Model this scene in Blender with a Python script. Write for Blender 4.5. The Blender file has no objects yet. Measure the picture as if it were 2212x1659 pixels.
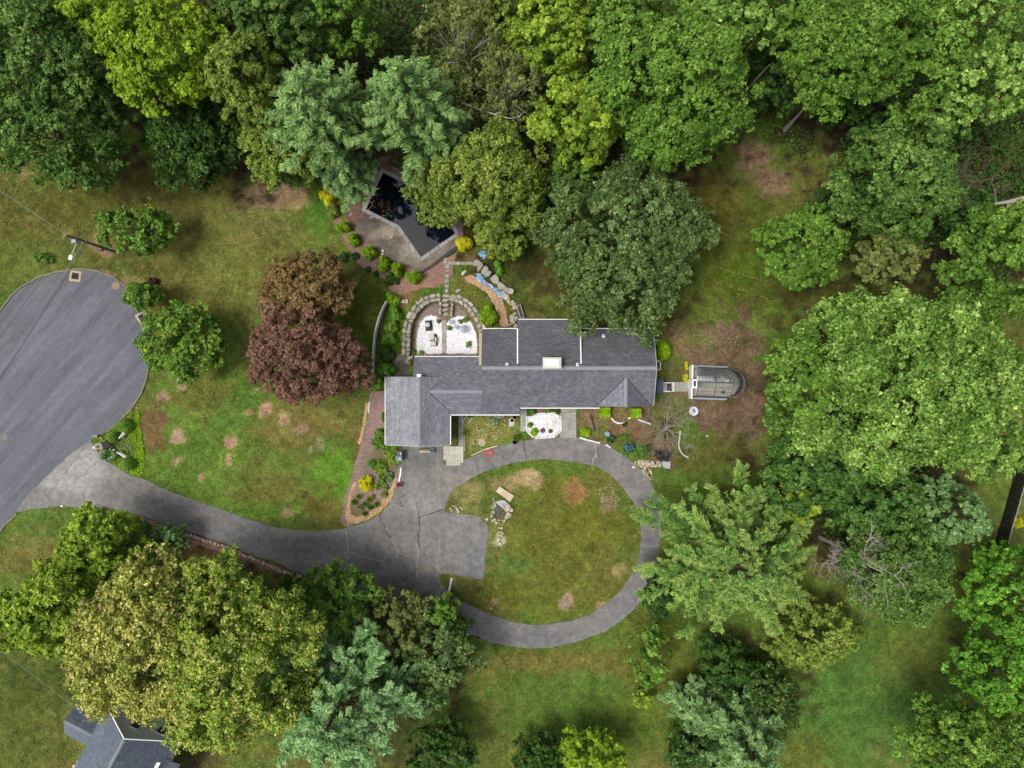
import bpy, bmesh, math, random
import numpy as np
from mathutils import Vector
from mathutils.geometry import delaunay_2d_cdt

# ---------------------------------------------------------------- camera, sky, sun, exposure
SC = bpy.context.scene
COL = SC.collection
H = 76.0                    # flight height in metres
S = 110.0 / 2212            # metres on the ground per survey unit
CX, CY = 1106.0, 829.5
cam_d = bpy.data.cameras.new('camera'); cam = bpy.data.objects.new('camera', cam_d); COL.objects.link(cam)
cam.location = (0, 0, H); cam.rotation_euler = (0, 0, 0)
cam_d.sensor_width = 36; cam_d.lens = 36 * H / 110.0; cam_d.clip_start = 0.5; cam_d.clip_end = 3000
SC.camera = cam
world = bpy.data.worlds.new('World'); SC.world = world; world.use_nodes = True
wn = world.node_tree.nodes; wl = world.node_tree.links; wn.clear()
sky = wn.new('ShaderNodeTexSky'); sky.sky_type = 'NISHITA'; sky.sun_disc = False
sky.sun_elevation = math.radians(66); sky.sun_rotation = math.radians(-100)
sky.air_density = 1.0; sky.dust_density = 7.0; sky.ozone_density = 0.6; sky.altitude = 100
bg = wn.new('ShaderNodeBackground'); bg.inputs[1].default_value = 0.105
wo = wn.new('ShaderNodeOutputWorld'); hs = wn.new('ShaderNodeHueSaturation'); hs.inputs['Saturation'].default_value = 0.52   # a grey overcast sky
wl.new(sky.outputs[0], hs.inputs['Color']); wl.new(hs.outputs[0], bg.inputs[0]); wl.new(bg.outputs[0], wo.inputs[0])
sun_d = bpy.data.lights.new('sun', 'SUN'); sun = bpy.data.objects.new('sun', sun_d); COL.objects.link(sun)
sun_d.energy = 1.5; sun_d.angle = math.radians(18); sun_d.color = (1.0, 0.97, 0.92)
_sd = Vector((-math.sin(math.radians(100)) * math.cos(math.radians(66)), math.cos(math.radians(100)) * math.cos(math.radians(66)), math.sin(math.radians(66))))
sun.rotation_euler = _sd.to_track_quat('Z', 'Y').to_euler()
SC.view_settings.view_transform = 'Standard'; SC.view_settings.look = 'None'
SC.view_settings.gamma = 1.0; SC.view_settings.use_curve_mapping = False
SC.view_settings.exposure = 0.26
SC.render.engine = 'CYCLES'
SC.cycles.max_bounces = 6; SC.cycles.diffuse_bounces = 2; SC.cycles.transparent_max_bounces = 12

# ---------------------------------------------------------------- helpers
def P(x, y, z=0.0):
    """survey position of a point that stands z metres above the ground"""
    f = (H - z) / H * S
    return ((x - CX) * f, -(y - CY) * f, z)
def lin(c, k=1.0):
    r = []
    for v in c:
        v = v / 255.0
        r.append((v / 12.92 if v <= 0.04045 else ((v + 0.055) / 1.055) ** 2.4) * k)
    return tuple(r)
ORG = {}
def tag(o, label=None, cat=None, group=None, kind=None):
    if label: o['label'] = label
    if cat: o['category'] = cat
    if group: o['group'] = group
    if kind: o['kind'] = kind
    return o
def thing(name, label, cat, loc=(0, 0, 0), group=None):
    o = bpy.data.objects.new(name, None); COL.objects.link(o); o.location = loc
    o.empty_display_size = 0.3
    ORG[o] = Vector(loc); tag(o, label, cat, group); return o
def add(name, me, m=None, parent=None, loc=(0, 0, 0), rot=None, scale=None):
    o = bpy.data.objects.new(name, me); COL.objects.link(o)
    if m is not None and len(me.materials) == 0: me.materials.append(m)
    if parent is not None:
        o.parent = parent; ORG[o] = ORG[parent]
    else: ORG[o] = Vector((0, 0, 0))
    o.location = loc
    if rot is not None: o.rotation_euler = rot
    if scale is not None: o.scale = scale
    return o
class MB:
    def __init__(s): s.v = []; s.f = []; s.c = []
    def poly(s, pts, col=None):
        b = len(s.v); s.v += [tuple(p) for p in pts]; s.f.append(list(range(b, b + len(pts))))
        if col is not None: s.c += [col] * len(pts)
    def box(s, c, d, rz=0.0, rx=0.0):
        cs, sn = math.cos(rz), math.sin(rz); b = len(s.v)
        for k in range(8):
            x = (d[0] / 2) * (1 if k & 1 else -1); y = (d[1] / 2) * (1 if k & 2 else -1); z = (d[2] / 2) * (1 if k & 4 else -1)
            if rx: y, z = y * math.cos(rx) - z * math.sin(rx), y * math.sin(rx) + z * math.cos(rx)
            s.v.append((c[0] + x * cs - y * sn, c[1] + x * sn + y * cs, c[2] + z))
        for q in ((0, 2, 3, 1), (4, 5, 7, 6), (0, 1, 5, 4), (2, 6, 7, 3), (0, 4, 6, 2), (1, 3, 7, 5)): s.f.append([b + i for i in q])
        return s
    def prism(s, pts, z0, z1):
        a = sum(pts[i][0] * pts[(i + 1) % len(pts)][1] - pts[(i + 1) % len(pts)][0] * pts[i][1] for i in range(len(pts)))
        if a < 0: pts = pts[::-1]
        n = len(pts); b = len(s.v)
        s.v += [(p[0], p[1], z0) for p in pts] + [(p[0], p[1], z1) for p in pts]
        s.f.append([b + n + i for i in range(n)]); s.f.append([b + n - 1 - i for i in range(n)])
        for i in range(n): j = (i + 1) % n; s.f.append([b + i, b + j, b + n + j, b + n + i])
        return s
    def slab(s, pts, t):
        n = len(pts); b = len(s.v)
        s.v += [tuple(p) for p in pts] + [(p[0], p[1], p[2] - t) for p in pts]
        s.f.append([b + i for i in range(n)]); s.f.append([b + 2 * n - 1 - i for i in range(n)])
        for i in range(n): j = (i + 1) % n; s.f.append([b + j, b + i, b + n + i, b + n + j])
        return s
    def tube(s, pts, r, n=6, cap=True):
        pts = [Vector(p) for p in pts]; rr = r if isinstance(r, (list, tuple)) else [r] * len(pts); b0 = len(s.v)
        up = Vector((0.13, 0.27, 1)).normalized()
        for i, p in enumerate(pts):
            t = (pts[min(i + 1, len(pts) - 1)] - pts[max(i - 1, 0)])
            t = t.normalized() if t.length > 1e-9 else Vector((0, 0, 1))
            a = t.cross(up)
            if a.length < 0.05: a = t.cross(Vector((1, 0, 0)))
            a.normalize(); c = t.cross(a)
            for k in range(n):
                an = 2 * math.pi * k / n; s.v.append(tuple(p + (a * math.cos(an) + c * math.sin(an)) * rr[i]))
        for i in range(len(pts) - 1):
            for k in range(n):
                k2 = (k + 1) % n; s.f.append([b0 + i * n + k, b0 + i * n + k2, b0 + (i + 1) * n + k2, b0 + (i + 1) * n + k])
        if cap:
            s.f.append([b0 + k for k in range(n)][::-1]); e = b0 + (len(pts) - 1) * n; s.f.append([e + k for k in range(n)])
        return s
    def lathe(s, c, prof, n=20, close=True):
        b = len(s.v)
        for (r, z) in prof:
            for k in range(n):
                a = 2 * math.pi * k / n; s.v.append((c[0] + r * math.cos(a), c[1] + r * math.sin(a), c[2] + z))
        for i in range(len(prof) - 1):
            for k in range(n):
                k2 = (k + 1) % n; s.f.append([b + i * n + k, b + i * n + k2, b + (i + 1) * n + k2, b + (i + 1) * n + k])
        if close:
            s.f.append([b + k for k in range(n)][::-1]); e = b + (len(prof) - 1) * n; s.f.append([e + k for k in range(n)])
        return s
    def build(s, name, m, parent=None, smooth=False, loc=None, **t):
        me = bpy.data.meshes.new(name)
        o = ORG[parent] if parent is not None else (Vector(loc) if loc else Vector((0, 0, 0)))
        me.from_pydata([(v[0] - o.x, v[1] - o.y, v[2] - o.z) for v in s.v], [], s.f)
        if s.c:
            ca = me.color_attributes.new('Col', 'FLOAT_COLOR', 'POINT')
            ca.data.foreach_set('color', [x for c in s.c for x in (c[0], c[1], c[2], 1)])
        if smooth: me.polygons.foreach_set('use_smooth', [True] * len(me.polygons))
        me.update()
        ob = add(name, me, m, parent, loc=(loc if (loc and parent is None) else (0, 0, 0)))
        if loc and parent is None: ORG[ob] = Vector(loc)
        tag(ob, t.get('label'), t.get('cat'), t.get('group'), t.get('kind')); return ob
def from_arrays(name, V, k, C=None):
    """V (n*k,3) vertices of n separate k-gons"""
    me = bpy.data.meshes.new(name); nv = len(V); nf = nv // k
    me.vertices.add(nv); me.vertices.foreach_set('co', np.ascontiguousarray(V, dtype=np.float32).ravel())
    me.loops.add(nv); me.loops.foreach_set('vertex_index', np.arange(nv, dtype=np.int32))
    me.polygons.add(nf); me.polygons.foreach_set('loop_start', np.arange(0, nv, k, dtype=np.int32))
    me.update(calc_edges=True)
    if C is not None:
        ca = me.color_attributes.new('Col', 'FLOAT_COLOR', 'POINT')
        cc = np.ones((nv, 4), dtype=np.float32); cc[:, :3] = C; ca.data.foreach_set('color', cc.ravel())
    return me
def _hash(i, j, seed):
    h = (i.astype(np.int64) * 374761393 + j.astype(np.int64) * 668265263 + seed * 982451653) & 0x7fffffff
    h = ((h ^ (h >> 13)) * 1274126177) & 0x7fffffff
    return ((h ^ (h >> 16)) & 0xffff) / 65535.0
def vnoise(x, y, s, seed=0):
    x = np.asarray(x, float) / s; y = np.asarray(y, float) / s
    i = np.floor(x); j = np.floor(y); fx = x - i; fy = y - j
    fx = fx * fx * (3 - 2 * fx); fy = fy * fy * (3 - 2 * fy)
    a = _hash(i, j, seed); b = _hash(i + 1, j, seed); c = _hash(i, j + 1, seed); d = _hash(i + 1, j + 1, seed)
    return a + (b - a) * fx + (c - a) * fy + (a - b - c + d) * fx * fy
def fbm(x, y, s, seed=0, o=4):
    t = 0; am = 0.5; n = 0
    for k in range(o): t = t + am * vnoise(x, y, s / 2 ** k, seed + k); n += am; am *= 0.5
    return t / n
def inside(x, y, poly):
    x = np.asarray(x); y = np.asarray(y); r = np.zeros(x.shape, bool); n = len(poly)
    for i in range(n):
        x0, y0 = poly[i][:2]; x1, y1 = poly[(i + 1) % n][:2]
        if y0 == y1: continue
        r ^= ((y0 > y) != (y1 > y)) & (x < (x1 - x0) * (y - y0) / (y1 - y0) + x0)
    return r
def smooth_poly(pts, it=1, closed=True):
    for _ in range(it):
        o = []; n = len(pts); rng = range(n) if closed else range(n - 1)
        if not closed: o.append(pts[0])
        for i in rng:
            a = pts[i]; b = pts[(i + 1) % n]
            o.append((a[0] * .75 + b[0] * .25, a[1] * .75 + b[1] * .25)); o.append((a[0] * .25 + b[0] * .75, a[1] * .25 + b[1] * .75))
        if not closed: o.append(pts[-1])
        pts = o
    return pts
def resample(pts, step, closed=True):
    o = []; n = len(pts)
    for i in range(n if closed else n - 1):
        a = Vector(pts[i][:2]); b = Vector(pts[(i + 1) % n][:2]); L = (b - a).length; k = max(1, int(round(L / step)))
        for j in range(k): o.append(tuple(a.lerp(b, j / k)))
    if not closed: o.append(tuple(pts[-1][:2]))
    return o
def D2(pts, z=0): return [P(x, y, z)[:2] for x, y in pts]

# ---------------------------------------------------------------- materials
def mat(name, col=None, rough=0.85, n1=None, n2=None, bump=None, attr=False, rand=0.0, spec=0.3, metal=0.0, trans=0.0, stretch=None, cols=None, n3=None, hue=None):
    """n = (scale, amplitude) brightness noise; bump = (scale, strength, distance); rand = brightness spread between pieces; cols = colours picked per piece"""
    m = bpy.data.materials.new(name); m.use_nodes = True; nt = m.node_tree; N = nt.nodes; L = nt.links
    b = N['Principled BSDF']; out = N['Material Output']
    b.inputs['Roughness'].default_value = rough; b.inputs['Metallic'].default_value = metal
    b.inputs['Specular IOR Level'].default_value = spec
    if attr:
        a = N.new('ShaderNodeAttribute'); a.attribute_name = 'Col'; c = a.outputs['Color']
    elif cols:
        oi = N.new('ShaderNodeObjectInfo'); cr = N.new('ShaderNodeValToRGB'); cr.color_ramp.interpolation = 'LINEAR'
        e = cr.color_ramp.elements
        while len(e) < len(cols): e.new(0.5)
        for i, cc in enumerate(cols): e[i].position = i / max(1, len(cols) - 1); e[i].color = (*cc, 1)
        L.new(oi.outputs['Random'], cr.inputs[0]); c = cr.outputs[0]
    else:
        r = N.new('ShaderNodeRGB'); r.outputs[0].default_value = (*col, 1); c = r.outputs[0]
    geo = N.new('ShaderNodeNewGeometry'); vec = geo.outputs['Position']
    if stretch:
        mp = N.new('ShaderNodeMapping'); mp.vector_type = 'TEXTURE'; mp.inputs['Rotation'].default_value = (0, 0, stretch[0]); mp.inputs['Scale'].default_value = (stretch[1], stretch[2], 1)
        L.new(vec, mp.inputs[0]); svec = mp.outputs[0]
    else: svec = vec
    def mul(c, fac):
        v = N.new('ShaderNodeVectorMath'); v.operation = 'SCALE'; L.new(c, v.inputs[0]); L.new(fac, v.inputs['Scale']); return v.outputs[0]
    for i, n in enumerate((n1, n2, n3)):
        if not n: continue
        t = N.new('ShaderNodeTexNoise'); t.inputs['Scale'].default_value = n[0]; t.inputs['Detail'].default_value = 5; t.inputs['Roughness'].default_value = 0.65
        L.new(svec if i == 0 else vec, t.inputs['Vector'])
        mr = N.new('ShaderNodeMapRange'); mr.inputs[1].default_value = 0.25; mr.inputs[2].default_value = 0.75
        mr.inputs[3].default_value = 1 - n[1]; mr.inputs[4].default_value = 1 + n[1]
        L.new(t.outputs['Fac'], mr.inputs[0]); c = mul(c, mr.outputs[0])
    if hue:
        t = N.new('ShaderNodeTexNoise'); t.inputs['Scale'].default_value = hue[0]; t.inputs['Detail'].default_value = 6; t.inputs['Roughness'].default_value = .7; L.new(vec, t.inputs['Vector'])
        mr = N.new('ShaderNodeMapRange'); mr.inputs[1].default_value = .32; mr.inputs[2].default_value = .68; L.new(t.outputs['Fac'], mr.inputs[0])
        mx = N.new('ShaderNodeMix'); mx.data_type = 'RGBA'; mx.inputs[6].default_value = (1 + hue[1], 1 - hue[1] * .1, 1 - hue[1] * .2, 1); mx.inputs[7].default_value = (1 - hue[1], 1 + hue[1] * .1, 1 - hue[1] * .3, 1); L.new(mr.outputs[0], mx.inputs[0])
        vm = N.new('ShaderNodeVectorMath'); vm.operation = 'MULTIPLY'; L.new(c, vm.inputs[0]); L.new(mx.outputs[2], vm.inputs[1]); c = vm.outputs[0]
    if rand:
        oi = N.new('ShaderNodeObjectInfo'); mr = N.new('ShaderNodeMapRange'); mr.inputs[3].default_value = 1 - rand; mr.inputs[4].default_value = 1 + rand
        L.new(oi.outputs['Random'], mr.inputs[0]); c = mul(c, mr.outputs[0])
    L.new(c, b.inputs['Base Color'])
    if bump:
        t = N.new('ShaderNodeTexNoise'); t.inputs['Scale'].default_value = bump[0]; t.inputs['Detail'].default_value = 4
        L.new(vec, t.inputs['Vector'])
        bp = N.new('ShaderNodeBump'); bp.inputs['Strength'].default_value = bump[1]; bp.inputs['Distance'].default_value = bump[2]
        L.new(t.outputs['Fac'], bp.inputs['Height']); L.new(bp.outputs[0], b.inputs['Normal'])
    if trans:
        tr = N.new('ShaderNodeBsdfTranslucent'); L.new(c, tr.inputs[0]); mx = N.new('ShaderNodeMixShader'); mx.inputs[0].default_value = trans
        L.new(b.outputs[0], mx.inputs[1]); L.new(tr.outputs[0], mx.inputs[2]); L.new(mx.outputs[0], out.inputs[0])
    return m
M = {}
M['ground'] = mat('ground', attr=True, rough=0.95, n1=(1.1, .26), n2=(7, .62), n3=(2.6, .36), bump=(11, .9, .10), spec=.1, hue=(1.7, .16))
M['asphalt'] = mat('asphalt', attr=True, rough=0.9, n1=(.55, .30), n2=(12, .34), n3=(1.6, .14), stretch=(math.radians(48), 5.0, .45), spec=.2, bump=(30, .3, .02))
M['drive'] = mat('drive', attr=True, rough=0.9, n1=(.5, .22), n2=(9, .42), n3=(1.7, .34), spec=.2, bump=(22, .35, .02), hue=(.6, .03))
M['leaf'] = mat('leaf', attr=True, rough=0.55, trans=.10, spec=.16)
M['mulch'] = mat('mulch', attr=True, rough=0.95, n1=(4.5, .40), n2=(10, .85), n3=(1.4, .2), bump=(12, 1, .12), spec=.1)
M['gravel'] = mat('gravel', attr=True, rough=0.9, n1=(1.5, .10), n2=(9, .34), n3=(4, .14), bump=(12, 1, .06), spec=.2)
M['bark'] = mat('bark', lin((104, 92, 80)), rough=.95, n1=(3, .3), n2=(12, .2), bump=(9, .6, .05), spec=.1)
M['deadwood'] = mat('deadwood', lin((168, 158, 150)), rough=.95, n1=(4, .25), spec=.1)
M['shingle'] = mat('shingle', attr=True, rough=.93, n1=(.42, .20), n2=(7, .26), n3=(1.6, .14), spec=.18)
M['nshingle'] = mat('nshingle', attr=True, rough=.93, n1=(.6, .10), n2=(7, .10), spec=.18)
M['ridge'] = mat('ridge', lin((142, 145, 150)), rough=.93, n1=(1.5, .1), n2=(14, .12), spec=.18)
M['white'] = mat('white', lin((244, 245, 246), .98), rough=.5, n1=(2, .05))
M['offwhite'] = mat('offwhite', lin((214, 208, 198), .9), rough=.7, n1=(3, .10), n2=(14, .08))
M['siding'] = mat('siding', lin((196, 180, 155), .8), rough=.75, n1=(1, .06), n2=(9, .08))
M['nwall'] = mat('nwall', lin((244, 245, 247), .98), rough=.75, n1=(9, .05), n2=(1.2, .04))
M['glassdark'] = mat('glassdark', lin((52, 58, 68)), rough=.1, spec=.6)
M['slab'] = mat('slab', cols=[lin((136, 138, 132)), lin((158, 160, 152)), lin((146, 142, 128)), lin((172, 170, 158)), lin((150, 156, 158))], rough=.9, n1=(2.5, .12), n2=(13, .10), spec=.2)
M['slabpale'] = mat('slabpale', cols=[lin((178, 178, 160)), lin((196, 194, 178)), lin((186, 186, 172)), lin((168, 168, 156))], rough=.9, n1=(2.5, .14), n2=(13, .10), spec=.2)
M['joint'] = mat('joint', lin((108, 104, 86)), rough=.95, n1=(4, .3), n2=(15, .2))
M['stone'] = mat('stone', cols=[lin((144, 140, 126)), lin((172, 168, 152)), lin((156, 150, 136)), lin((184, 178, 162)), lin((136, 136, 126))], rough=.95, n1=(3, .22), n2=(13, .20), bump=(9, .5, .05), spec=.15)
M['pale_stone'] = mat('pale_stone', cols=[lin((176, 158, 134)), lin((196, 180, 158)), lin((160, 140, 118)), lin((206, 196, 180)), lin((150, 138, 122))], rough=.95, n1=(5, .2), spec=.15)
M['whitebrick'] = mat('whitebrick', cols=[lin((222, 220, 214)), lin((236, 236, 236)), lin((206, 198, 186)), lin((228, 226, 224))], rough=.85, n1=(8, .12), spec=.2)
M['concrete'] = mat('concrete', attr=True, rough=.95, n1=(.7, .42), n2=(8, .34), n3=(2.2, .36), bump=(14, .3, .02), spec=.15)
M['coping'] = mat('coping', cols=[lin((146, 146, 142)), lin((160, 158, 152)), lin((134, 136, 134))], rough=.9, n1=(5, .14), spec=.2)
M['water'] = mat('water', (0.003, 0.0055, 0.012), rough=.03, spec=.62, bump=(1.3, .05, .02))
M['dark'] = mat('dark', lin((38, 38, 42)), rough=.7, n1=(4, .2))
M['charcoal'] = mat('charcoal', lin((62, 60, 66)), rough=.75, n1=(5, .15))
M['iron'] = mat('iron', lin((58, 46, 50)), rough=.7, spec=.4)
M['steel'] = mat('steel', lin((158, 162, 168)), rough=.45, metal=.6, n1=(6, .08))
M['frame'] = mat('frame', lin((92, 100, 106)), rough=.5, spec=.4, n1=(5, .1))
M['galv'] = mat('galv', lin((150, 156, 160)), rough=.6, n1=(5, .1))
M['wood'] = mat('wood', lin((150, 132, 108)), rough=.9, n1=(3, .2), n2=(14, .15))
M['plywood'] = mat('plywood', cols=[lin((204, 184, 156)), lin((192, 170, 140)), lin((212, 194, 168))], rough=.85, n1=(4, .14))
M['greywood'] = mat('greywood', lin((124, 122, 112)), rough=.9, n1=(6, .2), n2=(20, .15))
M['tarp'] = mat('tarp', lin((166, 174, 178)), rough=.7, n1=(2, .12), spec=.3)
M['blue'] = mat('blue', cols=[lin((60, 136, 196)), lin((96, 170, 220)), lin((190, 214, 232)), lin((44, 108, 172)), lin((140, 190, 220))], rough=.45, spec=.5)
M['bluegrey'] = mat('bluegrey', lin((128, 150, 166)), rough=.5, n1=(5, .1))
M['red'] = mat('red', lin((176, 54, 62)), rough=.5)
M['orange'] = mat('orange', lin((205, 98, 70)), rough=.6, n1=(10, .12))
M['teal'] = mat('teal', lin((112, 138, 138)), rough=.6, n1=(4, .06))
M['binblue'] = mat('binblue', lin((82, 88, 104)), rough=.6, n1=(4, .06))
M['terra'] = mat('terra', lin((186, 140, 112)), rough=.85, n1=(6, .12))
M['green'] = mat('green', lin((40, 84, 70)), rough=.6)
M['sand'] = mat('sand', lin((178, 162, 134)), rough=.95, n1=(3, .16), n2=(14, .2))
M['black'] = mat('black', (0.012, 0.012, 0.013), rough=.8)
M['bowl'] = mat('bowl', lin((222, 226, 236), .95), rough=.6, n1=(5, .1))
M['cable'] = mat('cable', lin((136, 144, 144)), rough=.6)
M['blackcable'] = mat('blackcable', lin((60, 64, 68)), rough=.6)
M['scarline'] = mat('scarline', lin((150, 128, 92)), rough=.95, n2=(5, .3))
_g = bpy.data.materials.new('pane'); _g.use_nodes = True; M['pane'] = _g
_n = _g.node_tree.nodes; _l = _g.node_tree.links; _o = _n['Material Output']; _n.remove(_n['Principled BSDF'])
_t = _n.new('ShaderNodeBsdfTransparent'); _t.inputs[0].default_value = (.98, .985, .99, 1)
_gl = _n.new('ShaderNodeBsdfGlossy'); _gl.inputs['Roughness'].default_value = .06
_df = _n.new('ShaderNodeBsdfDiffuse'); _df.inputs[0].default_value = (.35, .36, .34, 1)
_m1 = _n.new('ShaderNodeMixShader'); _m1.inputs[0].default_value = .05; _l.new(_t.outputs[0], _m1.inputs[1]); _l.new(_df.outputs[0], _m1.inputs[2])
_fr = _n.new('ShaderNodeFresnel'); _fr.inputs[0].default_value = 1.5
_m2 = _n.new('ShaderNodeMixShader'); _l.new(_fr.outputs[0], _m2.inputs[0]); _l.new(_m1.outputs[0], _m2.inputs[1]); _l.new(_gl.outputs[0], _m2.inputs[2]); _l.new(_m2.outputs[0], _o.inputs[0])

# ---------------------------------------------------------------- outlines (survey units)
POOL = [(827.3, 371.6), (789.7, 452.2), (862, 489), (909.3, 557.5), (984.5, 505.5), (948, 428), (880, 398)]
SEMI_IN = [(884, 790), (884, 720), (891, 692), (904, 670), (921, 656), (940, 650), (955, 649), (975, 649), (992, 653), (1008, 664), (1021, 681), (1031, 700), (1038, 722), (1038, 790)]
PATIO_Z = -0.55
POOLW = D2(POOL); SEMIW = D2(SEMI_IN)
ROAD = [(-40, 745), (-15, 700), (5, 668), (25, 640), (45, 623), (80, 603), (120, 590), (160, 584), (190, 584), (213, 588), (245, 601), (272, 622), (298, 655), (315, 695), (324, 740), (322, 780), (314, 820), (303, 850), (280, 885), (255, 910), (235, 927), (210, 944), (197, 951), (153, 981), (103, 1028), (55, 1076), (37, 1106), (30, 1111), (12, 1130), (-40, 1190)]
DRIVE_OUT = [(197, 951), (213, 980), (233, 996), (253, 1010), (283, 1028), (307, 1033), (327, 1043), (353, 1056), (400, 1073), (433, 1086), (477, 1100), (553, 1126), (586, 1136), (636, 1144), (676, 1148), (713, 1145), (740, 1142), (766, 1136), (793, 1126), (820, 1114), (830, 1100), (843, 1086), (851, 1066), (855, 1046), (860, 1016), (868, 1001), (871, 986), (868, 958), (957, 958), (957, 1000), (966, 1005), (983, 1003), (1000, 996), (1018, 986), (1046, 976), (1073, 965), (1106, 956), (1136, 951), (1166, 946), (1206, 945), (1243, 945), (1253, 946), (1293, 956), (1319, 966), (1346, 983), (1373, 1003), (1389, 1020), (1406, 1043), (1418, 1066), (1424, 1093), (1429, 1123), (1428, 1143), (1423, 1189), (1419, 1229), (1409, 1256), (1389, 1293), (1366, 1319), (1339, 1343), (1306, 1364), (1273, 1376), (1239, 1389), (1189, 1399), (1139, 1401), (1106, 1396), (1053, 1386), (1030, 1374), (975, 1357), (920, 1339), (880, 1318), (800, 1284), (720, 1262), (650, 1240), (620, 1226), (586, 1209), (553, 1203), (500, 1179), (450, 1163), (400, 1146), (366, 1136), (333, 1124), (300, 1112), (277, 1106), (243, 1098), (200, 1096), (133, 1093), (83, 1098), (37, 1106), (55, 1076), (103, 1028), (153, 981)]
ISLAND = [(958, 1106), (970, 1070), (983, 1053), (1010, 1040), (1036, 1023), (1073, 1010), (1106, 1001), (1136, 995), (1173, 992), (1206, 994), (1243, 998), (1286, 1006), (1313, 1021), (1336, 1043), (1356, 1066), (1369, 1086), (1378, 1106), (1383, 1133), (1385, 1173), (1378, 1209), (1369, 1233), (1353, 1259), (1333, 1283), (1306, 1308), (1273, 1328), (1233, 1341), (1186, 1349), (1139, 1349), (1106, 1344), (1083, 1336), (1040, 1319), (996, 1299), (973, 1279), (956, 1263), (946, 1239), (980, 1241), (1043, 1253), (1045, 1229), (1050, 1183), (1055, 1139), (1036, 1116), (1000, 1110)]

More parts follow.
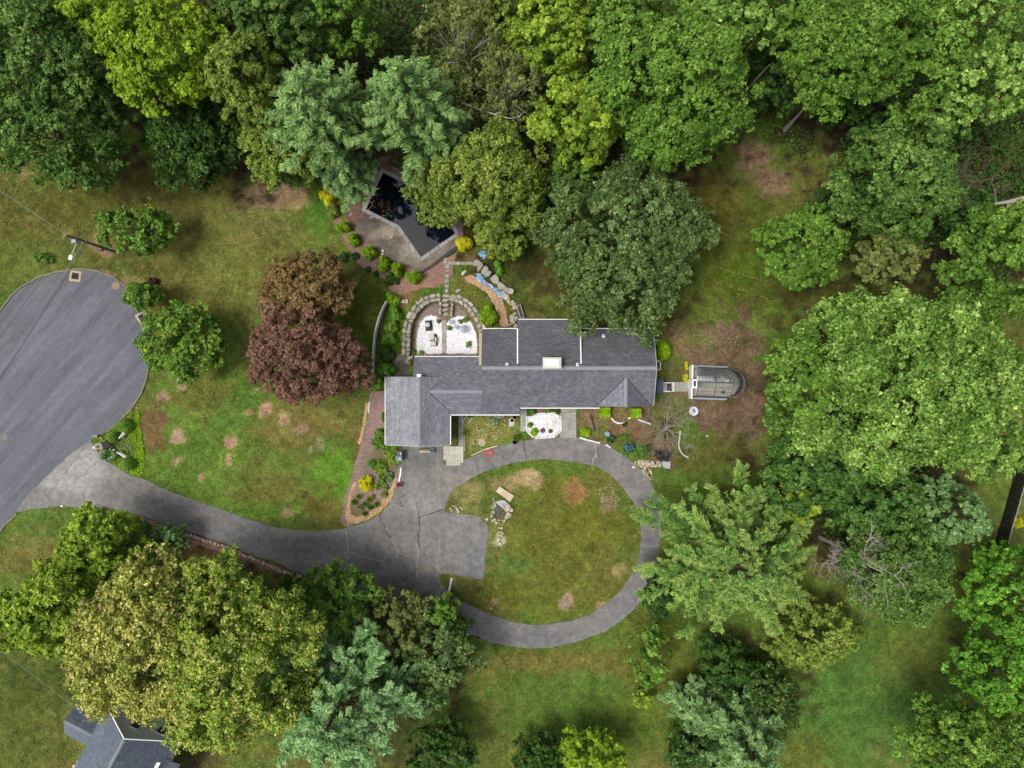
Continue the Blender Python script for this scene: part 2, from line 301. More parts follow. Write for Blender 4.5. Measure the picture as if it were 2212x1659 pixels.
# colour patches: x, y, rx, ry, colour as seen, edge hardness, strength
GREEN = (92, 112, 46); OLIVE = (106, 102, 52); DRY = (124, 112, 66); DIRT = (116, 94, 76); PINK = (166, 136, 114)
PATCH = [
 (150, 450, 330, 190, (98, 92, 46), 1.2, .8), (300, 420, 150, 60, (80, 80, 34), 1.5, .8), (60, 560, 130, 50, (98, 108, 50), 1.5, .7), (420, 470, 130, 80, (110, 106, 56), 1.3, .6),
 (550, 560, 160, 140, (114, 112, 56), 1.2, .8), (640, 470, 90, 60, (98, 108, 48), 1.5, .7), (690, 445, 40, 60, (82, 120, 42), 2.2, .9), (560, 470, 80, 60, (116, 110, 62), 1.4, .7),
 (430, 960, 170, 160, (98, 124, 50), 1.6, .9), (640, 1050, 170, 100, (102, 122, 50), 1.5, .8), (720, 1020, 60, 60, (98, 138, 44), 2.6, .9), (660, 910, 120, 60, (122, 110, 62), 1.6, .9),
 (330, 920, 30, 62, (116, 90, 62), 2.0, .95), (310, 860, 25, 35, (112, 112, 56), 1.6, .8), (600, 1060, 90, 50, (112, 104, 52), 1.5, .7), (560, 1105, 130, 26, (100, 128, 48), 1.8, .8), (690, 1100, 50, 30, (116, 102, 52), 1.8, .8),
 (780, 1000, 26, 80, (118, 100, 56), 1.6, .8), (800, 630, 55, 110, (82, 90, 36), 1.6, .85), (740, 870, 60, 40, (98, 100, 46), 1.5, .7), (510, 880, 70, 40, (92, 118, 48), 1.7, .8),  # dark green right of the copper tree paints in its cast shadow
 (430, 860, 60, 45, (110, 104, 52), 1.6, .7), (130, 1140, 110, 45, (90, 116, 48), 1.5, .8), (60, 1200, 90, 60, (112, 106, 56), 1.4, .8), (60, 1480, 150, 120, (76, 88, 38), 1.3, .85), (30, 1560, 100, 90, (92, 98, 44), 1.4, .7),
 (1180, 1150, 200, 190, (106, 106, 44), 1.4, .85), (1010, 1170, 70, 90, (126, 126, 74), 1.8, .9), (1180, 1010, 110, 20, (92, 116, 44), 1.8, .8), (1010, 1060, 50, 30, (136, 126, 80), 1.7, .85), (1110, 1220, 40, 30, (98, 120, 58), 1.8, .8),
 (1270, 1130, 60, 60, (102, 104, 38), 1.5, .7), (1080, 1300, 60, 22, (104, 102, 42), 1.5, .7), (1230, 1330, 90, 20, (98, 112, 44), 1.8, .7), (1200, 1290, 130, 50, (102, 104, 44), 1.4, .6), (1310, 1240, 40, 60, (108, 106, 50), 1.5, .6),
 (1237, 1060, 27, 24, (150, 112, 72), 4, .9), (1316, 1075, 27, 34, (140, 120, 84), 3, .85), (1140, 1034, 36, 22, (168, 142, 108), 3, .95), (1095, 1045, 46, 26, (146, 126, 88), 2.4, .8), (1225, 1300, 16, 22, PINK, 3, .9), (1340, 1232, 14, 18, (146, 124, 88), 3, .8), (1070, 1302, 16, 8, (150, 118, 92), 3, .8),
 (1300, 1310, 12, 9, PINK, 3, .6), (1080, 1165, 12, 14, (200, 186, 158), 3, .7),
 (1180, 1500, 260, 120, (88, 112, 46), 1.3, .8), (1240, 1430, 220, 26, (112, 100, 52), 1.6, .8), (1050, 1440, 80, 40, (106, 102, 48), 1.4, .7), (1440, 1470, 80, 80, (98, 102, 42), 1.4, .7), (1400, 1370, 60, 60, (96, 100, 40), 1.4, .7), (1360, 1560, 90, 60, (92, 102, 40), 1.4, .6),
 (1860, 1520, 220, 130, (80, 112, 50), 1.3, .85), (2050, 1300, 70, 170, (86, 104, 42), 1.4, .8), (1950, 1430, 60, 60, (98, 100, 46), 1.5, .6), (1730, 1620, 60, 40, (96, 100, 42), 1.5, .6), (2150, 1060, 60, 80, (96, 116, 46), 1.5, .8), (2130, 1550, 80, 26, (80, 104, 40), 1.5, .7),
 (1590, 560, 140, 170, (86, 92, 34), 1.3, .9), (1610, 590, 60, 50, (80, 104, 26), 1.6, .7), (1530, 430, 70, 80, (92, 84, 36), 1.5, .8), (1690, 280, 80, 60, (64, 90, 26), 1.7, .85), (1640, 640, 90, 50, (84, 90, 36), 1.5, .7), (1500, 650, 70, 50, (94, 104, 42), 1.5, .7),
 (1630, 345, 55, 40, (146, 114, 94), 2.6, .9), (1670, 390, 40, 36, (142, 112, 92), 2.2, .8), (1620, 320, 40, 26, (146, 114, 94), 2.4, .8),
 (1590, 805, 125, 120, (118, 94, 76), 1.9, 1), (1560, 730, 110, 34, (108, 90, 70), 2, .9), (1600, 895, 100, 85, (114, 92, 75), 1.8, .95), (1500, 880, 50, 30, (98, 102, 46), 1.8, .7), (1565, 790, 110, 100, (120, 96, 78), 3, .95), (1595, 885, 110, 95, (114, 92, 75), 3, .95), (1540, 740, 90, 40, (124, 102, 82), 2.4, .8), (1470, 740, 22, 50, (128, 104, 78), 2, .8), (1455, 800, 22, 40, (96, 104, 46), 1.8, .7), (1510, 735, 40, 20, (112, 118, 58), 1.8, .6), (1560, 960, 90, 30, (92, 90, 42), 1.5, .7), (1490, 990, 110, 30, (88, 88, 40), 1.5, .8),
 (1330, 920, 95, 45, (124, 98, 74), 2.2, .95), (1410, 940, 60, 60, (118, 94, 70), 2, .9), (1280, 900, 40, 30, (134, 108, 84), 2, .9), (1350, 980, 40, 22, (92, 116, 44), 1.8, .8), (1300, 930, 20, 25, (104, 112, 50), 1.8, .7), (1440, 900, 30, 50, (108, 104, 56), 1.8, .7), (1270, 930, 24, 14, (100, 120, 46), 1.8, .6),
 (1060, 925, 62, 42, (134, 130, 70), 2.4, .95), (1090, 900, 24, 14, (116, 104, 76), 2, .8), (1065, 885, 60, 10, (96, 100, 60), 1.8, .7), (980, 928, 12, 36, (96, 94, 40), 3, .9),
 (600, 410, 62, 40, (150, 122, 100), 2.2, .95), (575, 380, 40, 30, (146, 118, 96), 2.2, .9), (640, 430, 34, 26, (160, 132, 98), 2.2, .85), (45, 375, 18, 14, (150, 130, 92), 2, .8), (145, 500, 14, 18, DRY, 2, .8), (235, 540, 26, 14, (140, 110, 88), 2, .8), (205, 512, 16, 20, (140, 118, 80), 2, .6), (275, 605, 30, 16, (140, 120, 84), 2, .7), (230, 592, 36, 9, (150, 130, 96), 2, .7),
 (383, 943, 13, 12, PINK, 3, 1), (372, 950, 10, 7, PINK, 3, .9), (500, 953, 10, 11, (176, 140, 116), 3, 1), (377, 1000, 9, 10, PINK, 3, .9), (390, 993, 7, 6, PINK, 3, .9), (495, 996, 8, 13, (176, 140, 116), 3, .9), (433, 1030, 8, 9, (176, 140, 116), 3, 1), (390, 822, 12, 18, PINK, 3, .8), (352, 855, 14, 10, PINK, 3, .8), (537, 889, 11, 10, (164, 128, 88), 3, .9), (573, 883, 14, 14, (168, 130, 104), 3, 1), (616, 906, 10, 16, (160, 132, 104), 3, .85), (656, 923, 26, 13, (160, 130, 104), 2.6, .85), (672, 970, 5, 8, (170, 135, 105), 3, .9), (556, 842, 8, 6, PINK, 3, .8), (620, 1108, 18, 8, (160, 126, 104), 2.5, .7), (690, 960, 16, 20, (130, 128, 96), 2.2, .7),
 (870, 640, 26, 26, (150, 112, 88), 2, .8), (855, 700, 14, 60, (88, 114, 36), 2, .8), (930, 625, 34, 12, (84, 100, 36), 2, .8), (1020, 640, 40, 34, (98, 96, 42), 2, .85), (1015, 610, 20, 12, (132, 96, 66), 2, .8), (1100, 620, 60, 80, (70, 82, 30), 1.8, .8), (1010, 560, 36, 16, (140, 104, 80), 2, .8), (990, 577, 22, 6, (78, 112, 36), 2.5, .9),
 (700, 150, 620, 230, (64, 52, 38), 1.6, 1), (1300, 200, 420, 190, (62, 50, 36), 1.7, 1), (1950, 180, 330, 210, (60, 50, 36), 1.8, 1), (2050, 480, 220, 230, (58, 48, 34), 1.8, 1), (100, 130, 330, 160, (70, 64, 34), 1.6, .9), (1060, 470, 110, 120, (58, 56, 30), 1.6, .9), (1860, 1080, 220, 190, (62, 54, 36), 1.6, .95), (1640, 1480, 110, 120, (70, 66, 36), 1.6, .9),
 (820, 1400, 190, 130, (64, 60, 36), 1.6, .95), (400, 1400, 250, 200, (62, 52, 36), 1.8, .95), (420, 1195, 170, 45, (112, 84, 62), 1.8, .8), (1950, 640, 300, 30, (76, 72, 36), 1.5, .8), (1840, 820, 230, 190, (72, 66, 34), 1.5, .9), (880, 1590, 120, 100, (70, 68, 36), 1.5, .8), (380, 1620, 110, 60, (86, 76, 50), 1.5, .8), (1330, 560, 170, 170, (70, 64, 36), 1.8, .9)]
GX, GY = None, None
def ground_color(x, y):
    n1 = fbm(x, y, 9, 3); n2 = fbm(x, y, 2.2, 9); n3 = fbm(x, y, .8, 21, 3)
    a = np.array(lin(GREEN)); b = np.array(lin(OLIVE))
    t = np.clip((n1 - .5) * 2.5 + (n2 - .5) * 1.6 + .5, 0, 1)[:, None]
    c = a * (1 - t) + b * t
    wx = (fbm(x, y, 3.0, 31) - .5); wy = (fbm(x, y, .9, 57, 3) - .5)
    dx = x / S + CX; dy = -y / S + CY
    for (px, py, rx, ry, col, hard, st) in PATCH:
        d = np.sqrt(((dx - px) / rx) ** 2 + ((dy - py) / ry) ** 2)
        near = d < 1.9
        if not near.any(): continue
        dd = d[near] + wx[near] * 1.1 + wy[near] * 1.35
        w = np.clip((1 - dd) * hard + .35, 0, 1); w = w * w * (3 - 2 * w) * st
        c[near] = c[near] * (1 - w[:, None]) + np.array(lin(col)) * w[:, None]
    # mowing stripes and straggly dry threads
    s = np.sin((x * .82 + y * .57) * 2 * math.pi / 1.15 + n1 * 3) * .055
    c = c * np.array([.90, .97, .96]) * (1 + s[:, None] + (n3[:, None] - .5) * .70 + (n2[:, None] - .5) * .36)
    # tiny dry flecks
    fl = vnoise(x, y, .3, 77); k = np.clip((fl - .8) * 5, 0, 1)[:, None] * .3
    return c * (1 - k) + np.array(lin((150, 132, 86))) * k

# ---------------------------------------------------------------- ground, road, driveway
def axis(lo, hi, st, far):
    a = list(np.arange(lo, hi + 1e-6, st)); d = st
    r = [a[-1]]; 
    while r[-1] < far: d *= 1.45; r.append(r[-1] + d)
    d = st; l = [a[0]]
    while l[-1] > -far: d *= 1.45; l.append(l[-1] - d)
    return np.array(l[1:][::-1] + a + r[1:])
xs = axis(-57, 57, .27, 900); ys = axis(-43.5, 43.5, .27, 900)
gx, gy = np.meshgrid(xs, ys); fx_, fy_ = gx.ravel(), gy.ravel()
gz = -.01 - fbm(fx_, fy_, 5, 91) * .05
gz[inside(fx_, fy_, POOLW)] = -2.2
gz[inside(fx_, fy_, SEMIW)] = PATIO_Z
nx, ny = len(xs), len(ys)
q = np.arange(nx * ny).reshape(ny, nx)
F = np.stack([q[:-1, :-1].ravel(), q[:-1, 1:].ravel(), q[1:, 1:].ravel(), q[1:, :-1].ravel()], 1)
me = bpy.data.meshes.new('ground')
me.vertices.add(nx * ny); me.vertices.foreach_set('co', np.stack([fx_, fy_, gz], 1).astype(np.float32).ravel())
me.loops.add(F.size); me.loops.foreach_set('vertex_index', F.ravel().astype(np.int32))
me.polygons.add(len(F)); me.polygons.foreach_set('loop_start', np.arange(0, F.size, 4, dtype=np.int32))
me.update(calc_edges=True)
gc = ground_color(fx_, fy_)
gc[inside(fx_, fy_, SEMIW)] = np.array(lin((128, 112, 98)))
ca = me.color_attributes.new('Col', 'FLOAT_COLOR', 'POINT'); ca.data.foreach_set('color', np.concatenate([gc, np.ones((len(gc), 1))], 1).astype(np.float32).ravel())
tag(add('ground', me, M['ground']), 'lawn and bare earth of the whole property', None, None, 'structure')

def sheet(name, polyd, z, colf, m, step=.45, jit=.05, hole=None, smooth=0, kind='structure', parent=None, label=None, pz=0.0, worldpoly=None, thick=0.0):
    """flat irregular sheet with colours at its vertices"""
    w = worldpoly or D2(smooth_poly(polyd, smooth) if smooth else polyd, pz)
    rnd = random.Random(name + str(len(w)))
    def ring(w):
        r = resample(w, step)
        return [(p[0] + rnd.uniform(-jit, jit), p[1] + rnd.uniform(-jit, jit)) for p in r]
    rings = [ring(w)]
    if hole: rings.append(ring(D2(hole, pz)))
    pts = []; edges = []
    for r in rings:
        b = len(pts); pts += r; edges += [(b + i, b + (i + 1) % len(r)) for i in range(len(r))]
    xa = np.array([p[0] for p in rings[0]]); ya = np.array([p[1] for p in rings[0]])
    X, Y = np.meshgrid(np.arange(xa.min(), xa.max(), step), np.arange(ya.min(), ya.max(), step)); X = X.ravel(); Y = Y.ravel()
    X = X + (np.arange(len(X)) % 7 - 3) * step * .03
    k = inside(X, Y, rings[0])
    for h in rings[1:]: k &= ~inside(X, Y, h)
    pts += list(zip(X[k], Y[k]))
    v, e, f, *_ = delaunay_2d_cdt([Vector(p) for p in pts], edges, [], 0, 1e-5)
    va = np.array([(p.x, p.y) for p in v]); cen = np.array([va[list(t)].mean(0) for t in f])
    kk = inside(cen[:, 0], cen[:, 1], rings[0])
    for h in rings[1:]: kk &= ~inside(cen[:, 0], cen[:, 1], h)
    f = [list(t) for t, s in zip(f, kk) if s]
    me = bpy.data.meshes.new(name); me.from_pydata([(p[0], p[1], z) for p in va], [], f)
    if me.polygons and sum(p.normal.z for p in me.polygons) < 0: me.flip_normals()
    c = colf(va[:, 0], va[:, 1]); ca = me.color_attributes.new('Col', 'FLOAT_COLOR', 'POINT')
    ca.data.foreach_set('color', np.concatenate([c, np.ones((len(c), 1))], 1).astype(np.float32).ravel())
    o = add(name, me, m, parent); tag(o, label, None, None, kind); return o
def blobs(base, lst, var=.2, sc=3.0, seed=5):
    def f(x, y):
        n = fbm(x, y, sc, seed); c = np.array(lin(base))[None, :] * (1 + (n[:, None] - .5) * 2 * var)
        wx = fbm(x, y, 2.4, seed + 40) - .5; dx = x / S + CX; dy = -y / S + CY
        for (px, py, rx, ry, col, hard, st) in lst:
            d = np.sqrt(((dx - px) / rx) ** 2 + ((dy - py) / ry) ** 2) + wx * .8
            w = np.clip((1 - d) * hard + .3, 0, 1); w = (w * w * (3 - 2 * w) * st)[:, None]
            c = c * (1 - w) + np.array(lin(col)) * w
        return c
    return f
ROADC = (104, 106, 113); DRVC = (122, 120, 118)
sheet('road', ROAD, .014, blobs(ROADC, [(310, 740, 40, 120, (94, 96, 105), 1.2, .6), (160, 800, 120, 160, (108, 111, 121), 1.0, .7), (60, 1000, 80, 90, (96, 99, 109), 1.2, .6), (120, 600, 120, 16, (96, 96, 100), 1.5, .7)], .06), M['asphalt'], .6, .02, label='dark asphalt cul-de-sac road')
sheet('driveway', DRIVE_OUT, .014, blobs(DRVC, [
    (170, 1030, 90, 60, (154, 153, 150), 1.4, .9), (110, 1080, 60, 22, (125, 123, 122), 1.4, .7), (240, 1060, 60, 30, (112, 111, 110), 1.3, .7), (400, 1110, 120, 30, (112, 110, 109), 1.4, .7), (520, 1160, 80, 22, (124, 123, 120), 1.3, .7),
    (640, 1190, 120, 22, (128, 126, 122), 1.3, .6), (700, 1175, 130, 26, (103, 102, 101), 1.4, .8), (800, 1190, 60, 60, (110, 108, 107), 1.3, .7), (910, 1080, 44, 60, (134, 133, 130), 1.4, .8), (900, 990, 50, 30, (109, 108, 105), 1.5, .7), (1000, 1150, 50, 60, (129, 128, 125), 1.5, .7), (1030, 1210, 34, 44, (114, 116, 119), 1.6, .8),
    (880, 1290, 80, 60, (91, 89, 88), 1.4, .85), (960, 1030, 30, 30, (129, 127, 121), 1.4, .7), (1090, 985, 50, 20, (115, 114, 114), 1.4, .7), (1190, 970, 80, 18, (123, 119, 116), 1.4, .7), (1280, 985, 50, 20, (106, 105, 105), 1.4, .7), (1330, 1000, 40, 20, (116, 114, 113), 1.3, .7), (1400, 1090, 24, 60, (124, 121, 119), 1.3, .7), (1405, 1190, 24, 60, (102, 101, 103), 1.4, .8), (1350, 1310, 60, 40, (117, 117, 117), 1.4, .7), (1140, 1375, 110, 20, (107, 106, 108), 1.4, .8), (970, 1330, 60, 26, (110, 108, 107), 1.4, .7), (1010, 1030, 60, 9, (141, 134, 121), 1.4, .8), (1240, 1370, 50, 16, (115, 114, 114), 1.2, .6)], .1), M['drive'], .5, .05, hole=ISLAND, label='grey asphalt driveway with loop')
R0 = random.Random(11)
# kerb round the cul-de-sac
def ribbon(name, pts, w, z0, z1, m, parent=None, jit=0.0, step=.6, **t):
    """solid strip of width w that follows a line"""
    r = random.Random(name + str(pts[0])); p = resample(D2(pts), step, False); mb = MB(); n = len(p)
    L = []
    for i in range(n):
        a = Vector(p[max(0, i - 1)]); b = Vector(p[min(n - 1, i + 1)]); d = (b - a).normalized(); nrm = Vector((-d.y, d.x))
        ww = w / 2 * (1 + r.uniform(-jit, jit)); c = Vector(p[i]) + nrm * r.uniform(-jit, jit) * w * .5
        L.append((c + nrm * ww, c - nrm * ww))
    for (l, q) in L: mb.v += [(l.x, l.y, z0), (l.x, l.y, z1), (q.x, q.y, z1), (q.x, q.y, z0)]
    for i in range(n - 1):
        a, b = i * 4, i * 4 + 4
        for k in range(3): mb.f.append([a + k, b + k, b + k + 1, a + k + 1])
    mb.f.append([0, 1, 2, 3]); e = (n - 1) * 4; mb.f.append([e + 3, e + 2, e + 1, e])
    mb.f = [f[::-1] for f in mb.f]
    return mb.build(name, m, parent, **t)
M['kerb'] = mat('kerb', lin((130, 124, 108)), rough=.95, n1=(2, .25), n2=(9, .2), spec=.15)
kerb1 = ribbon('kerb', [(-15, 698), (5, 666), (25, 638), (45, 621), (80, 601), (120, 588), (160, 582), (190, 582), (213, 586), (246, 599), (274, 620), (300, 653), (317, 694), (326, 740), (324, 780), (316, 820), (305, 851), (282, 886), (257, 911), (236, 929), (212, 945)], .17, 0, .11, M['kerb'], jit=.25, kind='structure', label='low worn kerb around the cul-de-sac')
ribbon('kerb', [(37, 1110), (12, 1133), (-30, 1180)], .2, 0, .10, M['kerb'], jit=.25, kind='structure', label='low kerb along the lower road edge')
# seams and cracks in the paving: thin strips of weeds, sand or tar
M['crack'] = mat('crack', lin((64, 62, 60)), rough=.95, n2=(9, .3)); M['weedcrack'] = mat('weedcrack', lin((120, 122, 82)), rough=.95, n2=(8, .35)); M['sandcrack'] = mat('sandcrack', lin((150, 146, 136)), rough=.95, n2=(8, .25)); M['scuff'] = mat('scuff', lin((112, 113, 116)), rough=.95, n2=(5, .2))
drive = bpy.data.objects['driveway']; road = bpy.data.objects['road']
def crack(pts, w, m, par=drive, z=.019):
    p = resample(D2(pts), .35, False); r = random.Random(str(pts)); mb = MB(); n = len(p)
    for i in range(n):
        a = Vector(p[max(0, i - 1)]); b = Vector(p[min(n - 1, i + 1)]); d = (b - a).normalized(); nn = Vector((-d.y, d.x))
        c = Vector(p[i]) + nn * r.uniform(-1, 1) * w * .9; ww = w * r.uniform(.25, .8)
        mb.v += [(c.x - nn.x * ww, c.y - nn.y * ww, z), (c.x + nn.x * ww, c.y + nn.y * ww, z)]
    mb.f = [[2 * i, 2 * i + 2, 2 * i + 3, 2 * i + 1][::-1] for i in range(n - 1)]
    return mb.build('crack' if m in ('crack', 'weedcrack', 'sandcrack') else 'scuff_mark', M[m], par)
for pts, w, m in [([(904, 1108), (906, 1140), (903, 1165), (905, 1185)], .10, 'crack'), ([(903, 1165), (902, 1200), (900, 1245)], .10, 'sandcrack'), ([(898, 1245), (875, 1260), (855, 1264)], .07, 'weedcrack'), ([(904, 1118), (930, 1110), (958, 1100)], .07, 'crack'), ([(820, 1114), (835, 1150), (845, 1162)], .09, 'crack'), ([(845, 1162), (860, 1190), (855, 1205)], .08, 'sandcrack'), ([(862, 1196), (890, 1203)], .07, 'sandcrack'), ([(748, 1145), (752, 1190)], .09, 'sandcrack'), ([(752, 1190), (800, 1208), (830, 1212)], .06, 'sandcrack'), ([(950, 1165), (951, 1195)], .05, 'sandcrack'),
    ([(900, 1085), (905, 1108)], .07, 'crack'), ([(640, 1145), (641, 1160)], .12, 'weedcrack'), ([(1186, 1350), (1187, 1399)], .10, 'weedcrack'), ([(1257, 1335), (1266, 1358), (1272, 1376)], .13, 'weedcrack'), ([(1372, 1232), (1390, 1248), (1408, 1255)], .08, 'weedcrack'), ([(1381, 1178), (1422, 1180)], .05, 'sandcrack'), ([(1287, 957), (1285, 985), (1278, 1004)], .16, 'sandcrack'), ([(1357, 1066), (1375, 1050), (1392, 1040)], .08, 'weedcrack'), ([(1131, 952), (1133, 968), (1137, 990)], .07, 'crack'),
    ([(282, 1032), (272, 1060), (262, 1095)], .09, 'weedcrack'), ([(180, 1060), (183, 1095)], .08, 'weedcrack'), ([(308, 1036), (312, 1058), (300, 1070)], .06, 'sandcrack'), ([(915, 1195), (945, 1240)], .04, 'crack'), ([(870, 1095), (862, 1075), (880, 1068)], .05, 'crack'), ([(830, 1100), (850, 1090), (870, 1098), (890, 1102)], .07, 'sandcrack'), ([(946, 1239), (925, 1230), (903, 1225)], .07, 'weedcrack'), ([(1080, 968), (1090, 995)], .03, 'crack')]: crack(pts, w, m)
for k, pts in enumerate([[(280, 930), (225, 985), (150, 1050), (60, 1140)], [(250, 880), (180, 970), (95, 1080)], [(200, 740), (110, 880), (30, 1010)], [(262, 700), (280, 760), (262, 830)], [(150, 700), (60, 840)], [(170, 612), (130, 680)], [(235, 640), (180, 730)], [(60, 760), (30, 860)]]):
    crack(pts, .05 + .02 * (k % 3), 'scuff', road)
crack([(197, 951), (153, 981), (103, 1028), (55, 1076), (37, 1106)], .05, 'sandcrack', road, .021)

# ---------------------------------------------------------------- planting beds (sheets just above the lawn)
MUL = (150, 126, 120)
sheet('mulch_bed', [(800, 846), (833, 846), (833, 964), (868, 967), (870, 1000), (860, 1018), (852, 1045), (846, 1075), (820, 1104), (790, 1121), (748, 1139), (737, 1128), (743, 1080), (757, 1040), (767, 1005), (776, 970), (783, 945), (787, 900), (795, 870)], .006, blobs(MUL, [(840, 990, 40, 30, (104, 104, 60), 1.4, .8), (765, 1100, 26, 26, (112, 104, 70), 1.4, .8), (790, 1000, 12, 40, (112, 108, 76), 1.4, .5)], .16, 1.5), M['mulch'], .4, .08, label='pinkish brown wood mulch bed beside the garage')
sheet('mulch_bed', [(715, 478), (735, 470), (770, 505), (812, 540), (850, 570), (895, 580), (960, 560), (985, 545), (978, 590), (960, 620), (915, 622), (880, 632), (850, 645), (843, 625), (835, 605), (800, 585), (775, 572), (760, 550), (745, 520), (730, 500)], .006, blobs((150, 120, 108), [(790, 560, 40, 30, (140, 122, 118), 1.5, .6), (900, 618, 50, 20, (168, 132, 110), 1.5, .8), (945, 600, 30, 20, (148, 118, 104), 1.5, .6)], .16, 1.5), M['mulch'], .4, .1, label='pinkish mulch bed below the row of clipped conifers')
sheet('straw_edge', [(795, 872), (792, 905), (783, 948), (776, 962), (772, 955), (778, 940), (786, 900), (790, 870)], .01, blobs((186, 156, 112), [], .15, 1.2), M['mulch'], .3, .05, label='strip of tan straw along the mulch bed')
sheet('straw_edge', [(765, 1040), (757, 1058), (750, 1085), (745, 1112), (752, 1128), (770, 1132), (795, 1122), (822, 1105), (845, 1080), (854, 1052), (860, 1030), (855, 1024), (846, 1050), (832, 1072), (815, 1095), (790, 1110), (770, 1118), (758, 1112), (757, 1085), (763, 1060), (772, 1040)], .01, blobs((190, 160, 118), [], .14, 1.2), M['mulch'], .3, .05, label='curved strip of tan straw at the tip of the bed')
sheet('straw_path', [(1002, 600), (1018, 594), (1042, 603), (1064, 617), (1080, 640), (1092, 666), (1098, 705), (1082, 706), (1076, 680), (1066, 655), (1052, 634), (1030, 618), (1008, 610)], .012, blobs((184, 152, 122), [(1080, 690, 12, 30, (166, 132, 108), 1.5, .7)], .12, 1.2), M['mulch'], .35, .06, label='curved tan straw path behind the house')
sheet('gravel_strip', [(300, 1112), (333, 1126), (366, 1138), (400, 1148), (450, 1165), (500, 1181), (553, 1206), (650, 1242), (648, 1254), (600, 1238), (545, 1216), (495, 1196), (440, 1182), (395, 1165), (340, 1140), (302, 1122)], .006, blobs((142, 112, 98), [], .2, 1.5), M['mulch'], .4, .08, label='strip of reddish gravel along the lower driveway edge')
sheet('pond', [(1072, 1088), (1090, 1084), (1100, 1092), (1096, 1112), (1085, 1122), (1071, 1120), (1067, 1106)], .012, blobs((96, 94, 82), [], .2, 1), M['mulch'], .35, .05, label='dried up garden pond bed of dark silt on the island')

# ---------------------------------------------------------------- swimming pool
def offset_poly(w, d):
    n = len(w); o = []
    a = sum(w[i][0] * w[(i + 1) % n][1] - w[(i + 1) % n][0] * w[i][1] for i in range(n)); sg = 1 if a > 0 else -1
    for i in range(n):
        p0, p1, p2 = Vector(w[i - 1]), Vector(w[i]), Vector(w[(i + 1) % n])
        d1 = (p1 - p0).normalized(); d2 = (p2 - p1).normalized(); n1 = Vector((d1.y, -d1.x)) * sg; n2 = Vector((d2.y, -d2.x)) * sg
        b = (n1 + n2).normalized(); o.append(tuple(p1 + b * (d / max(.4, b.dot(n1)))))
    return o
DECK = [(847, 335), (838, 352), (900, 385), (970, 410), (1000, 470), (1000, 520), (930, 572), (907, 586), (880, 578), (850, 566), (822, 545), (800, 528), (780, 512), (760, 490), (747, 470), (742, 448), (765, 430), (766, 405), (778, 378), (800, 352), (822, 340)]
sheet('pool_deck', DECK, .05, blobs((116, 105, 95), [(800, 480, 50, 30, (88, 81, 76), 1.4, .8), (850, 530, 50, 26, (102, 96, 90), 1.4, .8), (890, 545, 30, 30, (150, 142, 126), 1.4, .7), (840, 500, 40, 16, (150, 142, 126), 1.4, .6), (800, 400, 26, 36, (138, 124, 112), 1.4, .7), (765, 470, 26, 26, (104, 76, 64), 1.4, .8), (830, 350, 26, 20, (118, 88, 74), 1.4, .8), (780, 440, 12, 40, (112, 84, 70), 1.6, .6), (960, 545, 50, 20, (126, 118, 106), 1.4, .6)], .16, 1.6), M['concrete'], .4, .02, hole=[(CX + p[0] / S, CY - p[1] / S) for p in offset_poly(POOLW, .30)], label='weathered concrete deck around the swimming pool')
pool = thing('swimming_pool', 'dark murky swimming pool with pale concrete coping', 'swimming pool', P(880, 470))
pw = POOLW; mb = MB(); n = len(pw)
po = offset_poly(pw, .02)
for i in range(n):
    j = (i + 1) % n; mb.poly([(*pw[i], -2.1), (*pw[j], -2.1), (*pw[j], .03), (*pw[i], .03)])
mb.poly([(*p, -2.1) for p in pw])
M['poolwall'] = mat('poolwall', lin((70, 92, 120)), rough=.6, n1=(2, .2))
mb.build('basin', M['poolwall'], pool)
mb = MB(); mb.poly([(*p, -.22) for p in offset_poly(pw, -.01)][::-1] if sum(pw[i][0] * pw[(i + 1) % n][1] - pw[(i + 1) % n][0] * pw[i][1] for i in range(n)) < 0 else [(*p, -.22) for p in offset_poly(pw, -.01)])
mb.build('water', M['water'], pool)
pin = offset_poly(pw, -.06); pout = offset_poly(pw, .32)
for i in range(n):
    j = (i + 1) % n; L = (Vector(pw[j]) - Vector(pw[i])).length; k = max(1, int(L / .95))
    for t in range(k):
        f0, f1 = t / k + .006, (t + 1) / k - .006
        A, B = Vector(pin[i]).lerp(Vector(pin[j]), f0), Vector(pin[i]).lerp(Vector(pin[j]), f1)
        C_, D_ = Vector(pout[i]).lerp(Vector(pout[j]), f1), Vector(pout[i]).lerp(Vector(pout[j]), f0)
        MB().prism([A, B, C_, D_], -.04, .10 + R0.uniform(-.008, .008)).build('coping_stone', M['coping'], pool)
# leaf litter floating in the pool
lv = []
for (x, y, s, k) in [(822, 440, .5, 26), (838, 455, .9, 40), (815, 410, .7, 24), (805, 432, .6, 20), (905, 532, .5, 14), (850, 500, .6, 10), (828, 462, .3, 8)]:
    c = P(x, y)
    for _ in range(k): lv.append((c[0] + R0.gauss(0, s * .35), c[1] + R0.gauss(0, s * .6)))
V = []; C = []
for (x, y) in lv:
    a = R0.uniform(0, 6.3); l = R0.uniform(.05, .13); w_ = l * .5; ca_, sa_ = math.cos(a), math.sin(a)
    for (u, v_) in ((-l, 0), (0, -w_), (l, 0), (0, w_)): V.append((x + u * ca_ - v_ * sa_, y + u * sa_ + v_ * ca_, -.212)); C.append(lin(R0.choice([(150, 110, 62), (120, 90, 52), (168, 140, 84)]), .5))
tag(add('floating_leaves', from_arrays('floating_leaves', np.array(V), 4, np.array(C)), M['leaf']), 'brown fallen leaves drifting on the pool water', None, None, 'stuff')
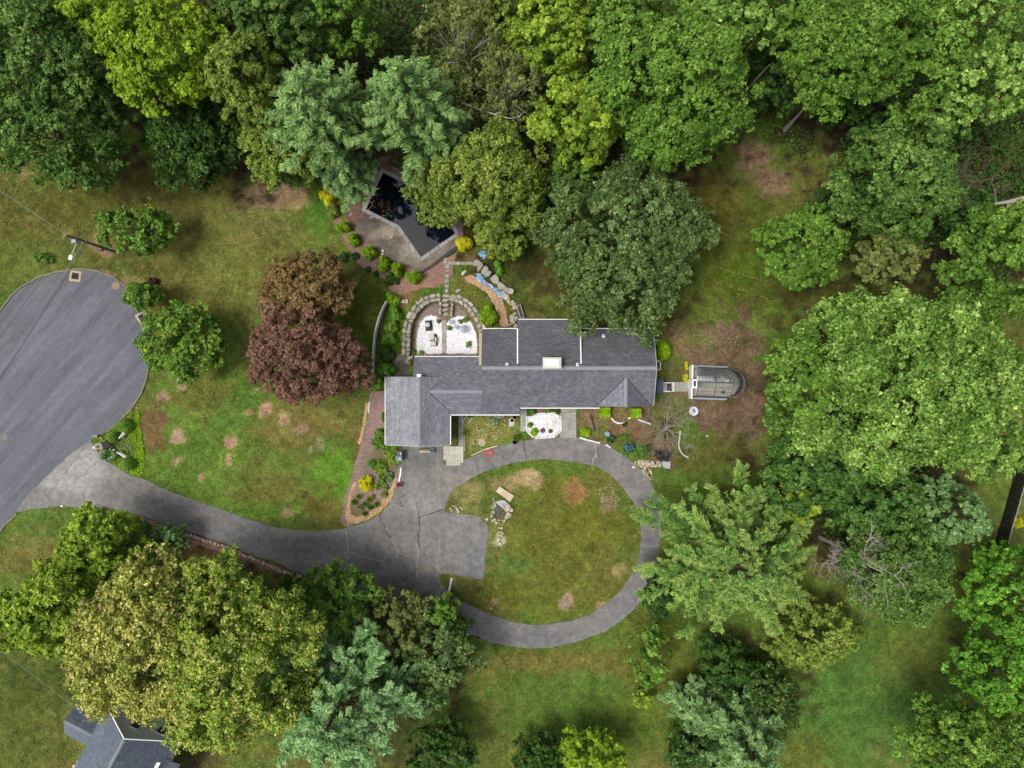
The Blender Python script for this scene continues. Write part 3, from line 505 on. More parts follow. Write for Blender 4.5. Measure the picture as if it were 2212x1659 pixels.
# dark edge strips in place of the shade along the deck's lower right drop
t = thing('drop_shade_edging', 'dark edging standing in for shade below the lower right pool deck', 'edging', P(960, 550))
for a, b in [((907, 588), (930, 574)), ((930.5, 573.6), (960, 552)), ((960.5, 551.6), (992, 530))]:
    A = Vector(P(*a)[:2]); B = Vector(P(*b)[:2]); d = (B - A).normalized(); nn = Vector((d.y, -d.x)) * .26
    MB().prism([A, B, B + nn, A + nn], -.02, .16).build('shade_strip', M['charcoal'], t)

# ---------------------------------------------------------------- sunken gravel patio, stone wall, steps
zp = PATIO_Z
def G(x, y): return P(x, y, zp)
sheet('gravel_bed', [(899, 764), (900, 735), (903, 712), (908, 697), (917, 686), (930, 681), (942, 683), (950, 692), (954, 698), (954.5, 764)], zp + .03, blobs((232, 232, 238), [(905, 755, 10, 12, (200, 204, 190), 1.4, .5)], .05, 1), M['gravel'], .35, .04, pz=zp, label='white gravel bed on the left of the sunken patio')
sheet('gravel_bed', [(965, 764), (964.5, 698), (975, 689), (990, 683), (1003, 683), (1012, 690), (1020, 702), (1028, 722), (1030, 740), (1030, 764)], zp + .03, blobs((232, 232, 238), [(1010, 690, 12, 8, (190, 196, 176), 1.4, .6)], .05, 1), M['gravel'], .35, .04, pz=zp, label='white gravel bed on the right of the sunken patio')
sheet('mulch_bed', [(900, 690), (915, 668), (934, 660), (952, 660), (952, 690), (940, 681), (928, 679), (914, 686)], zp + .02, blobs((138, 122, 120), [(905, 690, 10, 8, (110, 126, 70), 1.4, .8)], .18, 1.2), M['mulch'], .35, .05, pz=zp, label='grey brown mulch inside the left of the curved wall')
sheet('mulch_bed', [(978, 662), (992, 664), (1008, 676), (1021, 694), (1030, 716), (1022, 700), (1012, 688), (1002, 681), (988, 681), (974, 688)], zp + .02, blobs((132, 124, 108), [(1022, 694, 10, 14, (104, 128, 62), 1.4, .8)], .18, 1.2), M['mulch'], .35, .05, pz=zp, label='grey brown mulch inside the right of the curved wall')
# stone shapes shared by all walls and rock piles
def stone_mesh(name, seed, n=7, flat=.5, m='stone'):
    r = random.Random(seed); k = [2 * math.pi * (i + r.uniform(-.25, .25)) / n for i in range(n)]
    rad = [r.uniform(.36, .56) for _ in k]; mb = MB()
    e = 3.2
    def pt(a, q, z, s): 
        cx_, sy_ = math.cos(a), math.sin(a); g = (abs(cx_) ** e + abs(sy_) ** e) ** (-1 / e)
        return (cx_ * g * q * s, sy_ * g * q * s, z)
    mb.v += [pt(a, q, 0, 1) for a, q in zip(k, rad)] + [pt(a, q, .72 + r.uniform(-.1, .1), 1.0) for a, q in zip(k, rad)] + [pt(a, q, 1 + r.uniform(-.08, .08), .88) for a, q in zip(k, rad)]
    for l in (0, 1):
        for i in range(n): j = (i + 1) % n; mb.f.append([l * n + i, l * n + j, l * n + n + j, l * n + n + i])
    mb.f.append([2 * n + i for i in range(n)])
    me = bpy.data.meshes.new(name); me.from_pydata(mb.v, [], mb.f); me.materials.append(M[m]); me.update(); return me
STONES = [stone_mesh('stone', 100 + i, 6 + i % 3) for i in range(10)]
PSTONES = [stone_mesh('stone', 300 + i, 6 + i % 3, m='pale_stone') for i in range(8)]
def put_stone(parent, x, y, z, sx, sy, sz, rz, name='stone', lib=STONES, tilt=.05):
    o = R0.choice(lib); ob = bpy.data.objects.new(name, o); COL.objects.link(ob); ob.parent = parent
    q = ORG[parent]; ob.location = (x - q.x, y - q.y, z - q.z); ob.scale = (sx, sy, sz)
    ob.rotation_euler = (R0.uniform(-tilt, tilt), R0.uniform(-tilt, tilt), rz); return ob
def wall_run(parent, pts, width, rows, z0, h, ln=.62):
    p = resample(D2(pts, 0), .05, False); acc = 0
    for r in range(rows):
        off = (r - (rows - 1) / 2) * width / rows; i = R0.randint(0, 5)
        while i < len(p) - 6:
            L = ln * R0.uniform(.5, 1.45); k = max(4, int(L / .05)); j = min(len(p) - 1, i + k)
            a, b = Vector(p[i]), Vector(p[j]); d = (b - a); c = (a + b) / 2
            if d.length > .12:
                dn = d.normalized(); nn = Vector((-dn.y, dn.x)); c = c + nn * (off + R0.uniform(-.02, .02))
                put_stone(parent, c.x, c.y, z0, d.length * 1.04, width / rows * R0.uniform(.86, 1.2), h * R0.uniform(.9, 1.15), math.atan2(d.y, d.x))
            i = j
WALL_L = [(877, 770), (877.5, 740), (878.5, 715), (885, 690), (898, 667), (917, 650), (937, 643.5), (953, 643)]
WALL_R = [(977, 643), (995, 647), (1013, 659), (1027, 678), (1037, 697), (1043.5, 717)]
wl_ = thing('stone_wall', 'curved dry stone wall left of the patio steps', 'wall', P(890, 690))
ribbon('wall_core', WALL_L, .86, -.75, .16, M['joint'], wl_, 0, .4); wall_run(wl_, WALL_L, .96, 2, 0, .3, .7)
wall_run(wl_, [(951, 650), (950.5, 662), (949.5, 685)], .34, 1, -.45, .45, .5)
wr_ = thing('stone_wall', 'curved dry stone wall right of the patio steps', 'wall', P(1020, 680))
ribbon('wall_core', WALL_R, .86, -.75, .16, M['joint'], wr_, 0, .4); wall_run(wr_, WALL_R, .96, 2, 0, .3, .7)
wall_run(wr_, [(979, 651), (976, 664), (974, 686)], .34, 1, -.45, .45, .5)
put_stone(wr_, *P(978.5, 643, .3)[:2], .05, .78, .86, .34, .1)
st = thing('stone_steps', 'stone steps running down through the curved wall', 'steps', P(964, 660))
for i, (y, dz) in enumerate([(639, .05), (648.5, -.06), (659, -.18), (669, -.30), (679, -.42)]):
    c = P(963.5 - i * .4, y, dz); put_stone(st, c[0], c[1], dz - .5, 1.12 - .06 * i, .47, .56, .02, 'step', tilt=.01)
pth = thing('slab_path', 'straight grey stone slab path between the white gravel beds', 'path', G(959.5, 730)); yy = 692
for L in (9, 11, 8, 13, 10, 7, 13):
    c = G(959.6, yy + L / 2); MB().box((c[0], c[1], zp + .03), (.48, L * S * .97, .07), R0.uniform(-.015, .015)).build('slab', M['slab'], pth); yy += L
pe = thing('patio_edging', 'row of small stones edging the white gravel beds', 'edging', G(960, 690))
for pts in ([(898, 764), (899, 735), (901.5, 712), (907, 696), (916, 684.5), (930, 679.5), (942, 681.5), (951, 691)], [(967, 695), (976, 687), (990, 681.5), (1003, 681.5), (1013, 689), (1021.5, 702), (1029.5, 722), (1031.5, 742), (1031.5, 764)], [(899, 765.5), (930, 766), (1030, 766)]):
    p = resample(D2(pts, zp), .36, False)
    for i in range(len(p) - 1):
        a, b = Vector(p[i]), Vector(p[i + 1]); c = (a + b) / 2
        put_stone(pe, c.x, c.y, zp, (b - a).length * .95, .13, .10, math.atan2(b.y - a.y, b.x - a.x), lib=PSTONES)
sheet('concrete_pad', [(852, 764), (872, 765), (884, 780), (884, 812), (848, 812), (850, 785)], .01, blobs((120, 114, 100), [(870, 795, 14, 20, (78, 74, 68), 1.4, .8), (860, 772, 10, 10, (138, 132, 118), 1.4, .6)], .2, .9), M['concrete'], .35, .05, label='stained concrete pad behind the garage')
for (x, y) in [(880, 775), (884, 780), (889, 777), (893, 783), (878, 783)]: pass

# ---------------------------------------------------------------- paved walks built slab by slab
def ashlar(name, label, cat, x0, y0, x1, y1, u=.3, m='slab', keep=None, z=.02, gap=.012, big=4, seed=1):
    """random rectangular flagstones in a box given in survey units"""
    r = random.Random(seed); A = P(x0, y0); B = P(x1, y1); W = B[0] - A[0]; Hh = A[1] - B[1]
    nx_, ny_ = max(2, round(W / u)), max(2, round(Hh / u)); ux, uy = W / nx_, Hh / ny_
    t = thing(name, label, cat, P((x0 + x1) / 2, (y0 + y1) / 2))
    used = [[False] * ny_ for _ in range(nx_)]
    base = MB()
    for j in range(ny_):
        for i in range(nx_):
            if used[i][j]: continue
            w, h = r.choice([(2, 2), (3, 2), (2, 3), (2, 1), (1, 2), (3, 3) if big > 3 else (2, 2)])
            while w > 1 and (i + w > nx_ or any(used[i + a][j] for a in range(w))): w -= 1
            while h > 1 and j + h > ny_: h -= 1
            for a in range(w):
                for b in range(h): used[i + a][j + b] = True
            px, py = A[0] + (i + w / 2) * ux, A[1] - (j + h / 2) * uy
            if keep and not keep(px / S + CX, -py / S + CY): continue
            base.box((px, py, .005), (w * ux, h * uy, .018))
            MB().box((px, py, z + r.uniform(-.004, .006)), (w * ux - gap * 2, h * uy - gap * 2, .03), 0).build('flagstone', M[m], t)
    base.build('joint_bed', M['joint'], t); return t
ashlar('flagstone_walk', 'wide grey flagstone walk right of the white gravel bed', 'walk', 1209, 879, 1245, 946, .30, 'slab', seed=3)
ashlar('flagstone_path', 'narrow grey flagstone path left of the white gravel bed', 'path', 1124, 881, 1138, 932, .34, 'slab', seed=5, big=2)
ashlar('flagstone_path', 'narrow flagstone path along the right wall of the garage', 'path', 990, 893, 1001.5, 963, .34, 'slab', seed=7, big=2)
def kp(x, y): return not (x < 962 and y > 996) and not (y > 1000 and (x > 994 or x < 966))
ashlar('flagstone_landing', 'pale stone landing between the garage corner and the driveway', 'paving', 957.5, 964, 1001, 1006, .32, 'slabpale', keep=kp, seed=9)
ashlar('stone_walk', 'grey stone walk from the side door to the greenhouse', 'walk', 1452, 825, 1491, 846, .42, 'slab', seed=13)
# thin rails beside the garage path
def strip_thing(name, label, cat, pts, w, h, m, part, step=None, z=0):
    t = thing(name, label, cat, P(*pts[0]))
    p = D2(pts) if step is None else resample(D2(pts), step, False)
    for i in range(len(p) - 1):
        a, b = Vector(p[i]), Vector(p[i + 1]); c = (a + b) / 2; L = (b - a).length
        MB().box((c.x, c.y, z + h / 2 + R0.uniform(-.004, .004)), (L * (.985 if step is None else .93), w * R0.uniform(.92, 1.08), h * R0.uniform(.92, 1.08)), math.atan2(b.y - a.y, b.x - a.x) + (R0.uniform(-.04, .04) if step else 0)).build(part, M[m], t)
    return t
strip_thing('edging_board', 'thin dark board edging left of the garage path', 'edging', [(988.5, 895), (989, 964)], .06, .12, 'charcoal', 'board')
strip_thing('edging_rail', 'thin pale bent rail right of the garage path', 'edging', [(1007, 895), (1006, 903), (1001.5, 908), (1002.5, 920)], .05, .10, 'offwhite', 'rail')
strip_thing('edging_rail', 'pale straight rail on the lower right of the garage path', 'edging', [(1002.5, 928), (1003, 974)], .06, .10, 'offwhite', 'rail')
strip_thing('edging_rail', 'long white rail between the front garden and the driveway', 'edging', [(1018, 984), (1046, 971), (1074.5, 963)], .07, .09, 'whitebrick', 'rail')
strip_thing('garden_stake', 'short white diagonal strip lying in the front garden', 'stake', [(1012, 914), (1020, 903)], .05, .05, 'white', 'strip')
# white brick edgings
BR = [([(1138, 899), (1137.5, 925), (1141, 935), (1153, 945)], 'column of white bricks on the left of the front gravel bed'), ([(1155, 946.5), (1185, 945), (1199, 943)], 'row of white bricks below the front gravel bed'), ([(1200, 942), (1210, 932), (1212, 925), (1211, 898)], 'line of white bricks right of the front gravel bed'), ([(1150, 897), (1168, 893), (1206, 892)], 'row of white bricks above the front gravel bed')]
for pts, l in BR: strip_thing('brick_edging', l, 'brick edging', pts, .16, .12, 'whitebrick', 'brick', .33)
sheet('gravel_bed', [(1140, 899), (1152, 898), (1168, 895), (1205, 894), (1209, 899), (1210, 924), (1207, 931), (1198, 941), (1184, 943), (1156, 944), (1142, 933), (1139.5, 924)], .012, blobs((228, 228, 234), [(1160, 938, 20, 8, (196, 204, 222), 1.4, .6), (1200, 915, 10, 14, (196, 192, 170), 1.4, .6), (1180, 920, 8, 8, (200, 190, 178), 1.4, .5)], .06, 1), M['gravel'], .35, .03, label='white gravel bed in front of the house')
sheet('mulch_bed', [(1140, 880), (1208, 880), (1208, 891), (1168, 892), (1150, 895), (1140, 897)], .008, blobs((128, 100, 92), [], .2, 1), M['mulch'], .35, .04, label='brown mulch between the front wall and the white gravel')
for pts, l in [([(1320.5, 903), (1325, 909), (1332, 913.5), (1338, 914)], 'left curve of pale bricks between the two square hedges'), ([(1337.5, 914), (1344, 914.5), (1349, 913)], 'middle pale bricks between the two square hedges'), ([(1356, 904.5), (1365, 901)], 'short pair of tan bricks left of the right square hedge'), ([(1377.5, 906), (1390, 911), (1406, 916)], 'line of tan and white bricks below the right square hedge'),
    ([(1252, 945.5), (1275, 952), (1296, 957)], 'line of white bricks along the driveway below the shrub'), ([(1308, 960), (1319, 967)], 'short white and tan brick line at the driveway edge')]:
    strip_thing('brick_edging', l, 'brick edging', pts, .17, .12, 'whitebrick', 'brick', .34)
strip_thing('block_edging', 'long curved line of grey white blocks on the lawn', 'edging', [(1469, 930), (1467, 950), (1465.5, 961), (1468, 972), (1474, 981), (1480, 985), (1487, 989)], .14, .13, 'offwhite', 'block', .5)
strip_thing('brick_edging', 'curved white painted brick line between the bed and the driveway', 'brick edging', [(866.5, 1010), (865.5, 1022), (863, 1034), (860, 1045)], .15, .14, 'white', 'brick', .3)
strip_thing('edging_pipe', 'white plastic pipe lying along the mulch by the garage', 'pipe', [(798, 868), (797, 880), (796.5, 891)], .08, .08, 'white', 'pipe')
strip_thing('edging_pipe', 'blue and dark strip along the top of the garage mulch bed', 'pipe', [(801, 850), (799.5, 866)], .07, .07, 'bluegrey', 'pipe')
strip_thing('drain_pipe', 'black corrugated pipe lying on bare earth by the walk', 'pipe', [(1275.5, 897), (1280, 910), (1284, 931)], .17, .15, 'charcoal', 'pipe', .3)

# ---------------------------------------------------------------- main house
house = thing('house', 'long low house with dark grey shingle roof beside the driveway loop', 'house', P(1150, 820))
def hp(x, y, z): return (x * S, -y * S, z)
PT = .4
def zmain(y): return 4.78 - PT * (y + 32.3) * S if y > -32.3 else 4.78 - PT * (-32.3 - y) * S
def zdorm(y): return zmain(-41) - .2 * (-41 - y) * S
def zmid(y): return 3.82 - PT * abs(y - 15.7) * S
def zgar(x): return 4.2 - PT * abs(x + 190) * S
PLANES = []
def plane(pts, up, m='shingle', base=(92, 94, 102)): PLANES.append(([hp(*p) for p in pts], up, base))
def zg(x, y): return (x, y, zgar(x))
plane([zg(-263, -15), zg(-263, 126.5), zg(-190, 126.5), zg(-190, -15)], (1, 0), base=(138, 141, 148))  # garage left slope toned lighter than the right, light from the left painted in
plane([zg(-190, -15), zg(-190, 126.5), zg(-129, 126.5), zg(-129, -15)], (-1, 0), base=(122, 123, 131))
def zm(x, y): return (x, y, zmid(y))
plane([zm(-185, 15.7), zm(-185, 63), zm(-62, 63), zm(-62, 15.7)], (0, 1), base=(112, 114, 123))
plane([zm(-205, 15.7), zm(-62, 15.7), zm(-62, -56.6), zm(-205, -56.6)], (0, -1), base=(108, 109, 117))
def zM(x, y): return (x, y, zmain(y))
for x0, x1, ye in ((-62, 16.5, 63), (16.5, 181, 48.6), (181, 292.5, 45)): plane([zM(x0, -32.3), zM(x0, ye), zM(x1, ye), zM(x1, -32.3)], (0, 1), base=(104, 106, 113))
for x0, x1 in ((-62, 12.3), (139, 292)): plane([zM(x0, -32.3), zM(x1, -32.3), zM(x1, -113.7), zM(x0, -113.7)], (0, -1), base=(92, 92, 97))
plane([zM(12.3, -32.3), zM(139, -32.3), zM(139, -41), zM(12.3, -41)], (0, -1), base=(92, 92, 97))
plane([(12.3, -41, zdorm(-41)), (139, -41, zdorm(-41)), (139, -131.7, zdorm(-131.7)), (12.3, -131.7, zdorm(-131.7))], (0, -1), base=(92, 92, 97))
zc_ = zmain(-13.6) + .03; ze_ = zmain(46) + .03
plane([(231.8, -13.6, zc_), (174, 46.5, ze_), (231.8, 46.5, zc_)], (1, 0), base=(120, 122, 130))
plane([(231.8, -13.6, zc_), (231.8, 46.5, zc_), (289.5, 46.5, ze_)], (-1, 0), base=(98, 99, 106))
def clip(poly, a, b, c, keep_le=True):
    o = []; n = len(poly)
    for i in range(n):
        p, q = poly[i], poly[(i + 1) % n]; dp = a * p[0] + b * p[1] - c; dq = a * q[0] + b * q[1] - c
        if dp <= 0: o.append(p)
        if (dp < 0 < dq) or (dq < 0 < dp): t = dp / (dp - dq); o.append((p[0] + (q[0] - p[0]) * t, p[1] + (q[1] - p[1]) * t))
    return o
def roof(parent, planes, mat_sh, deckmat, var=.17, expo=.17, tabw=.33, thick=.14, name='roof'):
    """each plane = a deck slab plus overlapping shingle tabs laid in courses"""
    for k, (pts, up, base) in enumerate(planes):
        vp = [Vector(p) for p in pts]; nrm = (vp[1] - vp[0]).cross(vp[2] - vp[0]).normalized()
        if nrm.z < 0: nrm = -nrm; vp = vp[::-1]
        mb = MB(); mb.slab([tuple(v) for v in vp], thick); rf = mb.build(name, deckmat, parent)
        vdir = (Vector((0, 0, 1)) - nrm * nrm.z).normalized(); udir = vdir.cross(nrm)
        o = vp[0]; p2 = [((v - o).dot(udir), (v - o).dot(vdir)) for v in vp]
        u0, u1 = min(p[0] for p in p2), max(p[0] for p in p2); v0, v1 = min(p[1] for p in p2), max(p[1] for p in p2)
        r = random.Random(k * 7 + len(pts)); sh = MB(); b3 = lin(base, 1.0); row = 0; vv = v0
        edges = []
        n = len(p2)
        for i in range(n):
            (x0, y0), (x1, y1) = p2[i], p2[(i + 1) % n]; a, b = (y1 - y0), -(x1 - x0); L = math.hypot(a, b); edges.append((a / L, b / L, (a * x0 + b * y0) / L))
        cxm, cym = sum(p[0] for p in p2) / n, sum(p[1] for p in p2) / n
        edges = [(a, b, c) if a * cxm + b * cym <= c else (-a, -b, -c) for a, b, c in edges]
        tint = 1.0
        while vv < v1:
            uu = u0 - r.uniform(0, tabw); rowt = r.uniform(.94, 1.06)
            while uu < u1:
                w = tabw * r.uniform(.8, 1.2)
                q = [(uu + .004, vv), (uu + w - .008, vv), (uu + w - .008, vv + expo), (uu + .004, vv + expo)]
                for e in edges:
                    q = clip(q, *e)
                    if len(q) < 3: break
                if len(q) >= 3:
                    s = rowt * r.uniform(1 - var, 1 + var); s *= 1.14 if r.random() < .14 else 1
                    col = tuple(c * s for c in b3); hh = .016 + r.uniform(0, .010)
                    tp = []
                    for (a, b) in q:
                        f = 1 - (b - vv) / expo; tp.append(tuple(o + udir * a + vdir * b + nrm * (.006 + hh * f)))
                    sh.poly(tp, col)
                    lo = [(a, b) for a, b in q if b < vv + 1e-4]
                    if len(lo) == 2:
                        A = [tuple(o + udir * a + vdir * b + nrm * (.006 + hh)) for a, b in lo]; B = [tuple(o + udir * a + vdir * b + nrm * .001) for a, b in lo]
                        sh.poly([A[0], B[0], B[1], A[1]] if lo[0][0] < lo[1][0] else [A[1], B[1], B[0], A[0]], tuple(c * .42 for c in col))
                uu += w
            vv += expo; row += 1
        sh.build('shingles', mat_sh, rf, kind='stuff')
M['roofdeck'] = mat('roofdeck', lin((74, 75, 80)), rough=.9)
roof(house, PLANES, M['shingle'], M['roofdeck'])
def ridge_caps(parent, a, b, w=.30, slope=PT, m='ridge', lift=.03):
    A, B = Vector(a), Vector(b); d = B - A; L = d.length; d.normalize(); nn = Vector((-d.y, d.x, 0)); k = max(2, int(L / .28)); mb = MB()
    for i in range(k):
        p, q = A + d * (L * i / k), A + d * (L * (i + 1.12) / k); l0 = lift + .012; l1 = lift
        for s in (1, -1):
            e = [p + Vector((0, 0, l0)), q + Vector((0, 0, l1)), q + nn * s * w / 2 + Vector((0, 0, l1 - slope * w / 2)), p + nn * s * w / 2 + Vector((0, 0, l0 - slope * w / 2))]
            mb.poly([tuple(x) for x in (e if s < 0 else e[::-1])])
    o = mb.build('ridge_cap', M[m], parent, kind='stuff'); return o
ridge_caps(house, hp(-190, -15, 4.2), hp(-190, 126.5, 4.2)); ridge_caps(house, hp(-173, 15.7, 3.82), hp(-62, 15.7, 3.82)); ridge_caps(house, hp(-62, -32.3, 4.78), hp(292, -32.3, 4.78), .36); ridge_caps(house, hp(231.8, -13.6, zc_), hp(231.8, 46.5, zc_))
def valley(a_, b_): MB().tube([Vector(hp(*a_)) + Vector((0, 0, .02)), Vector(hp(*b_)) + Vector((0, 0, .02))], .035, 5).build('valley', M['charcoal'], house)
valley((-171, 15.7, 3.82), (-129, 57.2, 2.99)); valley((-171, 15.7, 3.82), (-140, -15, 3.21)); valley((231.8, -13.6, zc_), (175, 46, ze_)); valley((231.8, -13.6, zc_), (288.6, 46, ze_))
# walls
def wall(pts, z0, z1, m='siding', **k): return MB().prism([hp(*p, 0)[:2] for p in pts], z0, z1).build('wall', M[m], house, **k)
wall([(-256, -8), (-135, -8), (-135, 120), (-256, 120)], -.7, 2.6)
wall([(-198, -49), (-69, -49), (-69, 57), (-134.8, 57), (-134.8, -8.2), (-198, -8.2)], -.7, 2.28)
wall([(-68.8, -107), (286, -107), (286, 38), (172, 38), (172, 41), (9, 41), (9, 57), (-68.8, 57)], -.7, 2.75)
wall([(19, -125), (132, -125), (132, -40), (19, -40)], -.65, 3.4)
wall([(182, 38.2), (282, 38.2), (282, 41), (182, 41)], 0, 3.0)
def gable(a, b, c, t=.12):
    """triangular gable wall: foot, foot, apex as house points"""
    mb = MB(); A, B, Cc = Vector(hp(*a)), Vector(hp(*b)), Vector(hp(*c)); d = (B - A); nn = Vector((-d.y, d.x, 0)).normalized() * t
    mb.v += [tuple(v) for v in (A, B, Cc, A + nn, B + nn, Cc + nn)]; mb.f += [[0, 1, 2], [5, 4, 3], [0, 3, 4, 1], [1, 4, 5, 2], [2, 5, 3, 0]]
    return mb.build('gable_wall', M['siding'], house)
gable((-258, 120, 2.6), (-135, 120, 2.6), (-190, 120, 4.02)); gable((-258, -8, 2.6), (-135, -8, 2.6), (-190, -8, 4.02)); gable((286, -107, 2.75), (286, 38, 2.75), (286, -32.3, 4.55)); gable((-198, -50, 2.28), (-198, 15, 2.28), (-198, 12, 3.6)); gable((-58, -107, 2.6), (-58, 50, 2.6), (-58, -32.3, 4.3)); gable((182, 41, 2.95), (282, 41, 2.95), (231.8, 41, 4.15))
# cheeks of the raised middle roof with white trim
for x in (12.6, 138.7):
    mb = MB(); y0, y1 = -41.5, -128
    mb.poly([hp(x, y0, zmain(y0) - .05), hp(x, y0, zdorm(y0) - .02), hp(x, y1, zdorm(y1) - .13), hp(x, y1, max(2.6, zmain(y1) - .05))]); mb.build('cheek_wall', M['siding'], house)
    s = -1 if x < 50 else 1; A = Vector(hp(x + s * 1.4, -41.5, zdorm(-41.5) + .0)); B = Vector(hp(x + s * 1.4, -113, zdorm(-113) + .0))
    mb = MB(); w = .12
    mb.v = [tuple(A + Vector((-w / 2, 0, .03))), tuple(A + Vector((w / 2, 0, .03))), tuple(B + Vector((w / 2, 0, .03))), tuple(B + Vector((-w / 2, 0, .03))), tuple(A + Vector((-w / 2, 0, -.2))), tuple(A + Vector((w / 2, 0, -.2))), tuple(B + Vector((w / 2, 0, -.2))), tuple(B + Vector((-w / 2, 0, -.2)))]
    mb.f = [[0, 1, 2, 3][::-1], [4, 5, 6, 7], [0, 4, 5, 1], [1, 5, 6, 2], [2, 6, 7, 3], [3, 7, 4, 0]]; mb.build('rake_board', M['white'], house)
def gutter(a, b, w=.09, h=.12, name='gutter', m='white'):
    A, B = Vector(hp(*a)), Vector(hp(*b)); d = B - A; c = (A + B) / 2; L = math.hypot(d.x, d.y); rz = math.atan2(d.y, d.x)
    mb = MB(); dn = d.normalized(); nn = Vector((-math.sin(rz), math.cos(rz), 0)) * w / 2
    mb.slab([tuple(A + nn), tuple(A - nn), tuple(B - nn), tuple(B + nn)], h); return mb.build(name, M[m], house)
gutter((-129, 64.4, zmid(63)), (16, 64.4, zmid(63))); gutter((17.5, 50, zmain(48.6)), (181, 50, zmain(48.6))); gutter((-264.3, -15, zgar(-263)), (-264.3, 126, zgar(-263)), .07); gutter((-127.6, 66, zgar(-129)), (-127.6, 126, zgar(-129)), .09)
gutter((-204, -57.8, zmid(-56.6)), (-63, -57.8, zmid(-56.6)), .07); gutter((-61, -115, zmain(-113.7)), (12, -115, zmain(-113.7)), .07); gutter((13, -133, zdorm(-131.7)), (139, -133, zdorm(-131.7)), .07); gutter((140, -115, zmain(-113.7)), (291, -115, zmain(-113.7)), .08)
for a, b in (((-263, 127.2, zgar(-263)), (-190, 127.2, zgar(-190))), ((-190, 127.2, zgar(-190)), (-129, 127.2, zgar(-129)))): gutter(a, b, .05, .2, 'fascia', 'offwhite')
for a, b in (((293.2, -113, zmain(-113)), (293.2, -32.3, zmain(-32.3))), ((293.2, -32.3, zmain(-32.3)), (293.2, 45, zmain(45)))): gutter(a, b, .05, .2, 'fascia', 'offwhite')
def hwin(x, y, z, w, h, rz=0):
    c = hp(x, y, z); f = MB().box(c, (w + .16, .10, h + .16), rz).build('window', M['white'], house); MB().box(c, (w, .14, h), rz).build('pane', M['glassdark'], f)
for x in (-40, 40, 70, 140, 160): hwin(x, 57.3 if x < 0 else 41.3, 1.6, 1.3, 1.2)
for x in (205, 258): hwin(x, 41.6, 1.5, 1.1, 1.3)
for x in (-150, -110): hwin(x, -49.4, 1.1, 1.6, 1.6)
for x in (40, 75, 110): hwin(x, -125.4, 1.6, 1.6, 1.3)
for x in (-30, 180, 240): hwin(x, -107.4, 1.6, 1.4, 1.2)
for x in (-227, -165):
    gd = MB().box(hp(x, 120.4, 1.15), (2.6, .08, 2.3)).build('garage_door', M['offwhite'], house)
    for k in range(4): MB().box(hp(x, 121.4, .32 + k * .56), (2.5, .05, .5)).build('panel', M['offwhite'], gd)
MB().box(hp(100, 41.6, 1.05), (1.0, .1, 2.1)).build('door', M['white'], house)
# chimney, vents
ch = thing('chimney_tmp', 'x', 'x') if False else None
cw = MB().box(hp(80, -42, 4.9), (1.78, 1.04, 1.5)).build('chimney', M['offwhite'], house)
MB().box(hp(80, -42, 5.68), (1.84, 1.10, .1)).build('crown', M['offwhite'], cw)
MB().box(hp(80.3, -42.4, 5.83), (1.40, .66, .18)).build('cap', M['white'], cw)
for (x, y, zb) in [(133, -39.5, 4.75), (189, -99, 3.55), (-9.5, -39.5, 4.7)]:
    v = MB().lathe(hp(x, y, zb - .1), [(.11, 0), (.10, .42), (.075, .42), (.07, .2)], 12).build('vent_pipe', M['white'], house)
    MB().box((hp(x, y, zb)[0], hp(x, y, zb)[1], zb - .03), (.3, .3, .06)).build('flashing', M['white'], v)
    MB().lathe((hp(x, y, zb)[0], hp(x, y, zb)[1], zb + .3), [(.073, 0), (.073, .015)], 10).build('opening', M['black'], v)
MB().box(hp(-190, -17.5, 4.1), (.42, .26, .3)).build('gable_vent', M['white'], house)
v = MB().tube([Vector(hp(295, -41, 4.3)) + Vector((a, b, 0)) for a, b in ((0, .28), (.3, .28), (.38, .15), (.38, -.5), (.3, -.6), (0, -.6))], .05, 8).build('exhaust_hood', M['galv'], house)
# side porch roof
pr = MB(); pr.slab([hp(293.5, -9.5, 2.9), hp(293.5, 18.5, 2.9), hp(315.5, 18.5, 2.62), hp(315.5, -9.5, 2.62)], .1); porch = pr.build('porch_roof', M['roofdeck'], house)
sp = thing('side_steps', 'concrete side landing with two white rails by the greenhouse walk', 'steps', P(1443, 836))
MB().box(P(1440, 836, .17), (1.7, 1.05, .34)).build('landing', M['offwhite'], sp)
for y in (827, 845.5):
    c = P(1440, y, 1.0); rl = MB().box((c[0], c[1], .95), (.72, .10, .08)).build('rail', M['white'], sp)
    for dx in (-.3, .3): MB().box((c[0] + dx, c[1], .63), (.07, .07, .58)).build('post', M['white'], rl)
mt = MB().box(P(1446, 836.3, .35), (.52, .84, .03), .04).build('doormat', M['charcoal']); tag(mt, 'dark rectangular doormat on the side landing', 'doormat')
# courses on the porch roof
_pp = [hp(293.5, -9.5, 2.905), hp(293.5, 18.5, 2.905), hp(315.5, 18.5, 2.625), hp(315.5, -9.5, 2.625)]
roof(house, [(_pp, None, (66, 76, 90))], M['nshingle'], M['roofdeck'], thick=.02, name='porch_deck')

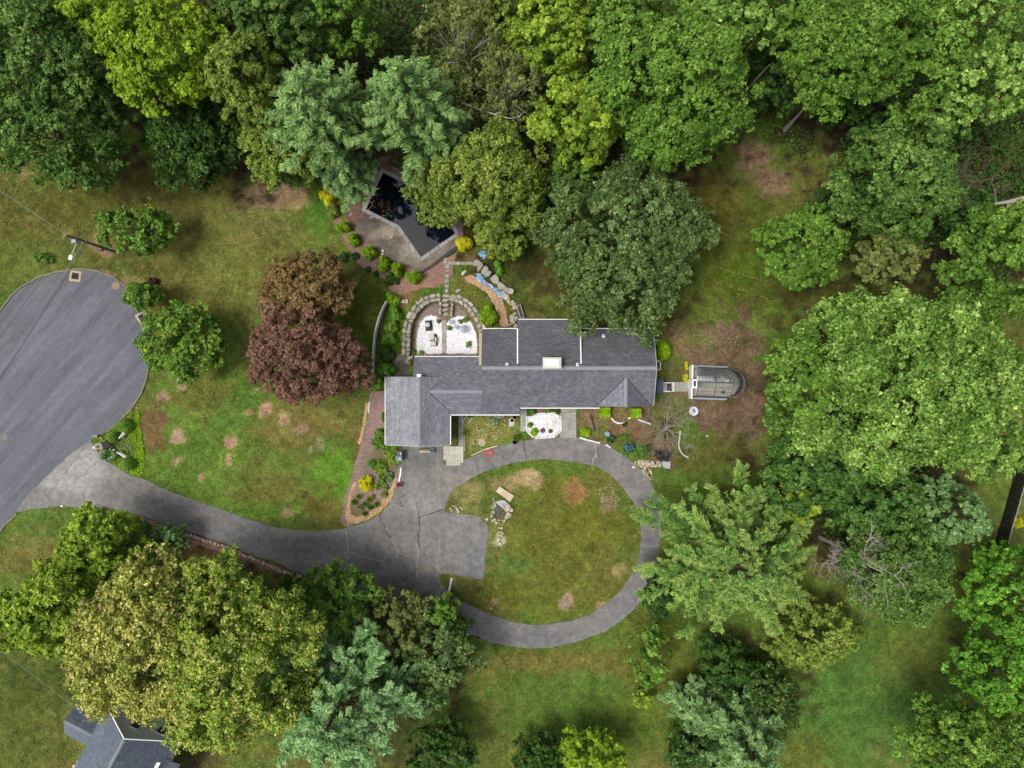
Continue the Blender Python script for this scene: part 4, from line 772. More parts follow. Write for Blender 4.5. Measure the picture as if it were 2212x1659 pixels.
# ---------------------------------------------------------------- greenhouse
gh = thing('greenhouse', 'glass greenhouse with dark frame and rounded end by the dirt patch', 'greenhouse', P(1550, 825))
def hq(x, y, z):          # apparent position at height z -> world
    p = P(x, y, z); return Vector(p)
ZE, ZR = 1.75, 2.75
gx0, gx1 = P(1506, 825, 1.8)[0], P(1582, 825, 2.2)[0]
yT, yB = P(0, 797, ZE)[1], P(0, 856, ZE)[1]; yR = P(0, 826, ZR)[1]
xw = P(1492, 0, 0)[0]
def bar(a, b, r=.035, m='frame', name='bar', par=None): return MB().tube([a, b], r, 5).build(name, M[m], par or gh)
rot = .035
def gp(x, y, z):
    cxg, cyg = (gx0 + gx1) / 2, yR; dx, dy = x - cxg, y - cyg
    return Vector((cxg + dx * math.cos(rot) + dy * math.sin(rot), cyg - dx * math.sin(rot) + dy * math.cos(rot), z))
NC = 10
xs_ = [gx0 + (gx1 - gx0) * i / NC for i in range(NC + 1)]
for i, x in enumerate(xs_):
    r = .05 if i in (0, 5, 10) else .014
    for ye, s in ((yT, 1), (yB, -1)):
        bar(gp(x, yR, ZR), gp(x, ye, ZE), r, name='rafter'); bar(gp(x, ye, ZE), gp(x, ye + s * .12, 0.45), r * .9, name='stud')
bar(gp(gx0, yR, ZR + .02), gp(gx1, yR, ZR + .02), .085, name='ridge_beam')
for ye, s in ((yT, 1), (yB, -1)):
    for f in (0.35, .68): bar(gp(gx0, yR + (ye - yR) * f, ZR + (ZE - ZR) * f), gp(gx1, yR + (ye - yR) * f, ZR + (ZE - ZR) * f), .026, name='purlin')
    bar(gp(gx0, ye, ZE), gp(gx1, ye, ZE), .05, name='eave_beam')
    a, b = gp(gx0 - .5, ye + s * .2, 0), gp(gx1, ye + s * .2, 0); d = (b - a).normalized(); nn = Vector((-d.y, d.x, 0)) * s * .18
    MB().prism([a, b, b + nn, a + nn], -.02, .5).build('base_wall', M['galv'], gh)
    fs = [0, .35, .68, 1]
    for i in range(NC):
        for k in range(3):
            p = [gp(xs_[i + (u in (1, 2))], yR + (ye - yR) * fs[k + (u > 1)], ZR + (ZE - ZR) * fs[k + (u > 1)]) for u in range(4)]
            mb = MB(); mb.poly([tuple(q + Vector((0, 0, .01))) for q in p]); mb.build('pane', M['pane'], gh)
        p = [gp(xs_[i], ye + .0, ZE), gp(xs_[i + 1], ye, ZE), gp(xs_[i + 1], ye + s * .12, .5), gp(xs_[i], ye + s * .12, .5)]
        mb = MB(); mb.poly([tuple(q) for q in p]); mb.build('pane', M['pane'], gh)
# white end wall frame
for y0, y1 in ((yT + .38, yT - 1.6), (yB + .95, yB - .35)):
    a = gp(gx0 - .42, y0, 0); b = gp(gx0 - .42, y1, 0); d = (b - a).normalized(); nn = Vector((d.y, -d.x, 0)) * .16
    MB().prism([a, b, b - nn, a - nn], 0, 1.1).build('end_wall', M['white'], gh)
for y in (yT + .1, yT - .75, yT - 1.5, yB + 1, yB + .05): bar(gp(gx0 - .36, y, 1.72), gp(gx0, y, 1.74), .05, 'galv', 'end_bar')
dr = MB().box(tuple(gp(gx0 - .3, yB + 1.25, 1.0)), (.5, .92, 2.0)).build('door', M['white'], gh); MB().box(tuple(gp(gx0 - .3, yB + 1.25, 2.0)), (.24, .6, .03)).build('pane', M['glassdark'], dr)
bar(gp(gx0, yR, ZR), gp(gx0, yR, .2), .05, name='post')
# rounded end: half dome of ribs and panes
NS = 12; cyx = gx1; rad = (yT - yB) / 2; cyy = (yT + yB) / 2
def dome(a, f):
    z = ZR - (ZR - ZE) * f; r = rad * f; return gp(cyx + math.cos(a) * r * 1.05, cyy + math.sin(a) * r + (yR - cyy) * (1 - f), z)
for k in range(NS + 1):
    a = -math.pi / 2 + math.pi * k / NS
    bar(dome(a, .08), dome(a, 1), .013, name='rib'); e = dome(a, 1); bar(e, Vector((e.x, e.y, 0)) + Vector((math.cos(a), math.sin(a), 0)) * .12, .02, name='stud')
    if k < NS:
        b = a + math.pi / NS
        for f0, f1 in ((.08, .55), (.55, 1)):
            mb = MB(); mb.poly([tuple(dome(a, f0)), tuple(dome(a, f1)), tuple(dome(b, f1)), tuple(dome(b, f0))]); mb.build('pane', M['pane'], gh)
        p0, p1 = dome(a, 1), dome(b, 1); o0 = Vector((math.cos(a), math.sin(a), 0)) * .12; o1 = Vector((math.cos(b), math.sin(b), 0)) * .12
        mb = MB(); mb.poly([tuple(p0), tuple(Vector((p0.x, p0.y, .1)) + o0), tuple(Vector((p1.x, p1.y, .1)) + o1), tuple(p1)]); mb.build('pane', M['pane'], gh)
        bar(dome(a, .55), dome(b, .55), .018, name='ring'); bar(dome(a, 1), dome(b, 1), .04, name='ring')
M['ghfloor'] = mat('ghfloor', lin((186, 180, 164)), rough=.95, n1=(1.2, .25), n2=(7, .2))
mb = MB(); pl = [gp(gx0 - .4, yT + .1, 0), gp(gx0 - .4, yB - .1, 0), gp(gx1, yB - .1, 0)] + [gp(cyx + math.cos(a) * rad, cyy + math.sin(a) * rad, 0) for a in [(-.5 + k / 8) * math.pi for k in range(9)]] + [gp(gx1, yT + .1, 0)]
mb.prism(pl, 0, .05); mb.build('floor', M['ghfloor'], gh)
def ghbox(name, label, cat, x, y, z, d, m, rz=-rot):
    p = gp(x, y, z); t = MB().box((p.x, p.y, z), d, rz).build(name, M[m]); tag(t, label, cat); return t
bench = thing('potting_bench', 'long grey potting bench along the upper greenhouse wall', 'bench', tuple(gp(gx0 + 1, yT - .5, 0)))
for i in range(5):
    p = gp(gx0 + .35 + i * .42, yT - .65, .8); MB().box((p.x, p.y, .8), (.38, 1.05, .05), -rot).build('board', M['steel'], bench)
for dx, dy in ((.2, -.2), (2.0, -.2), (.2, -1.1), (2.0, -1.1)):
    p = gp(gx0 + dx, yT + dy, .4); MB().box((p.x, p.y, .4), (.07, .07, .75)).build('leg', M['galv'], bench)
ghbox('shade_board', 'bright white panel lying under the greenhouse ridge', 'panel', gx0 + .95, yR + .34, 1.5, (1.8, .52, .06), 'white')
ghbox('white_tray', 'white tray at the rounded end of the greenhouse ridge', 'tray', gx1 - .22, yR + .18, 1.0, (.4, .5, .08), 'white')
for i, (dx, dy, w, h, m, l) in enumerate([(-.45, .5, .7, .3, 'white', 'torn white sheeting near the upper rounded corner inside the greenhouse'), (-.6, .95, .5, .25, 'offwhite', 'crumpled pale sheeting against the upper greenhouse glass'), (-.35, -1.0, .5, .34, 'charcoal', 'dark sack on the greenhouse floor near the lower corner'), (.35, -.6, .3, .26, 'tarp', 'pale bucket inside the rounded greenhouse end'), (-2.6, -.35, .5, .3, 'tarp', 'pale blue grey bag on the floor below the greenhouse ridge'), (.3, .1, .3, .4, 'bluegrey', 'blue grey jug at the centre of the rounded end')]):
    t = MB(); p = gp(gx1 + dx, yR + dy, .3); t.prism([(p.x + w / 2 * math.cos(a) * R0.uniform(.7, 1.1), p.y + h / 2 * math.sin(a) * R0.uniform(.7, 1.2)) for a in [k * 2 * math.pi / 9 for k in range(9)]], .05, .35); o = t.build(('sheeting', 'sheeting', 'sack', 'bucket', 'bag', 'jug')[i], M[m]); tag(o, l, ('sheeting', 'sheeting', 'sack', 'bucket', 'bag', 'jug')[i])

# ---------------------------------------------------------------- neighbour's house (lower left)
nb = thing('neighbour_house', 'white house with slate grey roofs at the lower left corner', 'house', P(260, 1640))
U = Vector((.887, -.461)); W_ = Vector((-.461, -.887))      # along the gable, along the ridge (away from the camera)
N0 = Vector((-749 * S, -688 * S))
def np_(u, w, z): p = N0 + U * u + W_ * w; return (p.x, p.y, z)
def npl(pts, base=(98, 108, 120)): return ([np_(*p) for p in pts], None, base)
hw = 3.55; za, ze = 8.3, 5.5
zl = lambda u: za - (za - ze) * abs(u) / hw
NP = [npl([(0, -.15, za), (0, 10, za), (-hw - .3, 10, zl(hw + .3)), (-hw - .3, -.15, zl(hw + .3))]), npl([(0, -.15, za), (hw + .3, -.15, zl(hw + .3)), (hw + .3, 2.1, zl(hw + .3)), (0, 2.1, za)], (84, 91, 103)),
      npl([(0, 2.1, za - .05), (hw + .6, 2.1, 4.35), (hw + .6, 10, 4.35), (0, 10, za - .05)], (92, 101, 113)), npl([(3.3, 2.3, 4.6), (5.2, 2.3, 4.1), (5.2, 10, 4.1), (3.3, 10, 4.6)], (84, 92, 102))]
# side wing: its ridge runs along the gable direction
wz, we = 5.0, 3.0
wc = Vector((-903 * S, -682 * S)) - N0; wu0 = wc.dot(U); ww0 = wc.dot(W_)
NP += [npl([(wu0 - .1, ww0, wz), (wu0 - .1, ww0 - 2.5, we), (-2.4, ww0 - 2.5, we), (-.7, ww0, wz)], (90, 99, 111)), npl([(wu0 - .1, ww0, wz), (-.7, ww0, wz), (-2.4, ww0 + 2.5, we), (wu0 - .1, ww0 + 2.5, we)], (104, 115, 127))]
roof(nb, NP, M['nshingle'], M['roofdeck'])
ridge_caps(nb, np_(0, -.15, za), np_(0, 10, za), .3, .7); ridge_caps(nb, np_(wu0 - .1, ww0, wz), np_(-.9, ww0, wz), .3, .7)
def nw(pts, z0, z1): return MB().prism([np_(*p, 0)[:2] for p in pts], z0, z1).build('wall', M['nwall'], nb)
nw([(-hw, .1), (hw, .1), (hw, 9.8), (-hw, 9.8)], 0, ze - .25)
mb = MB(); a, b, c = Vector(np_(-hw, .1, ze - .25)), Vector(np_(hw, .1, ze - .25)), Vector(np_(0, .1, za - .12)); t_ = Vector((W_.x, W_.y, 0)) * .15
mb.v = [tuple(v) for v in (a, b, c, a + t_, b + t_, c + t_)]; mb.f = [[0, 1, 2], [5, 4, 3], [0, 3, 4, 1], [1, 4, 5, 2], [2, 5, 3, 0]]; mb.build('gable_wall', M['nwall'], nb)
mb = MB(); mb.poly([np_(.1, 2.08, za - .1), np_(hw + .25, 2.08, zl(hw + .25)), np_(hw + .25, 2.08, 4.4)]); mb.build('cheek_wall', M['white'], nb)
for s in (-1, 1):
    A = Vector(np_(0, -.2, za)); B = Vector(np_(s * (hw + .3), -.2, zl(hw + .3))); t2 = Vector((W_.x, W_.y, 0)) * .12
    mb = MB(); mb.slab([tuple(A - t2), tuple(B - t2), tuple(B), tuple(A)], .2); mb.build('rake_board', M['white'], nb)
nw([(wu0 + .15, ww0 - 2.2), (-hw + .1, ww0 - 2.2), (-hw + .1, ww0 + 2.2), (wu0 + .15, ww0 + 2.2)], 0, 2.85)
for u, z in ((-.35, 5.3), (2.0, 4.3)):
    p = N0 + U * u + W_ * .06; rz = math.atan2(U.y, U.x); wf = MB().box((p.x, p.y, z), (1.0, .14, 1.15), rz).build('window', M['white'], nb)
    for q in (-.25, .25): MB().box((p.x, p.y, z + q), (.8, .2, .44), rz).build('pane', M['glassdark'], wf)
np0 = thing('flagstone_patio', 'patio of red and grey flagstones by the white house corner', 'patio', P(190, 1640))
M['redslab'] = mat('redslab', cols=[lin((176, 120, 104)), lin((168, 166, 158)), lin((190, 176, 150)), lin((140, 134, 138)), lin((176, 160, 130))], rough=.9, n1=(3, .12))
for j in range(6):
    for i in range(2):
        p = Vector(P(198 - j * 9 + i * 11, 1616 + j * 10 + i * 6)[:2]); put_stone(np0, p.x, p.y, .0, .62, .6, .06, R0.uniform(0, 1), 'flagstone', tilt=0).data = None if False else STONES[(i + j) % 10]
for o in np0.children:
    o.data = o.data.copy(); o.data.materials.clear(); o.data.materials.append(M['redslab'])
pb = MB().prism([P(192, 1609, .5)[:2], P(214, 1622, .5)[:2], P(209, 1632, .5)[:2], P(187, 1618, .5)[:2]], 0, .6).build('planter_wall', M['offwhite']); tag(pb, 'white low block wall at the neighbour patio end', 'wall')
g = thing('patio_grille', 'dark slatted bench by the white house patio', 'bench', P(208, 1630))
for k in range(4):
    a, b = P(200 + k * 2.4, 1632 - k * 0 + k * 1.5, .45), P(208 + k * 2.4, 1624 + k * 1.5, .45); A, B = Vector(a), Vector(b); c = (A + B) / 2
    MB().box((c.x, c.y, .42), ((B - A).length * 1.6, .07, .05), math.atan2(B.y - A.y, B.x - A.x)).build('slat', M['dark'], g)
for dx in (-.4, .4): MB().box((P(208, 1630)[0] + dx, P(208, 1630)[1], .2), (.06, .3, .4), .8).build('leg', M['dark'], g)
# ---------------------------------------------------------------- vegetation
K = 1.35
PAL = {k: [np.array(lin(c, K)) * np.array([.97, 1.03, .86]) for c in v] for k, v in {
 'dark': [(76, 104, 48), (112, 136, 68), (54, 80, 34)], 'yel': [(114, 140, 34), (144, 164, 46), (80, 106, 24)], 'mid': [(84, 116, 44), (118, 146, 62), (62, 90, 32)],
 'light': [(98, 130, 54), (150, 174, 96), (62, 92, 34)], 'oak': [(78, 98, 54), (114, 132, 84), (54, 74, 36)], 'pine': [(100, 132, 76), (140, 164, 106), (68, 96, 48)],
 'spruce': [(106, 142, 90), (148, 178, 130), (72, 106, 60)], 'ypine': [(96, 128, 62), (138, 154, 84), (64, 98, 46)], 'olive': [(104, 120, 50), (138, 148, 70), (78, 96, 38)],
 'copper': [(112, 80, 72), (134, 100, 88), (88, 62, 56)], 'bronze': [(114, 90, 60), (136, 110, 74), (86, 72, 44)], 'tan': [(126, 136, 58), (166, 162, 84), (80, 102, 36)], 'tangreen': [(108, 134, 44), (150, 164, 66), (70, 102, 28)],
 'ygreen': [(112, 136, 44), (152, 166, 62), (80, 106, 30)], 'arb': [(104, 134, 22), (128, 154, 32), (74, 104, 14)], 'gold': [(180, 172, 26), (206, 196, 44), (140, 140, 22)], 'deep': [(50, 78, 32), (72, 100, 42), (38, 60, 24)],
 'bright': [(78, 122, 38), (112, 152, 54), (56, 94, 28)], 'brownish': [(98, 106, 58), (126, 130, 78), (76, 84, 42)], 'shade': [(62, 94, 42), (92, 120, 58), (42, 68, 28)], 'bluegreen': [(96, 126, 78), (132, 158, 106), (66, 94, 50)], 'lime': [(128, 160, 22), (156, 186, 34), (96, 130, 16)],
 'greyleaf': [(128, 138, 112), (160, 166, 142), (96, 108, 80)], 'topiary': [(104, 140, 56), (126, 160, 66), (82, 116, 44)], 'purple': [(84, 50, 52), (104, 62, 60), (62, 40, 42)]}.items()}
def leaves(P0, N0, ln, wd, C, rng, axis=None, fold=.18):
    """rhombic leaf sprays: centre, facing, length, width, colour"""
    n = len(P0); N0 = N0 / (np.linalg.norm(N0, axis=1, keepdims=True) + 1e-9)
    a = axis if axis is not None else rng.normal(size=(n, 3))
    a = a - N0 * (a * N0).sum(1, keepdims=True); a /= (np.linalg.norm(a, axis=1, keepdims=True) + 1e-9); b = np.cross(N0, a)
    q_ = .42 + 1.16 * rng.beta(1.7, 2.2, n); l = (ln * q_ * rng.uniform(.85, 1.15, n))[:, None]; w = (wd * q_ * rng.uniform(.8, 1.2, n))[:, None]
    V = np.empty((n, 3, 3)); V[:, 0] = P0 - a * l * .45 + b * w * .5; V[:, 1] = P0 - a * l * .45 - b * w * .5; V[:, 2] = P0 + a * l * .55
    return V.reshape(-1, 3), np.repeat(C, 3, axis=0)
def unit(rng, n): d = rng.normal(size=(n, 3)); return d / np.linalg.norm(d, axis=1, keepdims=True)
def palmix(pal, u, v):
    a, b, c = pal; u = np.clip(u, 0, 1)[:, None]; v = v[:, None]
    return np.where(u > .5, a + (b - a) * (u - .5) * 2, c + (a - c) * u * 2) * v
def crown_broad(rng, c, rx, ry, zc, zt, n, pal, ln=.30, lobes=None, lobe=.25, gap=0.0, flower=None, weep=0.0, sub=34, low=.35, flat=.72, fingers=9, inner=.09):
    """points of a broad crown: clumps on a dome, each clump a cluster of leaf tufts, some boughs reaching out past the rest"""
    R = (rx + ry) / 2; hz = zt - zc; Nl = lobes or int(20 + R * 6.0); ins = 1 - lobe * .78
    i = np.arange(Nl) + .5; ph = np.arccos(1 - i / Nl * (1 + low)); th = math.pi * (1 + 5 ** .5) * i + rng.uniform(0, 6) + rng.normal(size=Nl) * .12
    dz = np.cos(ph); dr = np.sqrt(np.maximum(0, 1 - dz * dz))
    wob = 1 + .12 * np.sin(th * 3 + rng.uniform(0, 6)) + .09 * np.sin(th * 5 + rng.uniform(0, 6)) + .06 * np.sin(th * 8 + rng.uniform(0, 6)) + rng.uniform(-.18, .10, Nl)
    dep = rng.uniform(.74, 1.10, Nl)
    lc = np.stack([np.cos(th) * dr * rx * ins * wob, np.sin(th) * dr * ry * ins * wob, dz * hz * .84 * dep], 1)
    lr = R * lobe * rng.uniform(.62, 1.28, Nl)
    fa = rng.uniform(0, 6.28, fingers); fq = rng.uniform(.88, 1.06, fingers)
    lc = np.concatenate([lc, np.stack([np.cos(fa) * rx * fq, np.sin(fa) * ry * fq, rng.uniform(-.25, .25, fingers) * hz], 1)]); lr = np.concatenate([lr, R * lobe * rng.uniform(.40, .65, fingers)]); Nl += fingers
    w = lr ** 2; w = w / w.sum(); cnt = np.maximum(20, (n * w).astype(int))
    Ps, Ns, Us, Vs, Fs = [], [], [], [], []
    ltint = rng.uniform(-.22, .22, Nl); ldim = rng.uniform(.86, 1.12, Nl)
    for k in range(Nl):
        out = lc[k] / np.array([rx, ry, max(hz, 1)]); out = out / (np.linalg.norm(out) + 1e-6)
        m = cnt[k]; ns = max(7, int(sub * (lr[k] / 2.0) ** 1.6 + 5))
        sd = unit(rng, ns) + out * .45 + np.array([0, 0, .45]); sd /= np.linalg.norm(sd, axis=1, keepdims=True)
        sp = sd * np.array([1, 1, flat]) * lr[k] * rng.uniform(.45, 1.12, (ns, 1))
        tr = np.clip(lr[k] * .27, .22, .62) * rng.uniform(.7, 1.25, ns)
        idx = rng.integers(0, ns, m); g = unit(rng, m) * (rng.uniform(0, 1, (m, 1)) ** .45); gn = g.copy(); g = g * tr[idx][:, None]
        p = lc[k] + sp[idx] + g * np.array([1, 1, .75])
        if weep: p[:, 2] -= weep * rng.uniform(0, 1, m) ** 2 * lr[k]
        Ps.append(p); Ns.append(sd[idx] * .45 + gn * .7 + np.array([0, 0, .5]) + rng.normal(size=(m, 3)) * .45)
        Us.append(.5 + ltint[k] + rng.uniform(-.24, .24, ns)[idx] + rng.normal(size=m) * .24)
        Vs.append(ldim[k] * rng.uniform(.72, 1.28, m)); Fs.append(gn[:, 2])
    Pn = np.concatenate(Ps); Nn = np.concatenate(Ns); u = np.concatenate(Us); v = np.concatenate(Vs); f = np.concatenate(Fs)
    # sparse inner foliage, darker tones paint in the shade inside the crown
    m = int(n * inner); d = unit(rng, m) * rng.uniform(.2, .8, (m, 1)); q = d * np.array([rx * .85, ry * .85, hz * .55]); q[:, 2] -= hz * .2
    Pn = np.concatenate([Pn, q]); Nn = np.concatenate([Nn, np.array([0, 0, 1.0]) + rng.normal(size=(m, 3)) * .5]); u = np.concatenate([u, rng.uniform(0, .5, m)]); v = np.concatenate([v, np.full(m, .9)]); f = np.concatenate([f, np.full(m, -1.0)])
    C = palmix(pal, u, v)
    if flower is not None:
        t = .9 * np.clip(f * 1.5 - .55 + rng.normal(size=len(f)) * .3, 0, 1)[:, None]; C = C * (1 - t) + flower * t * v[:, None]
    if gap:
        a = fbm(Pn[:, 0] + c[0], Pn[:, 1] + c[1], R * .35, 17, 3); k = a > gap; Pn, Nn, C = Pn[k], Nn[k], C[k]
    Pn = Pn + np.array([0, 0, zc])
    V, CC = leaves(Pn, Nn, ln, ln * .72, C, rng); return V, CC, lc + np.array([0, 0, zc])
def crown_conifer(rng, R, zlow, h, n, pal, ln=.5, levels=15, per=8, droop=.22, up=.16, twig=.24, power=.85, width=.30):
    Vs = []; Cs = []; B = []
    Ls = []
    for k in range(levels):
        t = k / (levels - 1); z = zlow + (h - zlow - .8) * t; L0 = R * (1 - t) ** power + .5; a0 = rng.uniform(0, 6.3)
        for j in range(per if t < .8 else 5):
            Ls.append((a0 + 2 * math.pi * j / (per if t < .8 else 5) + rng.uniform(-.28, .28), z + rng.uniform(-.35, .35), L0 * rng.uniform(.68, 1.18), rng.uniform(-.28, .28), rng.uniform(.88, 1.12)))
    tot = sum(l[2] ** 1.5 for l in Ls)
    for (a, z, L, ti, di) in Ls:
        m = max(40, int(n * L ** 1.5 / tot)); d = np.array([math.cos(a), math.sin(a), 0]); e = np.array([-math.sin(a), math.cos(a), 0])
        nt = max(5, int(L * 3.2)); st = rng.uniform(.18, 1.0, nt) ** .75; side = rng.choice([-1.0, 1.0], nt); tl = L * twig * (1.12 - st * .75) * rng.uniform(.6, 1.15, nt); ta = rng.uniform(.55, 1.05, nt)
        idx = rng.integers(0, nt, m); u = rng.uniform(0, 1, m) ** .8; s = st[idx] * L; off = tl[idx] * u
        td = d[None, :] * np.cos(ta[idx])[:, None] + e[None, :] * (np.sin(ta[idx]) * side[idx])[:, None]
        p = d[None, :] * s[:, None] + td * off[:, None]; rr = np.linalg.norm(p[:, :2], axis=1) / L
        zz = z + L * (up * rr - droop * rr ** 2 + .10 * np.maximum(0, rr - .6)) + rng.normal(size=m) * .10
        p[:, 2] = zz; p += rng.normal(size=(m, 3)) * np.array([.10, .10, .05])
        ax = td + rng.normal(size=(m, 3)) * .30; ax[:, 2] += .18
        N = np.array([0, 0, 1.0]) + rng.normal(size=(m, 3)) * .40 + d * .15
        C = palmix(pal, .36 + ti * .8 + (u - .4) * .75 + (rr - .5) * .25 + rng.normal(size=m) * .20, di * rng.uniform(.74, 1.26, m))
        V, CC = leaves(p, N, ln, ln * width, C, rng, ax, .1); Vs.append(V); Cs.append(CC)
        B.append([(0, 0, z), (d[0] * L * .5, d[1] * L * .5, z + L * (up * .5 - droop * .25)), (d[0] * L * .9, d[1] * L * .9, z + L * (up * .9 - droop * .81 + .03))])
    return np.concatenate(Vs), np.concatenate(Cs), B
def tree(name, label, cx, cy, rx, ry, zc, zt, n, pal, kind='broad', seed=None, zref=None, cat='tree', group=None, trunk=.28, limbs=10, barkm='bark', **kw):
    """cx, cy, rx, ry: place and half size of the crown as surveyed from above; zc: height of its widest part; zt: top"""
    seed = seed if seed is not None else int(cx * 7 + cy * 13); rng = np.random.default_rng(seed); zr = zc if zref is None else zref
    f = (H - zr) / H * S; x, y, _ = P(cx, cy, zr); rX, rY = rx * f, ry * f
    t = thing(name, label, cat, (x, y, 0), group)
    if kind == 'broad':
        V, C, lc = crown_broad(rng, (x, y), rX, rY, zc, zt, n, PAL[pal], **kw)
        me = from_arrays('crown', V, 3, C); add('crown', me, M['leaf'], t)
        mb = MB(); zf = zc + (zt - zc) * .15; bend = rng.uniform(-.3, .3, 2)
        mb.tube([(x, y, -.1), (x + bend[0] * .3, y + bend[1] * .3, zc * .45), (x + bend[0], y + bend[1], zf)], [trunk * 1.25, trunk, trunk * .6], 8)
        for q in lc[rng.permutation(len(lc))[:limbs]]:
            s = Vector((x + bend[0] * .7, y + bend[1] * .7, zc * rng.uniform(.45, .8))); e = Vector((x + q[0] * .92, y + q[1] * .92, q[2])); m_ = s.lerp(e, .5) + Vector((0, 0, .08 * (e - s).length))
            mb.tube([s, m_, e], [trunk * .42, trunk * .26, trunk * .08], 5)
        mb.build('trunk', M[barkm], t)
    else:
        V, C, B = crown_conifer(rng, (rX + rY) / 2, zc, zt, n, PAL[pal], **kw)
        me = from_arrays('crown', V, 3, C); add('crown', me, M['leaf'], t)
        mb = MB(); mb.tube([(x, y, -.1), (x, y, zt * .5), (x, y, zt - .6)], [trunk, trunk * .6, .04], 8)
        for b in B: mb.tube([(x + p[0], y + p[1], p[2]) for p in b], [.06, .04, .015], 4)
        mb.build('trunk', M[barkm], t)
    return t
T = tree
T('maple_tree', 'broad dark blue green maple at the upper left edge of the lawn', 110, 135, 145, 112, 11, 18, 26000, 'dark')
T('maple_tree', 'rounded dark maple standing forward onto the lawn at upper left', 138, 300, 118, 102, 9, 16, 20000, 'dark')
T('maple_tree', 'small dark maple lobe right of the two big upper left maples', 215, 215, 74, 56, 9, 14, 9000, 'dark')
T('maple_tree', 'dark maple cut by the left frame edge above the lawn', -10, 270, 70, 80, 9, 15, 9000, 'dark')
T('maple_tree', 'small green tree at the top edge left of the yellow maple', 150, 15, 52, 50, 9, 14, 6000, 'mid')
T('maple_tree', 'large yellow green maple at the top left of the wood', 365, 118, 128, 112, 12, 19, 26000, 'yel')
T('maple_tree', 'smaller yellow green maple top beside the left edge of the big yellow one', 222, 38, 64, 62, 12, 17, 9000, 'yel')
T('maple_tree', 'olive toned tree behind the yellow maple at the top edge', 470, 25, 60, 62, 11, 16, 8000, 'olive')
T('maple_tree', 'dark green tree at the top edge left of centre', 545, 22, 66, 66, 12, 17, 10000, 'dark')
T('maple_tree', 'dark green tree at the top edge above the left pine', 640, 40, 80, 74, 11, 17, 13000, 'dark')
T('maple_tree', 'mid green tree at the top edge above the gap between the pines', 745, 50, 74, 76, 9, 15, 11000, 'mid')
T('larch_tree', 'olive gold feathery tree left of the left pine', 535, 175, 70, 92, 11, 17, 15000, 'olive', ln=.30, weep=.5)
T('cherry_tree', 'low dark tree with loose rim on the lawn below the yellow maple', 416, 308, 104, 88, 5, 9, 15000, 'deep', ln=.30, trunk=.2)
T('hedge_tree', 'tangled green tree mass below the left pine by the mulch', 612, 312, 86, 92, 6, 10, 16000, 'olive', ln=.28)
T('hedge_tree', 'deeper green bushy tree just above the pinkish mulch patch', 640, 355, 60, 46, 4, 7, 9000, 'mid', ln=.26)
T('pine_tree', 'grey green white pine, left one of the pair above the pool', 690, 245, 112, 138, 10, 21, 34000, 'pine', 'conifer', zref=13, levels=11, per=9, ln=.40)
T('pine_tree', 'grey green white pine, right one of the pair above the pool', 885, 215, 108, 124, 10, 21, 32000, 'pine', 'conifer', zref=14, levels=11, per=9, ln=.40)
T('pine_tree', 'smaller blue green pine leaning over the left side of the pool deck', 745, 365, 56, 66, 5, 10, 10000, 'bluegreen', 'conifer', zref=7, levels=9, ln=.4)
T('pine_tree', 'lower blue green pine between the right pine and the golden tree', 955, 300, 66, 66, 6, 13, 13000, 'bluegreen', 'conifer', zref=8, levels=10, ln=.4)
T('birch_tree', 'thin half bare olive tree at the upper middle of the wood', 1000, 105, 100, 92, 10, 16, 11000, 'brownish', gap=.47, ln=.26, limbs=26, barkm='deadwood')
T('birch_tree', 'half bare olive brown tree with pale limbs above the golden tree', 1095, 200, 92, 80, 9, 15, 10000, 'brownish', gap=.47, ln=.26, limbs=26, barkm='deadwood')
T('ash_tree', 'yellow olive tree at the top edge right of the half bare ones', 1195, 70, 88, 105, 11, 17, 16000, 'ygreen')
T('ash_tree', 'olive green rounded tree left of the biggest bright maple', 1240, 265, 94, 88, 10, 16, 15000, 'ygreen')
T('ash_tree', 'dark olive tree top at the upper edge near the half bare trees', 1090, 10, 66, 56, 10, 15, 7000, 'olive', gap=.38)
T('maple_tree', 'biggest bright green maple at the top centre right', 1450, 190, 172, 150, 13, 20, 38000, 'mid')
T('maple_tree', 'bright green maple at the top edge left of the biggest one', 1340, 45, 90, 88, 13, 19, 15000, 'mid')
T('maple_tree', 'bright green maple at the top edge right of the biggest one', 1540, 40, 84, 80, 13, 19, 14000, 'light')
T('maple_tree', 'lower dark green maple skirt above the oak on the lawn edge', 1420, 300, 84, 56, 6, 11, 9000, 'mid')
T('hedge_tree', 'small bright green tree squeezed between olive tree and oak', 1245, 345, 54, 44, 6, 10, 7000, 'mid')
T('larch_tree', 'golden olive feathery tree hanging over the right of the pool', 1055, 385, 118, 108, 8, 14, 28000, 'olive', ln=.27, weep=.9)
T('larch_tree', 'lower golden olive branches reaching over the pool corner', 968, 402, 92, 82, 4, 8, 16000, 'olive', ln=.26, weep=.7)
T('hedge_tree', 'dark olive tree below the golden tree beside the boulders', 1085, 500, 54, 62, 4, 7, 10000, 'olive', ln=.26)
T('hedge_tree', 'dark green undergrowth tree between golden tree and oak', 1160, 420, 52, 60, 4, 8, 8000, 'deep', ln=.28)
T('oak_tree', 'huge round dark grey green oak behind the house', 1342, 536, 174, 178, 7, 14, 54000, 'oak', ln=.27, lobes=130, lobe=.17, trunk=.45, sub=30, fingers=2)
T('maple_tree', 'pale bright tree top at the upper edge above the leaning trunks', 1655, 30, 76, 66, 12, 17, 10000, 'light')
T('maple_tree', 'broad bright green maple at the top right with a visible trunk', 1830, 105, 148, 122, 13, 20, 30000, 'mid')
T('maple_tree', 'pale green maple at the top edge of the upper right corner', 2080, 60, 124, 92, 13, 20, 20000, 'light')
